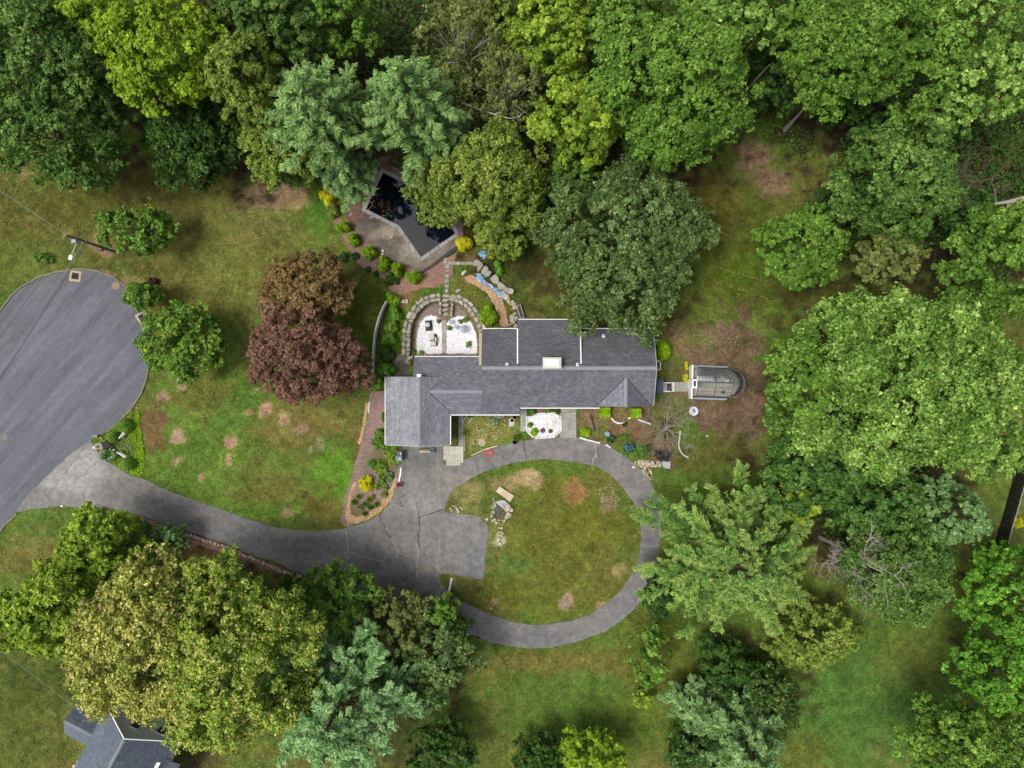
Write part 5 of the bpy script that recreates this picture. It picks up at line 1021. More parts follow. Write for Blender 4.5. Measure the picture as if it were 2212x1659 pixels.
T('maple_tree', 'pale green maple below the upper right corner', 2110, 190, 92, 88, 12, 18, 15000, 'light')
T('maple_tree', 'mid green maple between the two bright upper right maples', 1965, 140, 92, 110, 11, 18, 15000, 'mid')
T('hedge_tree', 'dark undergrowth tree left of the visible leaning trunk', 1672, 165, 62, 80, 6, 10, 9000, 'deep')
T('hedge_tree', 'dark undergrowth tree beneath the upper right maples', 1870, 235, 92, 50, 5, 9, 10000, 'deep')
T('hedge_tree', 'dark undergrowth tree right of the round medium green tree', 2010, 290, 66, 66, 5, 9, 8000, 'deep', gap=.35)
T('linden_tree', 'round medium green tree with tight clumps at the right', 1922, 398, 130, 126, 8, 15, 28000, 'dark', ln=.30, lobes=80, lobe=.21)
T('cherry_tree', 'mid green tree by the lawn left of the round clumped tree', 1735, 535, 82, 84, 5, 9, 13000, 'mid', ln=.32)
T('cherry_tree', 'dark green low tree between the round tree and the lawn', 1790, 455, 50, 44, 4, 8, 6000, 'deep')
T('ash_tree', 'pale green tree at the right frame edge above the giant tree', 2140, 580, 104, 124, 9, 15, 22000, 'mid')
T('ash_tree', 'dark olive bushy tree above the giant bright tree', 1915, 555, 74, 54, 5, 9, 9000, 'brownish')
T('ash_tree', 'small dark green tree right of the round clumped tree', 2075, 450, 46, 44, 5, 9, 6000, 'deep')
T('sycamore_tree', 'giant pale green tree filling the right side beyond the greenhouse', 1935, 825, 240, 186, 10, 20, 74000, 'light', lobes=130, lobe=.18, trunk=.55, sub=30, ln=.30)
T('sycamore_tree', 'bright green tree on the left rim of the giant tree by the dirt', 1716, 835, 66, 112, 8, 14, 14000, 'mid')
T('sycamore_tree', 'pale green tree at the lower right rim of the giant tree', 2130, 960, 76, 76, 9, 15, 11000, 'light')
T('linden_tree', 'dark green tree below the left part of the giant tree', 1755, 1000, 110, 96, 7, 12, 18000, 'shade')
T('linden_tree', 'dark green tree with clumped crown below the giant tree', 1880, 1075, 100, 84, 7, 12, 16000, 'shade')
T('linden_tree', 'blue green clumped tree beside the right hand lawn strip', 2030, 1105, 90, 68, 7, 12, 13000, 'bluegreen')
T('spruce_tree', 'yellow green feathery conifer touching the driveway loop', 1588, 1205, 180, 196, 4, 15, 62000, 'ypine', 'conifer', zref=7, levels=12, per=9, ln=.40)
T('maple_tree', 'olive green tree between the feathery conifer and the dead tree', 1715, 1080, 48, 42, 5, 9, 5000, 'ygreen')
T('linden_tree', 'green tree with a yellow patch right of the dead grey tree', 1925, 1215, 106, 120, 7, 13, 20000, 'dark')
T('maple_tree', 'small yellow green tree in front of the dead grey tree', 1900, 1262, 46, 36, 5, 9.5, 4500, 'yel')
T('birch_tree', 'pale thin olive tree below the feathery conifer', 1755, 1365, 104, 70, 3, 7, 14000, 'olive', gap=.36, ln=.26)
T('maple_tree', 'bright green tree at the right frame edge by the black fence', 2172, 1285, 92, 108, 7, 13, 18000, 'bright')
T('maple_tree', 'bright green spreading tree at the right frame edge below the first', 2148, 1440, 92, 80, 7, 12, 15000, 'bright')
T('maple_tree', 'olive green tree in the lower right corner', 2085, 1605, 140, 86, 8, 14, 20000, 'mid')
T('spruce_tree', 'blue green feathery conifer at the bottom edge right of centre', 1610, 1610, 96, 100, 4, 13, 24000, 'bluegreen', 'conifer', zref=7, levels=11, per=9)
T('spruce_tree', 'small blue green conifer above the bottom edge conifer', 1500, 1525, 52, 46, 3, 8, 8000, 'bluegreen', 'conifer', zref=5, levels=8)
T('hedge_tree', 'dark green bush tree on the lawn above the bottom conifer', 1560, 1430, 46, 66, 3, 6.5, 9000, 'deep', ln=.27, gap=.3)
T('dogwood_tree', 'dark tree with cream flower specks right of the bottom conifer', 1655, 1490, 48, 56, 4, 7, 8000, 'deep', ln=.27, gap=.3)
T('dogwood_tree', 'dark shrub tree with white flowers at the bottom edge', 1500, 1615, 64, 52, 3, 6, 8000, 'deep', ln=.27)
T('hedge_tree', 'small dark bush tree at the driveway loop beside the conifer', 1421, 1285, 28, 44, 2.5, 5, 5000, 'deep', ln=.25, trunk=.12)
T('maple_tree', 'yellow green tree at the bottom edge below the lawn', 1275, 1628, 76, 52, 4, 8, 9000, 'yel')
T('hedge_tree', 'dark green bush at the bottom edge left of the yellow green tree', 1165, 1628, 54, 48, 3, 6, 7000, 'deep')
T('hedge_tree', 'dark green bush at the bottom edge right of the blue spruce', 950, 1615, 66, 60, 4, 7, 9000, 'deep')
T('spruce_tree', 'large blue green spruce at the bottom left of centre', 738, 1515, 204, 165, 7, 18, 66000, 'spruce', 'conifer', zref=9, levels=12, per=9, ln=.40)
T('spruce_tree', 'small pale blue spruce above the large blue spruce', 692, 1385, 38, 40, 6, 14, 6000, 'spruce', 'conifer', zref=9, levels=8, ln=.36)
T('apple_tree', 'green loose tree overhanging the lower edge of the driveway', 728, 1300, 88, 82, 6, 10, 14000, 'mid', gap=.36, ln=.28)
T('apple_tree', 'brownish olive tree between the driveway and the blue spruce', 862, 1345, 70, 70, 5, 9, 11000, 'brownish', gap=.36, ln=.26)
T('apple_tree', 'grey green tree with bare twigs beside the driveway loop entrance', 955, 1400, 76, 96, 5, 9.5, 16000, 'oak', gap=.33, ln=.27, limbs=20, barkm='deadwood')
T('apple_tree', 'small green tree top reaching over the driveway loop entrance', 962, 1318, 34, 32, 5, 8, 3500, 'mid', gap=.38, ln=.26)
T('apple_tree', 'dark green low tree under the right side of the blue spruce', 905, 1490, 60, 44, 3, 6, 6000, 'bluegreen', ln=.27)
FL = np.array(lin((204, 188, 112), K))
T('chestnut_tree', 'large tan flowering chestnut above the neighbour house roof', 328, 1378, 170, 162, 13, 19, 62000, 'tan', fingers=4, flower=FL, lobes=110, lobe=.20, trunk=.5, ln=.23, sub=40)
T('chestnut_tree', 'large olive and tan chestnut left of the blue spruce', 520, 1408, 158, 200, 13, 19, 68000, 'tangreen', fingers=4, gap=.27, flower=FL * .8, lobes=100, lobe=.20, trunk=.5, ln=.23, sub=40)
T('chestnut_tree', 'olive and tan lobe joining the two big chestnuts at their upper side', 440, 1285, 92, 74, 11, 17, 18000, 'tangreen', flower=FL * .8, lobe=.26, ln=.23, sub=40)
T('chestnut_tree', 'tan lobe joining the two big chestnuts above the white house', 430, 1492, 64, 74, 12, 17, 14000, 'tan', flower=FL * .9, lobe=.26, ln=.23, sub=40)
T('chestnut_tree', 'yellow green chestnut lobe on the left of the tan chestnut', 150, 1310, 98, 112, 8, 14, 22000, 'ygreen', ln=.30)
T('chestnut_tree', 'yellow green lobe at the far lower left beside the lawn', 46, 1332, 56, 64, 8, 12, 9000, 'ygreen', ln=.30)
T('chestnut_tree', 'dark yellow green tree touching the apron of the driveway', 225, 1180, 84, 84, 6, 11, 15000, 'ygreen', ln=.30)
T('juniper_tree', 'grey green thin bush tree along the lower driveway edge', 345, 1172, 62, 46, 2.5, 5, 7000, 'bluegreen', gap=.42, ln=.24, trunk=.12)
T('hedge_tree', 'small dark bush under the olive chestnut at the gravel strip', 628, 1262, 22, 18, 1.5, 3, 2500, 'deep', ln=.22, trunk=.08)
T('crabapple_tree', 'small green tree on the upper left lawn beside the utility pole', 302, 492, 84, 52, 4, 7, 12000, 'mid', gap=.34, ln=.28, trunk=.15)
T('crabapple_tree', 'green tree with yellow specks beside the cul-de-sac', 400, 736, 96, 74, 4, 7.5, 18000, 'mid', ln=.27, trunk=.17)
T('crabapple_tree', 'small green tree overhanging the cul-de-sac edge near a drain', 309, 639, 37, 29, 3, 5, 5000, 'mid', ln=.25, trunk=.1)
T('copper_tree', 'bronze brown tree behind the burgundy tree on the lawn', 668, 625, 94, 76, 6, 11, 22000, 'bronze', ln=.27, lobes=46, lobe=.26, trunk=.3)
T('copper_tree', 'large burgundy tree on the lawn left of the garage', 655, 758, 112, 108, 6, 12, 36000, 'copper', ln=.26, lobes=85, lobe=.21, trunk=.35)
T('copper_tree', 'brownish burgundy tree reaching to the white picket fence', 750, 795, 54, 50, 4.5, 8.5, 9000, 'copper', ln=.26, lobes=24, lobe=.28, trunk=.2)
T('sapling', 'slender light green young tree on the lower lawn by the loop', 1402, 1415, 40, 66, 4, 8, 7000, 'mid', gap=.42, ln=.28, trunk=.09)
T('sapling', 'tip of a small yellow green sapling below the slender young tree', 1390, 1510, 18, 16, 2, 3.5, 1200, 'ygreen', gap=.35, ln=.24, trunk=.05)

# specks of blossom on the trees that carry them
def specks(tree_name_label, n, col, size=.16, zlift=.05):
    for o in COL.objects:
        if o.get('label') == tree_name_label:
            cr = [c for c in o.children if c.name.startswith('crown')][0]; nv = len(cr.data.vertices); co = np.empty(nv * 3, np.float32); cr.data.vertices.foreach_get('co', co); co = co.reshape(-1, 3, 3).mean(1)
            rng = np.random.default_rng(n); top = co[co[:, 2] > np.median(co[:, 2])]; p = top[rng.integers(0, len(top), n)] + np.array([0, 0, zlift])
            V, C = leaves(p, np.array([0, 0, 1.0]) + rng.normal(size=(n, 3)) * .4, size, size * .8, np.tile(np.array(lin(col)), (n, 1)) * rng.uniform(.7, 1.1, (n, 1)), rng)
            x = add('blossom', from_arrays('blossom', V, 3, C), M['leaf'], o); x['kind'] = 'stuff'
for l, n, c, s in [('dark shrub tree with white flowers at the bottom edge', 260, (206, 206, 196), .15), ('dark tree with cream flower specks right of the bottom conifer', 300, (200, 186, 120), .15), ('green tree with yellow specks beside the cul-de-sac', 420, (206, 196, 60), .2), ('huge round dark grey green oak behind the house', 120, (206, 160, 92), .2), ('low dark tree with loose rim on the lawn below the yellow maple', 260, (150, 164, 50), .18), ('large blue green spruce at the bottom left of centre', 500, (140, 168, 40), .22), ('yellow green feathery conifer touching the driveway loop', 700, (190, 172, 84), .22)]: specks(l, n, c, s)

# bare trees and dead limbs
def bare(name, label, x, y, zb, h, spread, seed, m='deadwood', r0=.12, nb=9, depth=3, lean=(0, 0), cat='tree', parts=True):
    r = random.Random(seed); px, py, _ = P(x, y); t = thing(name, label, cat, (px, py, 0)); tr = MB(); br = MB()
    def grow(p, d, L, rad, k, mb):
        q = p; pts = [p]; n = 3
        for i in range(n):
            d = (d + Vector((r.uniform(-.28, .28), r.uniform(-.28, .28), r.uniform(-.12, .16)))).normalized(); q = q + d * L / n; pts.append(q)
        mb.tube(pts, [rad, rad * .8, rad * .6, rad * .35], 4 if k else 6, False)
        if k < depth:
            for i in range(r.randint(3, 5)):
                s = pts[r.randint(1, 3)]; a = r.uniform(0, 6.28); nd = (d * .8 + Vector((math.cos(a), math.sin(a), r.uniform(-.2, .4))) * .8).normalized(); grow(s, nd, L * r.uniform(.4, .65), rad * .45, k + 1, br)
    top = Vector((px + lean[0], py + lean[1], zb)); tr.tube([(px, py, -.1), tuple(top)], [r0 * 1.3, r0], 8)
    for i in range(nb):
        a = 2 * math.pi * i / nb + r.uniform(-.3, .3); el = r.uniform(.1, .9); grow(top - Vector((0, 0, r.uniform(0, zb * .5))), Vector((math.cos(a) * spread, math.sin(a) * spread, el * h)).normalized(), math.hypot(spread, h * el) * r.uniform(.6, 1), r0 * .5, 0, br)
    tr.build('trunk', M[m], t); br.build('branches', M[m], t); return t
bare('dead_tree', 'bare grey dead tree in the front bed below the house corner', 1436, 924, .8, 2.2, 3.3, 5, m='deadwood', r0=.045, nb=24)
bare('dead_tree', 'bare grey dead tree rising among the green trees at right', 1772, 1160, 9.5, 3.6, 3.0, 8, r0=.17, nb=13, depth=3)
bare('dead_tree', 'second bare grey dead tree leaning over the right hand lawn', 1792, 1200, 6.5, 2.0, 3.4, 18, r0=.14, nb=10, lean=(1.6, -.8))
bare('dead_tree', 'bare brown thicket tree at the right frame edge', 1985, 440, 8.5, 2.5, 3.0, 9, m='bark', r0=.13, nb=8)
bare('dead_shrub', 'small bare tan shrub among the cul-de-sac planting', 278, 962, .25, .9, .75, 12, r0=.03, nb=11, depth=2, cat='shrub')
def limb(name, label, pts, rad, m='deadwood', forks=3, cat='branch'):
    w = [Vector(P(*p)) for p in pts]; t = thing(name, label, cat, tuple(w[0])); mb = MB(); mb.tube(w, [rad * (1 - .8 * i / (len(w) - 1)) for i in range(len(w))], 7); mb.build('stem', M[m], t); r = random.Random(label)
    fk = MB()
    for _ in range(forks):
        i = r.randint(1, len(w) - 1); d = (w[i] - w[i - 1]); L = d.length; d.normalize(); e = w[i] + (d + Vector((r.uniform(-.7, .7), r.uniform(-.7, .7), r.uniform(0, .3)))) * L * r.uniform(.4, .8); fk.tube([w[i], w[i].lerp(e, .5) + Vector((r.uniform(-.1, .1), r.uniform(-.1, .1), .05)), e], [rad * .4, rad * .28, rad * .1], 5)
    if forks: fk.build('fork', M[m], t)
    return t
limb('dead_branch', 'pale bare branch hanging over the right pine tip', [(998, 222, 9), (1030, 235, 10), (1068, 247, 11), (1100, 256, 11.5), (1122, 252, 12)], .11)
limb('fallen_tree', 'grey fallen trunk at the right frame edge', [(2215, 428, 2.5), (2180, 436, 2.6), (2150, 440, 2.8), (2138, 445, 2.9)], .3, forks=4)
limb('dead_branch', 'thin upright bare pink branch above the fallen trunk', [(2152, 436, 3), (2150, 415, 4.5), (2142, 393, 6)], .08)
limb('fallen_limbs', 'bare brown limbs fanning out below the giant tree', [(1880, 1012, 5), (1900, 1020, 5.2), (1930, 1025, 5.5), (1965, 1022, 5.8)], .22, 'bark', 8)
limb('tree_snag', 'bare grey trunk leaning out of the shade at upper right', [(1696, 280, 0), (1712, 262, 2.4), (1734, 238, 5)], .3, 'deadwood', 0, 'trunk')
limb('tree_snag', 'slim tall bare trunk left of the thick leaning one', [(1588, 232, 0), (1610, 200, 4), (1632, 172, 7), (1662, 140, 10.5)], .16, 'deadwood', 1, 'trunk')

# ---------------------------------------------------------------- shrubs
def shrub(name, label, x, y, rx, ry, h, pal, n, ln=.15, tips=1, cat='shrub', box=False, group=None, flowers=None, spiky=False, stems=True, gz=0.0):
    rng = np.random.default_rng(int(x * 31 + y * 17)); zr = gz + h * .5; px, py, _ = P(x, y, zr); f = (H - zr) / H * S; X, Y = rx * f, ry * f
    t = thing(name, label, cat, (px, py, gz), group)
    if box:
        face = rng.integers(0, 6, n); p = rng.uniform(-1, 1, (n, 3)); nn_ = rng.normal(size=(n, 3)) * .5
        for k, (a, s) in enumerate([(0, 1), (0, -1), (1, 1), (1, -1), (2, 1), (2, 1)]): m = face == k; p[m, a] = s * rng.uniform(.93, 1.05, m.sum()); nn_[m, a] += s
        p = p * np.array([X, Y, h / 2]) + np.array([0, 0, h / 2])
    elif spiky:
        a = rng.uniform(0, 6.28, n); el = rng.uniform(.25, 1.2, n); d = np.stack([np.cos(a) * np.cos(el), np.sin(a) * np.cos(el), np.sin(el)], 1); p = d * np.array([X, Y, h]) * rng.uniform(.25, .8, (n, 1)); nn_ = np.cross(d, unit(rng, n))
        C = palmix(PAL[pal], rng.normal(.5, .28, n), rng.uniform(.85, 1.15, n)); V, CC = leaves(p, nn_, min(X, .6) * .7, .05, C, rng, d)
        add('foliage', from_arrays('foliage', V, 3, CC), M['leaf'], t); return t
    elif tips > 1:
        a = rng.uniform(0, 6.28, tips) + np.arange(tips) * 2.4; q = np.sqrt(np.arange(tips) / tips) * .66; cs = np.stack([np.cos(a) * q * X, np.sin(a) * q * Y], 1); hh = h * (1 - q * .35) * rng.uniform(.85, 1.08, tips); tr_ = .30 + .2 * rng.uniform(0, 1, tips)
        idx = rng.integers(0, tips, n); d = unit(rng, n); d[:, 2] = np.abs(d[:, 2]); s = rng.uniform(.78, 1.08, (n, 1)); p = d * s * np.stack([X * tr_[idx] * 1.15, Y * tr_[idx] * 1.15, hh[idx]], 1); p[:, :2] += cs[idx]; nn_ = d + np.array([0, 0, .3]) + rng.normal(size=(n, 3)) * .35
    else:
        ns = int(14 + 40 * max(X, Y)); sd = unit(rng, ns); sd[:, 2] = np.abs(sd[:, 2]); rr = rng.uniform(.55, 1.02, (ns, 1)); idx = rng.integers(0, ns, n); g = unit(rng, n) * rng.uniform(0, 1, (n, 1)) ** .5
        tr_ = np.clip(.26 * (X + Y) / 2, .07, .30) * rng.uniform(.6, 1.3, ns); p = (sd * rr)[idx] * np.array([X, Y, h]) + g * tr_[idx][:, None]; p[:, 2] = np.maximum(p[:, 2], .02)
        nn_ = sd[idx] * .5 + g * .6 + np.array([0, 0, .4]) + rng.normal(size=(n, 3)) * .45
        if pal in ('topiary', ) or name == 'shrub' and pal == 'lime' and h > 1.5: d = unit(rng, n); d[:, 2] = np.abs(d[:, 2]); p = d * rng.uniform(.86, 1.04, (n, 1)) * np.array([X, Y, h]); nn_ = d + rng.normal(size=(n, 3)) * .5
    C = palmix(PAL[pal], rng.normal(.45, .30, n) + (vnoise(p[:, 0] + 50, p[:, 1] + 50, .35, 3) - .5) * .7, rng.uniform(.7, 1.3, n))
    V, CC = leaves(p, nn_, ln, ln * .62, C, rng); add('foliage', from_arrays('foliage', V, 3, CC), M['leaf'], t)
    # inner leaves, larger and in the darker palette tones
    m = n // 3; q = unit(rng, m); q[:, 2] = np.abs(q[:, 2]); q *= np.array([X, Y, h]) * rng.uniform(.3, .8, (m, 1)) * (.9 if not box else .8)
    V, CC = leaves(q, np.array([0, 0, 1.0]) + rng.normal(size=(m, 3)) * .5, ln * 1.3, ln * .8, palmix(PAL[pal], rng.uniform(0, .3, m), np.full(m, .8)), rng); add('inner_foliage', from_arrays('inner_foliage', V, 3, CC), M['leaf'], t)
    if stems:
        mb = MB()
        for k in range(4): a = k * 1.6 + 1; mb.tube([(px + math.cos(a) * .05, py + math.sin(a) * .05, gz - .05), (px + math.cos(a) * X * .4, py + math.sin(a) * Y * .4, gz + h * .65)], [.03, .012], 4)
        mb.build('stem', M['bark'], t)
    if flowers:
        col, k, sz = flowers; top = p[p[:, 2] > h * .45]; q = top[rng.integers(0, len(top), k)]; heads = []
        for c in q:
            g = unit(rng, 26); g[:, 2] = np.abs(g[:, 2]); heads.append(np.concatenate([c + g * sz, g], 1))
        hd = np.concatenate(heads); V, CC = leaves(hd[:, :3], hd[:, 3:], sz * .7, sz * .6, np.tile(np.array(lin(col)), (len(hd), 1)) * rng.uniform(.75, 1.2, (len(hd), 1)), rng); add('flower_heads', from_arrays('flower_heads', V, 3, CC), M['leaf'], t)
    return t
gA = 'clipped conifers along the pool deck'
for x, y, rx, ry, h, l in [(741, 487, 17, 15, 1.9, 'bright green clipped conifer, uppermost of the row by the pool deck'), (763, 514, 16, 16, 1.9, 'bright green clipped conifer, second from the top of the pool deck row'), (797, 542, 18, 17, 2.0, 'bright green clipped conifer beside the white pool jug'), (827, 566, 18, 19, 2.1, 'split green clipped conifer below the white pool jug'), (859, 580, 17, 18, 2.1, 'round bright clipped conifer left of the last one in the row'), (894, 596, 21, 17, 2.0, 'wide many headed clipped conifer at the lower end of the row')]:
    shrub('clipped_conifer', l, x, y, rx, ry, h, 'arb', 5200, .13, tips=8, group=gA)
shrub('clipped_conifer', 'darker clipped conifer above the row next to the yellow shrub', 718, 455, 17, 15, 1.7, 'olive', 3600, .14, tips=6)
shrub('golden_shrub', 'bright golden yellow shrub at the upper end of the conifer row', 704, 421, 18, 22, 1.8, 'gold', 4200, .15, tips=7)
shrub('golden_shrub', 'bright golden yellow shrub at the lower right corner of the pool', 1004, 523, 20, 19, 1.7, 'gold', 4600, .15, tips=7)
shrub('shrub', 'dark glossy round shrub below the last conifers of the row', 845, 603, 15, 14, 1.1, 'deep', 2400, .17)
shrub('shrub', 'small dark shrub in the mulch left of the white pool jug', 766, 552, 9, 9, .8, 'deep', 1200, .14)
shrub('shrub', 'dark shrub at the lawn edge left of the mulch bed', 742, 556, 9, 13, .8, 'deep', 1300, .15)
shrub('shrub', 'tiny dark plant in the mulch below the conifer row', 795, 582, 6, 6, .5, 'deep', 600, .13, stems=False)
shrub('shrub', 'tiny dark plant right of its twin in the pinkish mulch', 812, 591, 6, 6, .5, 'deep', 600, .13, stems=False)
for i, (x, y, rx, ry, h, pl, l) in enumerate([(846, 645, 18, 17, 1.6, 'arb', 'yellow green shrub at the upper end of the picket fence'), (853, 675, 17, 18, 1.6, 'bright', 'green leafy shrub beside the upper third of the picket fence'), (845, 705, 15, 18, 1.6, 'mid', 'green leafy shrub beside the middle of the picket fence'), (838, 735, 17, 18, 1.6, 'bright', 'green leafy shrub just below the middle of the picket fence'), (834, 765, 19, 19, 1.7, 'deep', 'dark green leafy shrub along the lower picket fence'), (836, 800, 22, 19, 1.8, 'bright', 'broad green leafy shrub at the lower end of the picket fence'), (820, 832, 16, 15, 1.2, 'mid', 'yellow green shrub between the picket fence and the garage corner')]):
    shrub('leafy_shrub', l, x, y, rx, ry, h, pl, 3600, .20, tips=7)
shrub('juniper', 'yellow green feathery shrub by the straw path behind the house', 1056, 681, 21, 25, 1.6, 'arb', 4800, .17, tips=9)
shrub('shrub', 'round lime green shrub at the right end of the house', 1433, 757, 18, 23, 1.6, 'lime', 5600, .13)
shrub('square_hedge', 'left square clipped lime hedge in front of the house', 1306, 891, 11, 10.5, .9, 'lime', 3600, .11, box=True, cat='hedge', stems=False)
shrub('square_hedge', 'right square clipped lime hedge in front of the house', 1373.5, 892.5, 10.5, 9.5, .9, 'lime', 3400, .11, box=True, cat='hedge', stems=False)
shrub('shrub', 'green mounded shrub by the white bricks along the driveway', 1265, 935, 11, 11, .8, 'lime', 2600, .14)
shrub('hydrangea', 'green hydrangea with few purple blooms beside the blue barrel', 1320, 950, 9, 9, .8, 'deep', 1700, .15, flowers=((150, 140, 214), 4, .09))
shrub('hydrangea', 'hydrangea full of blue blooms at the driveway curve', 1361, 967, 12, 14, .9, 'deep', 2600, .16, flowers=((112, 156, 226), 22, .11))
shrub('shrub', 'low green plant right of the blue hydrangea', 1383, 975, 14, 14, .5, 'mid', 2000, .15)
shrub('shrub', 'low green plant at the left rim of the dead tree', 1404, 968, 8, 10, .5, 'deep', 900, .14)
shrub('shrub', 'small green plant between the brick curves and the hedge', 1349, 917, 6, 5, .4, 'deep', 500, .12, stems=False)
shrub('shrub', 'low green plant in the bare earth left of the blue hydrangea', 1346, 943, 10, 7, .3, 'mid', 900, .13, stems=False)
shrub('shrub', 'round green shrub in the left corner above the white gravel', 1148, 889, 10, 9, .8, 'mid', 1800, .14)
shrub('shrub', 'green shrub under the eave above the white gravel', 1184, 886, 10, 6, .8, 'mid', 1400, .14)
shrub('shrub', 'dark green shrub at the right corner above the white gravel', 1204, 889, 6, 7, .7, 'deep', 900, .14)
shrub('shrub', 'bright round green shrub inside the white gravel bed', 1154.5, 933, 8.5, 8, .6, 'lime', 1600, .13)
shrub('shrub', 'small green shrub at the left rim of the white gravel bed', 1145, 918, 6, 5, .5, 'bright', 800, .13)
shrub('shrub', 'small brown green tuft in the white gravel right of the fire bowl', 1189, 931, 4.5, 4.5, .35, 'brownish', 500, .12, stems=False)
shrub('ornamental_grass', 'spiky green grass clump beside the garage path', 1005.5, 935, 9, 9, .7, 'ygreen', 420, spiky=True, cat='plant')
shrub('ornamental_grass', 'spiky green plant spilling over the black pot by the driveway', 1115, 946, 9, 9, .7, 'mid', 420, spiky=True, cat='plant', gz=.25)
for x, y, rx, ry, h, pl, l in [(1017, 893, 10, 8, .7, 'deep', 'dark shrub under the eave at the left end of the front garden'), (1036, 894, 10, 9, .7, 'ygreen', 'yellow green shrub under the eave of the front garden'), (1058, 895, 12, 10, .7, 'greyleaf', 'grey leaved shrub under the eave of the front garden'), (1080, 896, 12, 10, .7, 'greyleaf', 'pale grey leaved plant near the two round pots'), (1066, 912, 12, 7, .4, 'greyleaf', 'low pale grey plant in the front garden')]:
    shrub('shrub', l, x, y, rx, ry, h, pl, 1500, .15)
# bed left of the garage
for x, y, rx, ry, h, pl, n, l in [(824, 948, 24, 24, 1.8, 'mid', 4600, 'large green shrub against the lower left garage wall'), (848, 960, 16, 16, 1.2, 'bright', 2200, 'green shrub below the garage corner'), (829, 902, 7, 11, 1.2, 'mid', 1500, 'green shrub tucked under the left garage eave'), (808, 1003, 12, 12, 1.0, 'bright', 2000, 'fresh green round shrub in the mulch bed beside the bins'), (820, 1010, 15, 15, .9, 'ygreen', 2200, 'yellow green shrub right of the fresh round one'), (790, 1045, 17, 18, 1.2, 'gold', 4400, 'round golden shrub in the mulch bed below the garage'), (825, 1036, 11, 13, .9, 'mid', 1500, 'green shrub between golden shrub and blue juniper'), (838, 1030, 11, 12, .8, 'bluegreen', 1800, 'blue green juniper near the red cart'), (812, 1052, 9, 8, .6, 'ygreen', 900, 'olive low shrub at the foot of the golden shrub'), (834, 1054, 6, 6, .5, 'mid', 600, 'tiny round plant in the mulch below the blue juniper'), (829, 1069, 8, 7, .5, 'olive', 800, 'small olive plant near the straw edge'), (806, 1073, 4, 5, .4, 'bright', 400, 'tiny fresh green plant in the middle of the mulch'), (850, 995, 14, 10, .8, 'ygreen', 1200, 'olive shrub between the bins and the painted brick line'), (845, 980, 18, 12, .7, 'ygreen', 1600, 'low olive shrub left of the two bins')]:
    shrub('shrub', l, x, y, rx, ry, h, pl, n, .15)
for x, y, pl, l in [(775, 1073, 'ygreen', 'olive grass clump at the left of the mulch tip'), (788, 1090, 'olive', 'tan green grass clump in the mulch tip'), (797, 1080, 'ygreen', 'green grass clump right of the mulch tip'), (778, 1096, 'greyleaf', 'silvery spiky yucca in the mulch tip'), (800, 1096, 'bright', 'fresh green grass clump near the straw curve'), (814, 1090, 'olive', 'small olive grass clump near the straw curve'), (765, 1085, 'mid', 'green grass clump at the left straw edge'), (853, 981, 'greyleaf', 'pale spiky yucca left of the bins'), (788, 1110, 'olive', 'olive grass clump above the bottom straw curve')]:
    shrub('ornamental_grass', l, x, y, 9, 8, .6, pl, 420, spiky=True, cat='plant')
# cul-de-sac planting
for x, y, rx, ry, h, pl, l in [(266, 921, 20, 15, 1.5, 'topiary', 'upper rounded green bush of the cul-de-sac planting'), (242, 943, 14, 14, 1.4, 'topiary', 'rounded green bush right of the grey mailbox'), (273, 1003, 18, 13, 1.4, 'topiary', 'rounded green bush at the driveway edge below the white rails'), (233, 982, 18, 14, 1.2, 'bluegreen', 'blue green feathery bush beside the stone pier')]:
    shrub('rounded_bush', l, x, y, rx, ry, h, pl, 5200, .12 if pl == 'topiary' else .16)
shrub('shrub', 'small round red leaved shrub by the cul-de-sac tree', 328, 608, 13, 9, .9, 'purple', 1600, .14)
shrub('shrub', 'small olive shrub right below the red leaved shrub', 338, 622, 9, 8, .6, 'olive', 900, .14)
shrub('shrub', 'low round green bush on the far left lawn', 92, 558, 23, 12, .9, 'mid', 3200, .15)
shrub('shrub', 'golden green shrub by the upper left greenhouse wall', 1483, 790, 4, 10, .6, 'gold', 700, .13)
shrub('shrub', 'golden green shrub at the left greenhouse wall above the walk', 1482, 817, 6, 10, .6, 'gold', 800, .13)
shrub('shrub', 'green weedy shrub beside the boulders behind the house', 1077, 575, 14, 18, 1.1, 'bright', 2200, .18, tips=5)
shrub('shrub', 'yellow green day lily clump beyond the black fence', 2200, 1130, 14, 12, .7, 'gold', 1400, .18)
shrub('ornamental_grass', 'tan dry grass clump left of the white gravel patio', 889, 783, 8, 12, .8, 'olive', 420, spiky=True, cat='plant')
for x, y, r, pl, l in [(1013, 744, 7.5, 'mid', 'green weed clump in the right white gravel bed'), (971, 708, 5.5, 'bright', 'round green plant beside the patio slab path'), (1009, 782 - 7, 6, 'arb', 'upright green plant by the house at the right patio bed'), (892, 760, 8, 'mid', 'green weeds at the lower left of the white gravel'), (911, 761, 6, 'bluegreen', 'pale green plant near the left lower patio edge'), (994, 694, 5, 'mid', 'small weed clump near the patio chairs'), (1007, 690, 7, 'olive', 'tan and green weeds above the round glass table'), (947, 694, 4, 'mid', 'small weed beside the top of the left gravel bed')]:
    shrub('weed_clump', l, x, y, r, r, .5, pl, 800, .12, cat='plant', stems=False, gz=PATIO_Z)
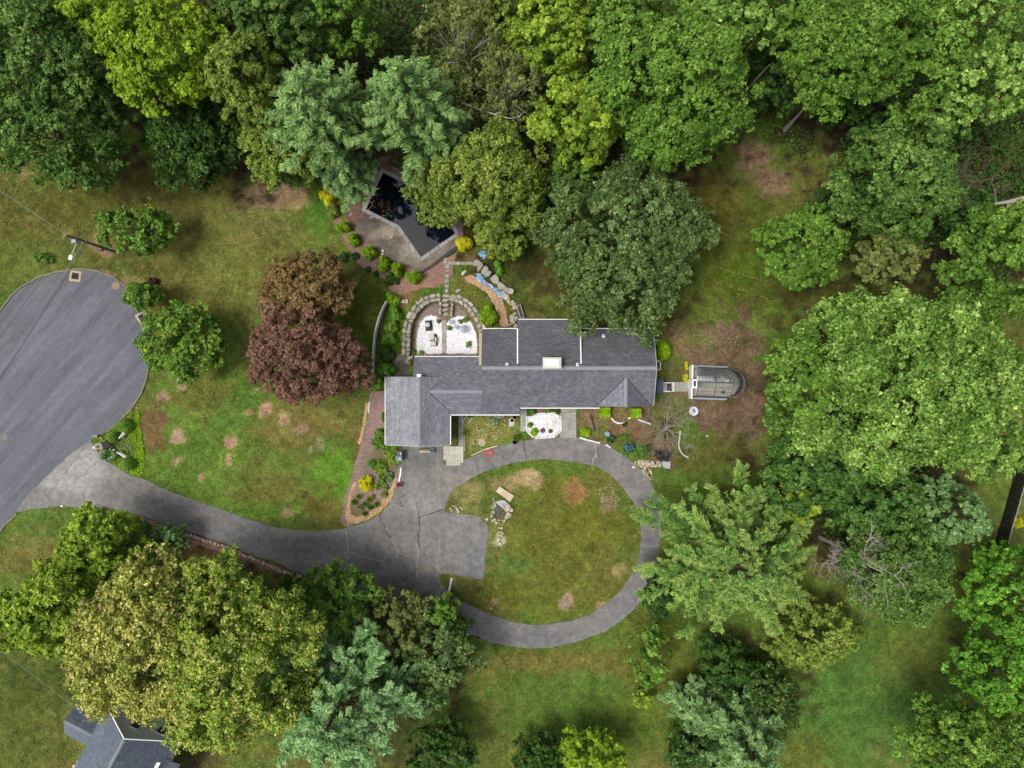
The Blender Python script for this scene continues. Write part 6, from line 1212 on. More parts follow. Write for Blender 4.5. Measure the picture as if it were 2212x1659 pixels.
# ground covers and weeds: countless small leaves
def cover(name, label, polyd, h, pal, dens, ln, pz=0.0, base=None, seed=1):
    w = D2(polyd, pz); rng = np.random.default_rng(seed + len(polyd)); xa = [p[0] for p in w]; ya = [p[1] for p in w]; A = (max(xa) - min(xa)) * (max(ya) - min(ya)); n = int(A * dens)
    x = rng.uniform(min(xa), max(xa), n); y = rng.uniform(min(ya), max(ya), n); xj = x + (fbm(x, y, .8, 3) - .5) * .5; yj = y + (fbm(x, y, .8, 8) - .5) * .5; k = inside(xj, yj, w); x, y = x[k], y[k]; n = len(x)
    p = np.stack([x, y, pz + h * rng.uniform(.1, 1, n) * (.5 + fbm(x, y, .6, 5))], 1); C = palmix(PAL[pal], rng.normal(.5, .28, n) + (fbm(x, y, .7, 11) - .5) * .8, rng.uniform(.85, 1.15, n))
    V, CC = leaves(p, np.array([0, 0, 1.0]) + rng.normal(size=(n, 3)) * .55, ln, ln * .6, C, rng)
    tag(add(name, from_arrays(name, V, 3, CC), M['leaf']), label, None, None, 'stuff')
cover('ground_cover', 'bright yellow green ground cover along the cul-de-sac planting', [(296, 888), (303, 890), (306, 930), (311, 965), (312, 1000), (309, 1024), (298, 1030), (283, 1024), (292, 1000), (296, 975), (290, 960), (275, 955), (288, 930)], .18, 'lime', 260, .13)
cover('ground_cover', 'mixed green ground cover under the cul-de-sac bushes', [(236, 928), (258, 911), (285, 886), (297, 888), (298, 930), (294, 960), (298, 990), (290, 1022), (270, 1018), (248, 1004), (222, 980), (203, 962), (203, 944)], .2, 'ygreen', 150, .13)
cover('ground_cover', 'green ground cover between the shrubs and the patio wall', [(855, 690), (866, 680), (876, 665), (885, 650), (895, 640), (905, 632), (893, 660), (880, 685), (873, 720), (871, 765), (850, 765), (848, 730)], .16, 'arb', 170, .13)
cover('ground_cover', 'green weeds above the left of the curved wall', [(895, 650), (915, 632), (940, 618), (960, 612), (966, 622), (955, 640), (935, 640), (915, 647)], .2, 'bright', 150, .14)
cover('ground_cover', 'olive green weeds above the right of the curved wall', [(985, 620), (1005, 606), (1025, 615), (1045, 632), (1060, 652), (1070, 668), (1060, 660), (1040, 690), (1025, 670), (1005, 650), (985, 635)], .12, 'ygreen', 60, .12)
cover('ground_cover', 'green strip of weeds beside the boulders', [(985, 574), (1010, 571), (1020, 576), (1012, 590), (1000, 590), (985, 580)], .16, 'bright', 170, .12)
cover('weeds', 'scattered weeds in the mulch under the house wall by the patio', [(885, 770), (1037, 770), (1037, 777), (885, 777)], .15, 'mid', 10, .1, pz=PATIO_Z)
cover('weeds', 'green weeds inside the left of the curved patio wall', [(885, 715), (893, 708), (899, 730), (896, 765), (886, 765)], .14, 'mid', 140, .12, pz=PATIO_Z)
cover('weeds', 'green weeds inside the right of the curved patio wall', [(1018, 690), (1028, 700), (1036, 735), (1036, 765), (1032, 765), (1030, 730), (1022, 708)], .14, 'mid', 120, .12, pz=PATIO_Z)
cover('weeds', 'dark green edge weeds along the mulch bed by the garage', [(795, 885), (799, 900), (793, 930), (786, 950), (784, 940), (790, 905)], .12, 'bluegreen', 90, .12)
cover('weeds', 'green weeds spreading between the blue hydrangea and driveway', [(1340, 958), (1350, 945), (1370, 950), (1395, 960), (1403, 985), (1395, 1000), (1375, 990), (1355, 978)], .14, 'mid', 80, .13)
cover('weeds', 'thin olive weeds over the front garden', [(1005, 890), (1110, 890), (1118, 950), (1060, 960), (1015, 978), (1004, 965)], .10, 'ygreen', 26, .11)
cover('weeds', 'patch of bright clover at the upper right lawn edge', [(1660, 240), (1700, 255), (1770, 300), (1790, 380), (1740, 360), (1690, 320), (1640, 285)], .14, 'bright', 36, .14)
cover('weeds', 'bright green weeds on the lawn left of the golden shrub', [(672, 432), (690, 425), (712, 455), (735, 500), (745, 540), (730, 530), (705, 480), (680, 455)], .10, 'bright', 60, .12)
for l, pl, dn, h, pal in [('dark undergrowth below the trees along the top of the wood', [(470, -30), (2240, -30), (2240, 130), (2000, 260), (1850, 280), (1740, 215), (1680, 230), (1560, 300), (1300, 320), (1180, 330), (1000, 280), (880, 200), (700, 160), (560, 170), (480, 130)], 26, 2.2, 'deep'),
    ('dark undergrowth among the trees at the right', [(1810, 300), (2000, 250), (2240, 240), (2240, 560), (2050, 520), (1960, 560), (1850, 620), (1800, 560), (1800, 420)], 26, 2.0, 'deep'), ('dark undergrowth between the trees below the giant tree', [(1680, 960), (1800, 930), (2000, 1010), (2010, 1090), (1960, 1200), (1840, 1210), (1770, 1150), (1700, 1060)], 26, 1.6, 'deep'),
    ('dark undergrowth between the pool pines and the golden tree', [(620, 250), (900, 250), (1000, 300), (1130, 400), (1150, 560), (1100, 560), (1000, 480), (960, 380), (850, 330), (780, 320), (720, 390), (640, 390)], 26, 1.2, 'deep'), ('olive undergrowth below the chestnuts and the spruce', [(250, 1230), (440, 1215), (620, 1275), (760, 1330), (880, 1360), (900, 1500), (700, 1480), (560, 1560), (420, 1560), (300, 1470)], 12, 1.0, 'deep'),
    ('green ground layer at the shaded upper left trees', [(-30, -30), (470, -30), (470, 200), (300, 190), (120, 280), (-30, 300)], 10, .8, 'deep'), ('dark undergrowth around the dark bush trees on the lower lawn', [(1500, 1380), (1600, 1370), (1720, 1470), (1720, 1560), (1640, 1660), (1460, 1660), (1480, 1560), (1520, 1480)], 20, 1.0, 'deep')]:
    cover('undergrowth', l, pl, h, pal, dn, .36, seed=int(dn + h * 10))
# pale drain scars across the right hand lawn
for i, pts in enumerate([[(1465, 470), (1530, 490), (1600, 520)], [(1535, 572), (1600, 592), (1680, 615)], [(1545, 610), (1620, 632), (1690, 655)], [(1480, 650), (1530, 668), (1600, 682)], [(1495, 700), (1530, 690), (1560, 692)], [(1500, 540), (1560, 556)]]):
    p = resample(D2(pts), .5, False)
    for k in range(0, len(p) - 1):
        if R0.random() < .3: continue
        A_, B_ = Vector(p[k]), Vector(p[k + 1]); q_ = (A_ + B_) / 2; d_ = B_ - A_; MB_ = MB(); MB_.box((q_.x, q_.y, .0), (d_.length * R0.uniform(.5, 1), .05, .03), math.atan2(d_.y, d_.x) + R0.uniform(-.15, .15)); o_ = MB_.build('lawn_scar', M['scarline'], bpy.data.objects['ground'])
cover('gravel_weeds', 'tiny weeds scattered over the white patio gravel', [(902, 700), (920, 684), (945, 686), (1000, 684), (1028, 720), (1029, 763), (900, 763)], .1, 'mid', 7, .11, pz=PATIO_Z + .02)
cover('gravel_weeds', 'tiny weeds scattered over the front white gravel', [(1142, 900), (1206, 896), (1208, 928), (1185, 942), (1156, 942), (1141, 925)], .08, 'olive', 9, .10)
# grass tufts and clover mottles over the open lawn near the house
rng = np.random.default_rng(4); n = 230000; x = rng.uniform(-55, 55, n); y = rng.uniform(-41.5, 41.5, n); dx = x / S + CX; dy = -y / S + CY
k = fbm(x, y, 2.0, 63, 3) > .52
for pl in (ROAD, DRIVE_OUT): k &= ~(inside(dx, dy, pl) & ~(inside(dx, dy, ISLAND) if pl is DRIVE_OUT else np.zeros(n, bool)))
for pl in (DECK, SEMI_IN, [(800, 840), (1425, 680), (1490, 780), (1620, 780), (1620, 870), (1400, 1000), (1240, 950), (1000, 1000), (750, 1140), (740, 1060)], [(830, 500), (1060, 560), (1110, 720), (860, 840), (790, 560)]): k &= ~inside(dx, dy, pl)
x, y = x[k], y[k]; gcol = ground_color(x, y); isg = gcol[:, 1] > gcol[:, 0] * .98; x, y, gcol = x[isg], y[isg], gcol[isg]; n = len(x)
V, CC = leaves(np.stack([x, y, rng.uniform(.02, .07, n)], 1), np.array([0, 0, 1.0]) + rng.normal(size=(n, 3)) * .6, (.17), .07, gcol * rng.uniform(.55, 1.7, (n, 1)), rng)
tag(add('grass', from_arrays('grass', V, 3, CC), M['leaf']), 'short grass blades and tufts on the lawns', None, None, 'stuff')
# ---------------------------------------------------------------- utility pole, street lamp, cables
PB = (250.6, 544.5); pbx, pby, _ = P(*PB)
up = thing('utility_pole', 'leaning looking wooden utility pole beside the cul-de-sac', 'utility pole', (pbx, pby, 0))
MB().tube([(pbx, pby, -.1), (pbx, pby, 8.6)], [.16, .11], 10).build('pole', M['greywood'], up)
def pz(z): return Vector((pbx, pby, z))
tf = MB().box(pz(7.2) + Vector((.05, -.32, 0)), (.42, .34, .5)).build('transformer', M['tarp'], up); MB().tube([pz(7.2), pz(7.2) + Vector((.05, -.32, 0))], .04, 6).build('bracket', M['galv'], tf)
MB().box(pz(5.7), (.5, .18, .1), .3).build('cable_bracket', M['galv'], up)
MB().box(pz(1.5) + Vector((-.05, -.14, 0)), (.06, .05, 2.8)).build('conduit', M['white'], up); MB().lathe(pz(2.5) + Vector((0, -.24, 0)), [(.16, 0), (.16, .1)], 12).build('meter', M['dark'], up)
lh = P(153, 556.5, 6.8)
arm = MB().tube([pz(6.3), Vector(pz(6.3)).lerp(Vector(lh), .4) + Vector((0, 0, .25)), Vector(lh) + Vector((0, 0, .05))], [.05, .045, .035], 7).build('lamp_arm', M['offwhite'], up)
MB().box(lh, (.34, .46, .16), math.radians(-20)).build('lamp_head', M['white'], arm)
gc_ = []
def cable(label, a, b, sag, r=.02, m='cable', name='cable'):
    A, B = Vector(a), Vector(b); pts = [A.lerp(B, i / 16) - Vector((0, 0, sag * 4 * (i / 16) * (1 - i / 16))) for i in range(17)]
    tag(MB().tube(pts, r, 5).build(name, M[m]), label, 'cable')
cable('pale thick cable crossing the cul-de-sac from the utility pole', pz(5.7), P(-30, 850, 6.2), .15, .028)
cable('dark cable just right of the pale one over the cul-de-sac', pz(5.2), P(-22, 850, 5.6), .2, .03, 'blackcable')
cable('thin upper cable left of the pale one over the cul-de-sac', pz(8.2), P(-40, 790, 8.4), .2, .014, 'blackcable')
cable('thin pale wire running from the pole to the upper left edge', pz(8.3), P(-30, 393, 9.2), .2, .022)
cable('thin guy wire from the pole top into the small lawn tree', pz(7.9), P(248, 495, 3.5), .0, .016)
cable('lower guy wire from the pole into the small lawn tree', pz(5.8), P(262, 508, 2.5), .0, .016)
cable('thin wire crossing the lower left lawn towards the white house', P(-30, 1385, 6), P(200, 1560, 5.6), .2, .022)
# drains and covers in the road
for x, y, rz, l in [(163, 596.5, math.radians(-8), 'catch basin grate with pale concrete rim at the top of the cul-de-sac'), (307.5, 686, math.radians(-58), 'catch basin grate with pale rim at the right side of the cul-de-sac')]:
    c = P(x, y); t = thing('storm_drain', l, 'drain', c); cs, sn = math.cos(rz), math.sin(rz)
    def L2(u, v): return (c[0] + u * cs - v * sn, c[1] + u * sn + v * cs)
    for u, v, w, h in ((0, .46, 1.2, .24), (0, -.46, 1.2, .24), (.49, 0, .22, .68), (-.49, 0, .22, .68)): MB().box((*L2(u, v), .02), (w, h, .05), rz).build('rim', M['sand'], t)
    MB().box((*L2(0, 0), .002), (.76, .68, .036), rz).build('pit', M['black'], t)
    for k in range(6): MB().box((*L2(-.32 + k * .128, 0), .026), (.05, .68, .03), rz).build('grate_bar', M['iron'], t)
    for v in (-.17, .17): MB().box((*L2(0, v), .024), (.76, .05, .026), rz).build('grate_bar', M['iron'], t)
mc = thing('manhole_cover', 'round iron manhole cover in the road near the left edge', 'manhole', P(10, 944)); MB().lathe(P(10, 944, .01), [(.36, 0), (.36, .02), (.33, .022)], 24).build('rim', M['kerb'], mc); MB().lathe(P(10, 944, .012), [(.32, 0), (.32, .025)], 24).build('lid', M['greywood'], mc)
tag(MB().lathe(P(250, 858 / 1.39, .012), [(.42, 0), (.42, .008)], 20).build('road_patch', M['wood']), 'round brown patch in the asphalt near the small tree', 'patch')
# mailbox, stone pier, white rails
mbx = thing('mailbox', 'grey mailbox on a dark post at the tip of the planting', 'mailbox', P(207, 942)); c = P(207, 942, 1.05)
MB().box((c[0], c[1], .5), (.10, .10, 1.0)).build('post', M['charcoal'], mbx); MB().tube([(c[0] - .25, c[1] + .02, 1.08), (c[0] + .25, c[1] - .02, 1.08)], .12, 10).build('box', M['galv'], mbx); MB().box((c[0] + .27, c[1] - .02, 1.06), (.03, .30, .3)).build('flag', M['dark'], mbx)
pier = thing('stone_pier', 'fieldstone pier with white globe lamp beside the driveway apron', 'pier', P(232, 961))
for l in range(5):
    for k in range(8):
        a = k * math.pi / 4 + l * .3; px, py, _ = P(231, 961); q = .62 - .07 * l; put_stone(pier, px + math.cos(a) * q * .75, py + math.sin(a) * q * .6, l * .3, .5 * q / .55, .42, .36, a + 1.57)
px, py, _ = P(231, 961); MB().box((px, py, .7), (.72, .6, 1.4)).build('core', M['joint'], pier)
for k in range(5): put_stone(pier, px + R0.uniform(-.25, .25), py + R0.uniform(-.2, .2), 1.42, .45, .4, .12, R0.uniform(0, 3))
lamp = MB().lathe((px - .2, py - .1, 1.5), [(.03, 0), (.03, .25), (.13, .3), (.17, .42), (.12, .54), (.02, .57)], 14).build('globe_lamp', M['white'], pier, True)
def rail(label, a, b, hgt=.9):
    A, B = Vector(P(*a, hgt)), Vector(P(*b, hgt)); t = thing('white_rail', label, 'fence', (A.x, A.y, 0)); d = B - A; rz = math.atan2(d.y, d.x); c = (A + B) / 2
    for z in (hgt, hgt * .55): MB().box((c.x, c.y, z), (d.length, .07, .12), rz).build('rail', M['white'], t)
    for e in (A, B): MB().box((e.x, e.y, hgt / 2), (.10, .10, hgt), rz).build('post', M['white'], t)
rail('upper white rail segment between the rounded bushes', (257, 947), (266, 934)); rail('lower white rail segment beside the bare tan shrub', (253, 977), (269, 988))
MB_ = MB().lathe(P(252, 971, .0), [(.07, 0), (.07, .5), (.09, .6), (.0, .66)], 10).build('garden_light', M['white']); tag(MB_, 'small white garden light between the white rails', 'light')
# picket fence
pf = thing('picket_fence', 'curved white picket fence left of the leafy shrubs', 'fence', P(815, 740))
FP = [(838, 655), (830, 668), (824, 685), (818, 704), (813, 728), (811, 750), (810, 772), (809, 795), (809, 818)]
fw = resample(D2(FP), .16, False)
for i, p in enumerate(fw):
    a = Vector(fw[max(0, i - 1)]); b = Vector(fw[min(len(fw) - 1, i + 1)]); rz = math.atan2(b.y - a.y, b.x - a.x)
    if i % 12 == 0: q = MB().box((p[0], p[1], .7), (.12, .12, 1.4), rz).build('post', M['white'], pf); MB().lathe((p[0], p[1], 1.4), [(.08, 0), (.08, .04), (.0, .1)], 8).build('post_cap', M['white'], q)
    else: MB().box((p[0], p[1], .66), (.12, .03, 1.24), rz).build('picket', M['white'], pf)
for z, q in ((.3, .035), (.9, .035), (1.28, .055)): MB().tube([(p[0], p[1], z) for p in fw[::4] + [fw[-1]]], q, 4).build('rail', M['white'], pf)
# black fence and rail fence at the right
bf = thing('board_fence', 'dark board fence beside the right hand lawn strip', 'fence', P(2170, 1090))
FB = [(2148, 1180), (2158, 1140), (2170, 1100), (2184, 1050), (2200, 995), (2210, 960)]
fb = resample(D2(FB), .2, False)
for i, p in enumerate(fb[:-1]):
    q = fb[i + 1]; rz = math.atan2(q[1] - p[1], q[0] - p[0]); c = ((p[0] + q[0]) / 2, (p[1] + q[1]) / 2)
    MB().box((c[0], c[1], .9), (.185, .03, 1.78 + R0.uniform(-.02, .02)), rz).build('board', M['black'], bf)
    if i % 12 == 0: MB().box((p[0] + .07, p[1], .93), (.11, .11, 1.86), rz).build('post', M['galv'], bf)
MB().tube([(p[0] + .05, p[1], 1.84) for p in fb], .045, 4).build('top_rail', M['galv'], bf)
rf_ = thing('rail_fence', 'weathered two rail fence in the lower right corner', 'fence', P(2190, 1570))
for y in (1568, 1575): a, b = Vector(P(2140, y - 3, .8)), Vector(P(2225, y + 3, .8)); MB().tube([a, b], .06, 6).build('rail', M['greywood'], rf_)
for x in (2150, 2195): c = P(x, 1571, .5); MB().box((c[0], c[1], .5), (.14, .14, 1.0)).build('post', M['greywood'], rf_)
# ---------------------------------------------------------------- garage front
def wheelie(label, x, y, m, rz=0.0):
    t = thing('wheeled_bin', label, 'bin', P(x, y)); c = P(x, y, 1.0); cx_, cy_ = c[0], c[1]
    mb = MB(); mb.v = [(cx_ + s * .24, cy_ + q * .21, .06) for s, q in ((-1, -1), (1, -1), (1, 1), (-1, 1))] + [(cx_ + s * .30, cy_ + q * .26, .98) for s, q in ((-1, -1), (1, -1), (1, 1), (-1, 1))]; mb.f = [[3, 2, 1, 0], [4, 5, 6, 7], [0, 1, 5, 4], [1, 2, 6, 5], [2, 3, 7, 6], [3, 0, 4, 7]]; mb.build('body', M[m], t)
    lid = MB().slab([(cx_ - .36, cy_ - .29, 1.08), (cx_ + .30, cy_ - .29, 1.02), (cx_ + .30, cy_ + .29, 1.02), (cx_ - .36, cy_ + .29, 1.08)], .05).build('lid', M[m], t)
    MB().box((cx_ + .1, cy_, 1.056), (.10, .20, .006), .3).build('sticker', M['white'], lid); MB().tube([(cx_ - .38, cy_ - .25, .98), (cx_ - .38, cy_ + .25, .98)], .025, 6).build('handle', M['dark'], t)
    for q in (-.25, .25): MB().tube([(cx_ - .24, cy_ + q - .03, .12), (cx_ - .24, cy_ + q + .03, .12)], .12, 10).build('wheel', M['black'], t)
wheelie('dark blue grey wheeled bin, upper of the two by the garage', 863, 980, 'binblue'); wheelie('pale teal wheeled bin, lower of the two by the garage', 862, 991, 'teal')
fr = thing('firewood_rack', 'low rack of firewood in front of the garage door', 'rack', P(918, 972)); c = P(918, 972)
MB().box((c[0], c[1] - .17, .2), (1.15, .07, .1)).build('rail', M['white'], fr); MB().box((c[0], c[1] + .15, .2), (1.15, .06, .08)).build('rail', M['charcoal'], fr)
for s in (-.5, .5): MB().box((c[0] + s, c[1], .12), (.06, .4, .24)).build('leg', M['charcoal'], fr)
for k in range(9): a = c[0] - .45 + k * .11; MB().tube([(a, c[1] - .12 + R0.uniform(-.04, .04), .3 + .06 * (k % 2)), (a + R0.uniform(-.05, .05), c[1] + .14, .31)], .055, 7).build('log', M['wood'], fr)
pl_ = thing('planter', 'octagonal metal planter with green lid beside the firewood', 'planter', P(934, 973)); MB().lathe(P(934, 973), [(.26, 0), (.32, .4), (.29, .42), (.27, .3)], 8).build('tub', M['galv'], pl_); MB().lathe(P(934, 973, .33), [(.24, 0), (.22, .05)], 8).build('lid', M['green'], pl_)
rc = thing('garden_cart', 'small red cart with black tray at the end of the brick line', 'cart', P(864, 1046)); c = P(864, 1046)
for dx, dy, w, h in ((0, .2, .6, .05), (0, -.2, .6, .05), (.28, 0, .05, .4), (-.28, 0, .05, .4)): MB().box((c[0] + dx, c[1] + dy, .26), (w, h, .14), 0).build('side', M['red'], rc)
MB().box((c[0], c[1], .22), (.52, .36, .1)).build('tray', M['dark'], rc)
for dx in (-.22, .22):
    for dy in (-.25, .25): MB().tube([(c[0] + dx, c[1] + dy - .02, .1), (c[0] + dx, c[1] + dy + .02, .1)], .1, 10).build('wheel', M['black'], rc)
hc = thing('hose_coil', 'coiled orange hose lying on the driveway', 'hose', P(1056.5, 979)); c = P(1056.5, 979); mb = MB(); pts = [(c[0] + math.cos(a) * (.30 + .012 * a / 1.2) + .02 * math.sin(a * 1.7), c[1] + math.sin(a) * (.23 + .010 * a / 1.2), .05 + .012 * (a % 5)) for a in [i * .3 for i in range(150)] if a < 28]
mb.tube([(p[0] * 1 + R0.uniform(-.008, .008), p[1], p[2]) for p in pts][:94], .022, 6); mb.build('loop', M['orange'], hc)
# ---------------------------------------------------------------- front garden
def pot(label, x, y, r, h, m, name='flower_pot', fill='joint', gz=0): 
    t = thing(name, label, 'pot', P(x, y, gz)); MB().lathe(P(x, y, gz), [(r * .75, 0), (r, h), (r * .86, h), (r * .82, h * .8)], 18).build('pot_wall', M[m], t); MB().lathe(P(x, y, gz + h * .8 - .01), [(r * .82, 0), (r * .8, .01)], 18).build('soil', M[fill], t); return t
pot('round terracotta pot under the eave by the narrow path', 1112, 902, .26, .35, 'terra'); pot('round white pot left of the terracotta one', 1106.5, 908, .25, .3, 'white', fill='offwhite'); pot('black pot at the driveway edge holding a spiky plant', 1112, 954, .25, .38, 'dark')
tag(MB().box(P(1105, 916, .02), (.58, .52, .05), .02).build('stepping_slab', M['slabpale']), 'single square slab below the two round pots', 'slab')
tag(MB().lathe(P(1041, 955), [(.42, 0), (.42, .04), (.38, .05)], 22).build('stepping_stone', M['sand']), 'round tan stepping stone in the front garden', 'stone')
fbw = thing('fire_bowl', 'small dark fire bowl with orange stones in the white gravel', 'bowl', P(1172, 930)); MB().lathe(P(1172, 930), [(.12, 0), (.24, .14), (.25, .2), (.21, .2), (.16, .12)], 18).build('bowl', M['charcoal'], fbw)
for k in range(5): put_stone(fbw, P(1172, 930)[0] + R0.uniform(-.1, .1), P(1172, 930)[1] + R0.uniform(-.1, .1), .12, .12, .1, .08, k).data = PSTONES[0].copy()
for o in fbw.children:
    if o.name.startswith('stone'): o.data.materials.clear(); o.data.materials.append(M['orange'])
br_ = thing('rain_barrel', 'round blue grey barrel with lid by the purple hydrangea', 'barrel', P(1311, 937)); MB().lathe(P(1311, 937), [(.24, 0), (.28, .35), (.25, .72)], 20).build('body', M['bluegrey'], br_); MB().lathe(P(1311, 937, .72), [(.26, 0), (.26, .05), (.20, .055), (.19, .035), (.12, .035), (.11, .05)], 20).build('lid', M['bluegrey'], br_)
def pile(name, label, pts, n, smin, smax, lib=PSTONES, seed=1, cat='rocks', gz=0.0):
    r = random.Random(seed); t = thing(name, label, cat, P(sum(p[0] for p in pts) / len(pts), sum(p[1] for p in pts) / len(pts), gz)); xa = [p[0] for p in pts]; ya = [p[1] for p in pts]; k = 0; tries = 0
    while k < n and tries < n * 20:
        tries += 1; x, y = r.uniform(min(xa), max(xa)), r.uniform(min(ya), max(ya))
        if not inside(np.array([x]), np.array([y]), pts)[0]: continue
        p = P(x, y, gz); s = r.uniform(smin, smax); put_stone(t, p[0], p[1], gz - .03, s, s * r.uniform(.6, .95), s * .55, r.uniform(0, 3), lib=lib, tilt=.2); k += 1
    return t
pile('rock_bed', 'bed of pale rounded rocks below the dead tree by the driveway', [(1371, 998), (1380, 994), (1400, 994), (1427, 997), (1428, 1008), (1405, 1009), (1388, 1010), (1378, 1006)], 170, .10, .28, seed=2)
pile('scattered_rocks', 'loose pale rocks scattered below the rock bed', [(1388, 1010), (1405, 1012), (1412, 1030), (1408, 1038), (1396, 1030), (1386, 1018)], 30, .12, .28, seed=3)
pile('stone_border', 'line of pale pinkish stones along the lower driveway edge', [(345, 1132), (400, 1150), (450, 1167), (500, 1183), (553, 1207), (600, 1227), (650, 1244), (648, 1249), (600, 1232), (553, 1212), (500, 1188), (450, 1172), (400, 1155), (345, 1138)], 260, .14, .34, seed=4)
pile('rock_rubble', 'pale rubble stones beside the dry pond on the island', [(1085, 1092), (1100, 1090), (1108, 1100), (1102, 1115), (1092, 1126), (1082, 1124), (1094, 1108)], 46, .14, .42, seed=5)
pile('rock_rubble', 'grey stones in a line left of the dry pond', [(1066, 1075), (1072, 1072), (1072, 1085), (1066, 1110), (1060, 1125), (1062, 1100)], 30, .12, .3, STONES, seed=6)
pile('rock_rubble', 'few pale stones on the island near the parking pad', [(970, 1095), (990, 1090), (1000, 1100), (985, 1110), (970, 1108)], 14, .14, .36, seed=7)
pile('rock_rubble', 'pale stones below the pond along the parking pad edge', [(1045, 1118), (1085, 1124), (1092, 1140), (1080, 1180), (1072, 1165), (1080, 1140)], 26, .16, .42, seed=8)
pile('rock_rubble', 'pebbles on the gravelly circle at the right of the island', [(1297, 1050), (1320, 1044), (1340, 1070), (1335, 1095), (1305, 1098), (1294, 1075)], 70, .06, .17, STONES, seed=9)
pile('rock_rubble', 'small pale stones strewn over the front garden', [(1012, 915), (1100, 905), (1100, 945), (1060, 952), (1018, 975)], 70, .08, .24, seed=10)
pile('rock_rubble', 'rubble slope of mixed stones beside the straw path', [(1078, 612), (1086, 622), (1098, 640), (1112, 655), (1116, 668), (1106, 668), (1096, 655), (1085, 640), (1076, 622)], 90, .14, .36, seed=11)
pile('rock_rubble', 'flat grey stones at the end of the straw path by the house', [(1100, 680), (1112, 676), (1118, 690), (1117, 706), (1100, 706)], 16, .3, .6, STONES, seed=12)
pile('rock_rubble', 'small stones on the bare dirt above the greenhouse', [(1490, 712), (1600, 708), (1610, 745), (1490, 750)], 24, .06, .14, STONES, seed=13)
pile('rock_rubble', 'stone cluster at the corner of the concrete pad by the patio', [(877, 770), (892, 772), (894, 786), (878, 784)], 14, .25, .5, STONES, seed=14)
pile('rock_rubble', 'few stones around the rim of the cul-de-sac planting', [(203, 960), (212, 968), (220, 978), (214, 978)], 6, .2, .35, STONES, seed=15)
for i, (x, y, w, h, rz, l) in enumerate([(1029, 570, 1.25, 1.05, .5, 'broad grey boulder, uppermost of the boulder steps'), (1038, 577, 1.5, .7, 1.0, 'long grey boulder beside the uppermost one'), (1048.5, 584, 1.3, .85, .8, 'pale angular boulder below the long one'), (1055, 592, 1.1, 1.0, .2, 'tan grey rounded boulder in the middle of the boulder line'), (1070, 605, 1.45, 1.2, -.5, 'biggest flat topped boulder by the blue chunks'), (1083, 619, 1.3, .95, -.7, 'triangular grey boulder below the biggest one'), (1094, 627, 1.0, .9, -.8, 'grey boulder near the lower end of the boulder line'), (1103, 630, .85, .9, -.8, 'smallest grey boulder at the lower end of the line')]):
    me_ = STONES[i].copy(); p = P(x, y); o = bpy.data.objects.new('boulder', me_); COL.objects.link(o); o.location = (p[0], p[1], -.05); o.scale = (w * .86, h * .84, .6); o.rotation_euler = (0, 0, rz); tag(o, l, 'boulder')
pile('blue_glass_chunks', 'heap of bright blue glass chunks above the boulders', [(1033, 548), (1042, 541), (1050, 543), (1052, 553), (1044, 560), (1037, 555)], 69, .09, .22, PSTONES, 21, 'glass')
pile('blue_glass_chunks', 'upper band of blue glass chunks along the straw path', [(1028, 592), (1036, 590), (1046, 603), (1053, 612), (1050, 617), (1040, 611), (1031, 603)], 120, .09, .22, PSTONES, 22, 'glass')
pile('blue_glass_chunks', 'lower band of blue and white glass chunks by the straw path', [(1057, 612), (1068, 621), (1082, 632), (1090, 642), (1085, 648), (1076, 638), (1064, 626), (1056, 617)], 120, .09, .22, PSTONES, 23, 'glass')
BST = [s.copy() for s in PSTONES]
for s in BST: s.materials.clear(); s.materials.append(M['blue'])
for o in list(COL.objects):
    if o.parent and o.parent.name.startswith('blue_glass_chunks'): o.data = R0.choice(BST); o.name = 'glass_chunk'
# slab crossing above the patio
sl = thing('stepping_slabs', 'row of grey stepping slabs leading from the pool to the boulders', 'path', P(995, 568))
for x, y in [(962, 560), (962, 566), (972, 568), (981, 569), (990, 569), (999, 569), (1008, 569), (1016, 569), (966, 575), (966, 585), (965, 596), (965, 607), (965, 618), (964, 628)]: p = P(x, y); MB().box((p[0], p[1], .02), (.42 * R0.uniform(.8, 1.1), .36 * R0.uniform(.8, 1.2), .05), R0.uniform(-.1, .1)).build('slab', M['slab'], sl)
for pts, l in [([(995, 594), (1003, 585), (1009, 582), (1000, 596)], 'splintered pale boards lying left of the straw path'), ([(983, 630), (990, 625), (997, 624), (986, 634)], 'pale blue grey flat scrap above the patio steps')]:
    t = thing('scrap_boards', l, 'boards', P(*pts[0]))
    for k in range(4):
        a, b = Vector(P(*pts[0])).lerp(Vector(P(*pts[3])), k / 4), Vector(P(*pts[1])).lerp(Vector(P(*pts[2])), k / 4); c = (a + b) / 2; d = b - a; MB().box((c.x, c.y, .04 + .01 * k), (d.length * R0.uniform(.6, 1), .11, .03), math.atan2(d.y, d.x) + R0.uniform(-.2, .2)).build('board', M['tarp' if 'blue' in l else 'offwhite'], t)
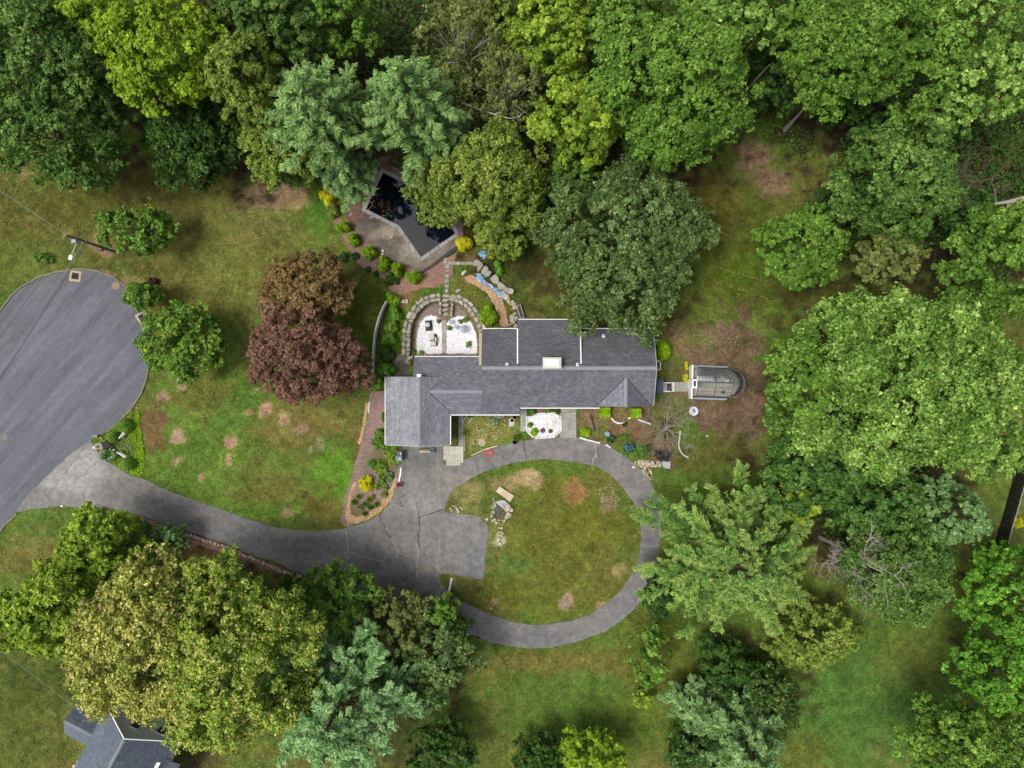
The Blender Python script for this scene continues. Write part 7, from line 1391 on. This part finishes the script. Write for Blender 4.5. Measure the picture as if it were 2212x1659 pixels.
# ---------------------------------------------------------------- patio furniture
zq = PATIO_Z + .03
ft = thing('fountain', 'white domed urn on a dark square base in the left gravel bed', 'fountain', P(926, 703, zq)); c = P(926.5, 703.5, zq); MB().box((c[0], c[1], zq + .05), (.76, 1.12, .1), .06).build('base', M['charcoal'], ft); c2 = P(924, 701.5, zq + .5); MB().lathe((c2[0], c2[1], zq + .1), [(.16, 0), (.2, .3), (.27, .42), (.27, .5), (.20, .6), (.0, .66)], 20).build('urn', M['offwhite'], ft, True)
cb = thing('storage_bench', 'white stepped storage bench on a dark base in the left gravel bed', 'bench', P(936, 733, zq)); c = P(936, 733.5, zq); MB().box((c[0] + .03, c[1] - .1, zq + .04), (.78, 1.22, .08), .05).build('base', M['charcoal'], cb); c = P(935, 733, zq + .5)
MB().box((c[0] - .1, c[1] + .28, zq + .38), (.46, .66, .6), .05).build('cabinet', M['offwhite'], cb); MB().box((c[0], c[1] - .42, zq + .3), (.62, .5, .44), .05).build('cabinet', M['offwhite'], cb); MB().box((c[0] + .22, c[1] - .02, zq + .3), (.3, .5, .44), .05).build('step', M['offwhite'], cb); MB().box((c[0] + .12, c[1] + .0, zq + .69), (.06, .24, .03), .05).build('handle', M['dark'], cb)
gt = thing('patio_table', 'round grey wire patio table on the right gravel bed', 'table', P(1003, 711, zq)); c = P(1002.8, 710.5, zq + .7)
def wire_disc(par, c, r, m='bluegrey'):
    MB().tube([(c[0] + r * math.cos(a * math.pi / 12), c[1] + r * math.sin(a * math.pi / 12), c[2]) for a in range(25)], .025, 5).build('rim', M[m], par)
    mb = MB()
    for k in range(-7, 8): q = k * r / 7.5; w = math.sqrt(max(0, r * r - q * q)); mb.tube([(c[0] + q, c[1] - w, c[2]), (c[0] + q, c[1] + w, c[2])], .008, 4); mb.tube([(c[0] - w, c[1] + q, c[2]), (c[0] + w, c[1] + q, c[2])], .008, 4)
    mb.build('mesh_top', M[m], par)
wire_disc(gt, c, .40)
for k in range(4): a = k * math.pi / 2 + .8; MB().tube([(c[0], c[1], c[2] - .02), (c[0] + .36 * math.cos(a), c[1] + .36 * math.sin(a), c[2] - .03), (c[0] + .32 * math.cos(a), c[1] + .32 * math.sin(a), zq)], .022, 5).build('leg', M['bluegrey'], gt)
for x, y, rz, l in [(976.5, 695.5, .05, 'grey wire patio chair beside the slab path'), (987, 706.5, -.35, 'grey wire patio chair tucked next to the round table')]:
    t = thing('patio_chair', l, 'chair', P(x, y, zq)); c = Vector(P(x, y, zq + .43)); cs, sn = math.cos(rz), math.sin(rz)
    def q2(u, v, z): return (c.x + u * cs - v * sn, c.y + u * sn + v * cs, z)
    mb = MB()
    for k in range(8): u = -.2 + k * .057; mb.tube([q2(u, -.2, c.z), q2(u, .2, c.z)], .01, 4); mb.tube([q2(-.2, u, c.z), q2(.2, u, c.z)], .01, 4)
    mb.build('seat', M['bluegrey'], t); mb = MB()
    for k in range(6): mb.tube([q2(-.2, -.2 + k * .08, c.z), q2(-.27, -.2 + k * .08, c.z + .42)], .01, 4)
    mb.tube([q2(-.27, -.2, c.z + .42), q2(-.27, .2, c.z + .42)], .014, 5); mb.build('backrest', M['bluegrey'], t)
    for u in (-.2, .2):
        for v in (-.2, .2): MB().tube([q2(u, v, c.z), q2(u * 1.1, v * 1.1, zq)], .014, 5).build('leg', M['bluegrey'], t)
tb = thing('trough_bench', 'long grey trough with dark top behind the house', 'trough', P(1124.5, 673)); a = Vector(P(1120, 660, .4)); b = Vector(P(1128.5, 687, .4)); d = b - a; rz = math.atan2(d.y, d.x); c = (a + b) / 2
for s in (-.2, .2): MB().box((c.x - math.sin(rz) * s, c.y + math.cos(rz) * s, .3), (d.length, .06, .6), rz).build('side', M['tarp'], tb)
for e in (a, b): MB().box((e.x, e.y, .3), (.06, .46, .6), rz).build('end_panel', M['tarp'], tb)
MB().box((c.x, c.y, .26), (d.length - .06, .34, .52), rz).build('filling', M['charcoal'], tb)
wb = thing('utility_cabinet', 'white rectangular box with dark inset lying by the pink mulch', 'box', P(871, 651)); c = P(871, 651, .2); MB().box((c[0], c[1], .14), (.98, .34, .28)).build('body', M['offwhite'], wb); MB().box((c[0] + .22, c[1], .285), (.22, .14, .02)).build('inset', M['dark'], wb)
ac = MB().box(P(1172, 693, .3), (.5, .5, .6)).build('heat_pump', M['charcoal']); tag(ac, 'small dark unit at the back wall below the raised roof', 'unit')
# pool clutter
jg = thing('pool_jug', 'white jug and cap standing on the deck by the conifers', 'jug', P(827, 545)); MB().lathe(P(827.5, 543, .06), [(.12, 0), (.14, .2), (.05, .3), (.04, .34)], 12).build('jug_body', M['white'], jg); MB().box(P(826, 549, .14), (.24, .2, .18), .4).build('crate', M['offwhite'], jg)
tag(MB().box(P(794, 404, .1), (.10, .55, .05), -.45).build('white_stick', M['white']), 'white stick lying on the deck left of the pool', 'stick'); tag(MB().box(P(780, 401, .08), (.06, .42, .04), -.4).build('tan_stick', M['terra']), 'tan stick lying left of the white one', 'stick')
t = thing('stone_scraps', 'tan flat stone scraps on the pool deck', 'stones', P(843, 511))
for k in range(7): p = P(843 + R0.uniform(-5, 5), 511 + R0.uniform(-3, 3)); put_stone(t, p[0], p[1], .05, .2, .14, .05, k, lib=PSTONES)
for x, y, rz, l in [(745 + 13, 463, .8, 'small grey slotted block on the deck by the clipped conifers'), (803, 469.5, .1, 'small grey slotted block at the pool corner')]:
    b_ = thing('vent_block', l, 'block', P(x, y)); c = P(x, y, .1); MB().box(c, (.42, .2, .1), rz).build('body', M['tarp'], b_)
    for k in (-1, 0, 1): MB().box((c[0] + k * .12 * math.cos(rz), c[1] + k * .12 * math.sin(rz), .155), (.07, .12, .012), rz).build('slot', M['dark'], b_)
for x, y, m, l in [(811, 414.5, 'offwhite', 'small white float at the left pool edge'), (803, 438, 'terra', 'small pink float near the left pool corner'), (978, 496, 'red', 'small red float under the golden tree branches')]:
    tag(MB().lathe(P(x, y, -.22), [(.02, -.06), (.10, 0), (.11, .06), (.04, .12), (.0, .13)], 10).build('pool_float', M[m], None, True), l, 'float')
limb('fallen_twig', 'bare twig hanging over the left pool corner', [(784, 462, .12), (792, 455, .2), (802, 447, .22), (806, 438, .2)], .03, forks=6)
# ---------------------------------------------------------------- right of the house
wt = thing('fire_ring', 'white round tub holding dark debris on the grass by the dirt', 'tub', P(1497, 888)); c = P(1497, 888); MB().lathe(c, [(.44, 0), (.50, .3), (.48, .34), (.40, .30), (.12, .22)], 24).build('tub', M['bowl'], wt)
for k in range(16): a = R0.uniform(0, 6.28); q = R0.uniform(0, .26); put_stone(wt, c[0] + .03 + math.cos(a) * q, c[1] + .08 + math.sin(a) * q, .22, .12, .07, .09, a).data = STONES[k % 10].copy()
for o in wt.children:
    if o.name.startswith('stone'): o.data.materials.clear(); o.data.materials.append(M['charcoal']); o.name = 'debris'
def cloth(name, label, pts, m, h=.06, cat='tarp', seed=1):
    w = D2(pts); r = random.Random(seed); N = 12; mb = MB(); A, B, C_, D_ = [Vector(p) for p in w]
    for j in range(N + 1):
        for i in range(N + 1):
            u, v = i / N, j / N; p = A.lerp(B, u).lerp(D_.lerp(C_, u), v); z = .02 + h * (.5 + .5 * math.sin(u * 9 + v * 5 + seed) * math.sin(v * 7 - u * 3)) + r.uniform(0, h * .4); mb.v.append((p.x + r.uniform(-.03, .03), p.y + r.uniform(-.03, .03), z))
    for j in range(N):
        for i in range(N): q = j * (N + 1) + i; mb.f.append([q, q + 1, q + N + 2, q + N + 1])
    o = mb.build(name, M[m]); tag(o, label, cat); return o
def up_(o):
    if sum(p.normal.z for p in o.data.polygons) < 0: o.data.flip_normals()
up_(cloth('tarp', 'crumpled grey tarp at the right end of the rock bed', [(1427, 997), (1448, 997), (1448, 1013), (1433, 1011)], 'tarp'))
up_(cloth('tarp', 'crumpled pale grey sheet beside the plywood on the island', [(1068, 1083), (1090, 1080), (1106, 1098), (1094, 1104)], 'tarp', .08, seed=3))
up_(cloth('white_sheet', 'long narrow white sheet on the island lawn by the driveway', [(974, 1247), (978, 1249), (972, 1277), (968, 1275)], 'white', .10, 'sheet', 5))
ply = thing('plywood_sheet', 'tan plywood sheet lying over the dry pond on the island', 'plywood', P(1091, 1067))
A, B, C_, D_ = [Vector(P(*p)) for p in ((1079, 1051), (1110, 1071), (1102, 1084), (1071, 1061))]
for k in range(8):
    f0, f1 = k / 8 + .006, (k + 1) / 8 - .006; MB().slab([(*A.lerp(B, f0)[:2], .2 + R0.uniform(0, .01)), (*D_.lerp(C_, f0)[:2], .1), (*D_.lerp(C_, f1)[:2], .1), (*A.lerp(B, f1)[:2], .2)], .04).build('board', M['plywood'], ply)
a, b = A, B; d = b - a; c = (a + b) / 2; MB().box((c.x, c.y, .12), (d.length, .06, .2), math.atan2(d.y, d.x)).build('batten', M['offwhite'], ply)
# dark fallen leaves under the dead tree
rng = np.random.default_rng(7); n = 900; p = np.array([P(x, y, .05) for x, y in zip(rng.normal(1428, 11, n), rng.normal(983, 5, n))]); p2 = np.array([P(x, y, .6) for x, y in zip(rng.normal(1438, 9, 160), rng.normal(925, 10, 160))]); p = np.concatenate([p, p2]); kk = fbm(p[:, 0], p[:, 1], .5, 6) > .44; p = p[kk]
V, CC = leaves(p + np.array([0, 0, .05]), np.array([0, 0, 1.0]) + rng.normal(size=(len(p), 3)) * .5, .2, .13, np.tile(np.array(lin((44, 40, 46))), (len(p), 1)) * rng.uniform(.6, 1.4, (len(p), 1)), rng); tag(add('dead_leaves', from_arrays('dead_leaves', V, 3, CC), M['leaf']), 'black dead leaves below the bare tree', None, None, 'stuff')
# litter on paving and dirt
for x, y, m, l in [(1368, 1009, 'white', 'white scrap on the driveway curve'), (1346, 1023, 'red', 'tiny red and white scrap on the driveway'), (133, 1093, 'white', 'white scrap at the lower edge of the driveway apron'), (1060, 1314, 'tarp', 'grey stone scrap on the island above the loop'), (1527, 942, 'offwhite', 'pale scrap on the bare dirt below the greenhouse')]:
    c = P(x, y); tag(MB().prism([(c[0] + R0.uniform(.1, .2) * math.cos(a), c[1] + R0.uniform(.06, .14) * math.sin(a)) for a in (0, 1, 2.2, 3.3, 4.5, 5.4)], .016, .06).build('litter', M[m]), l, 'litter')
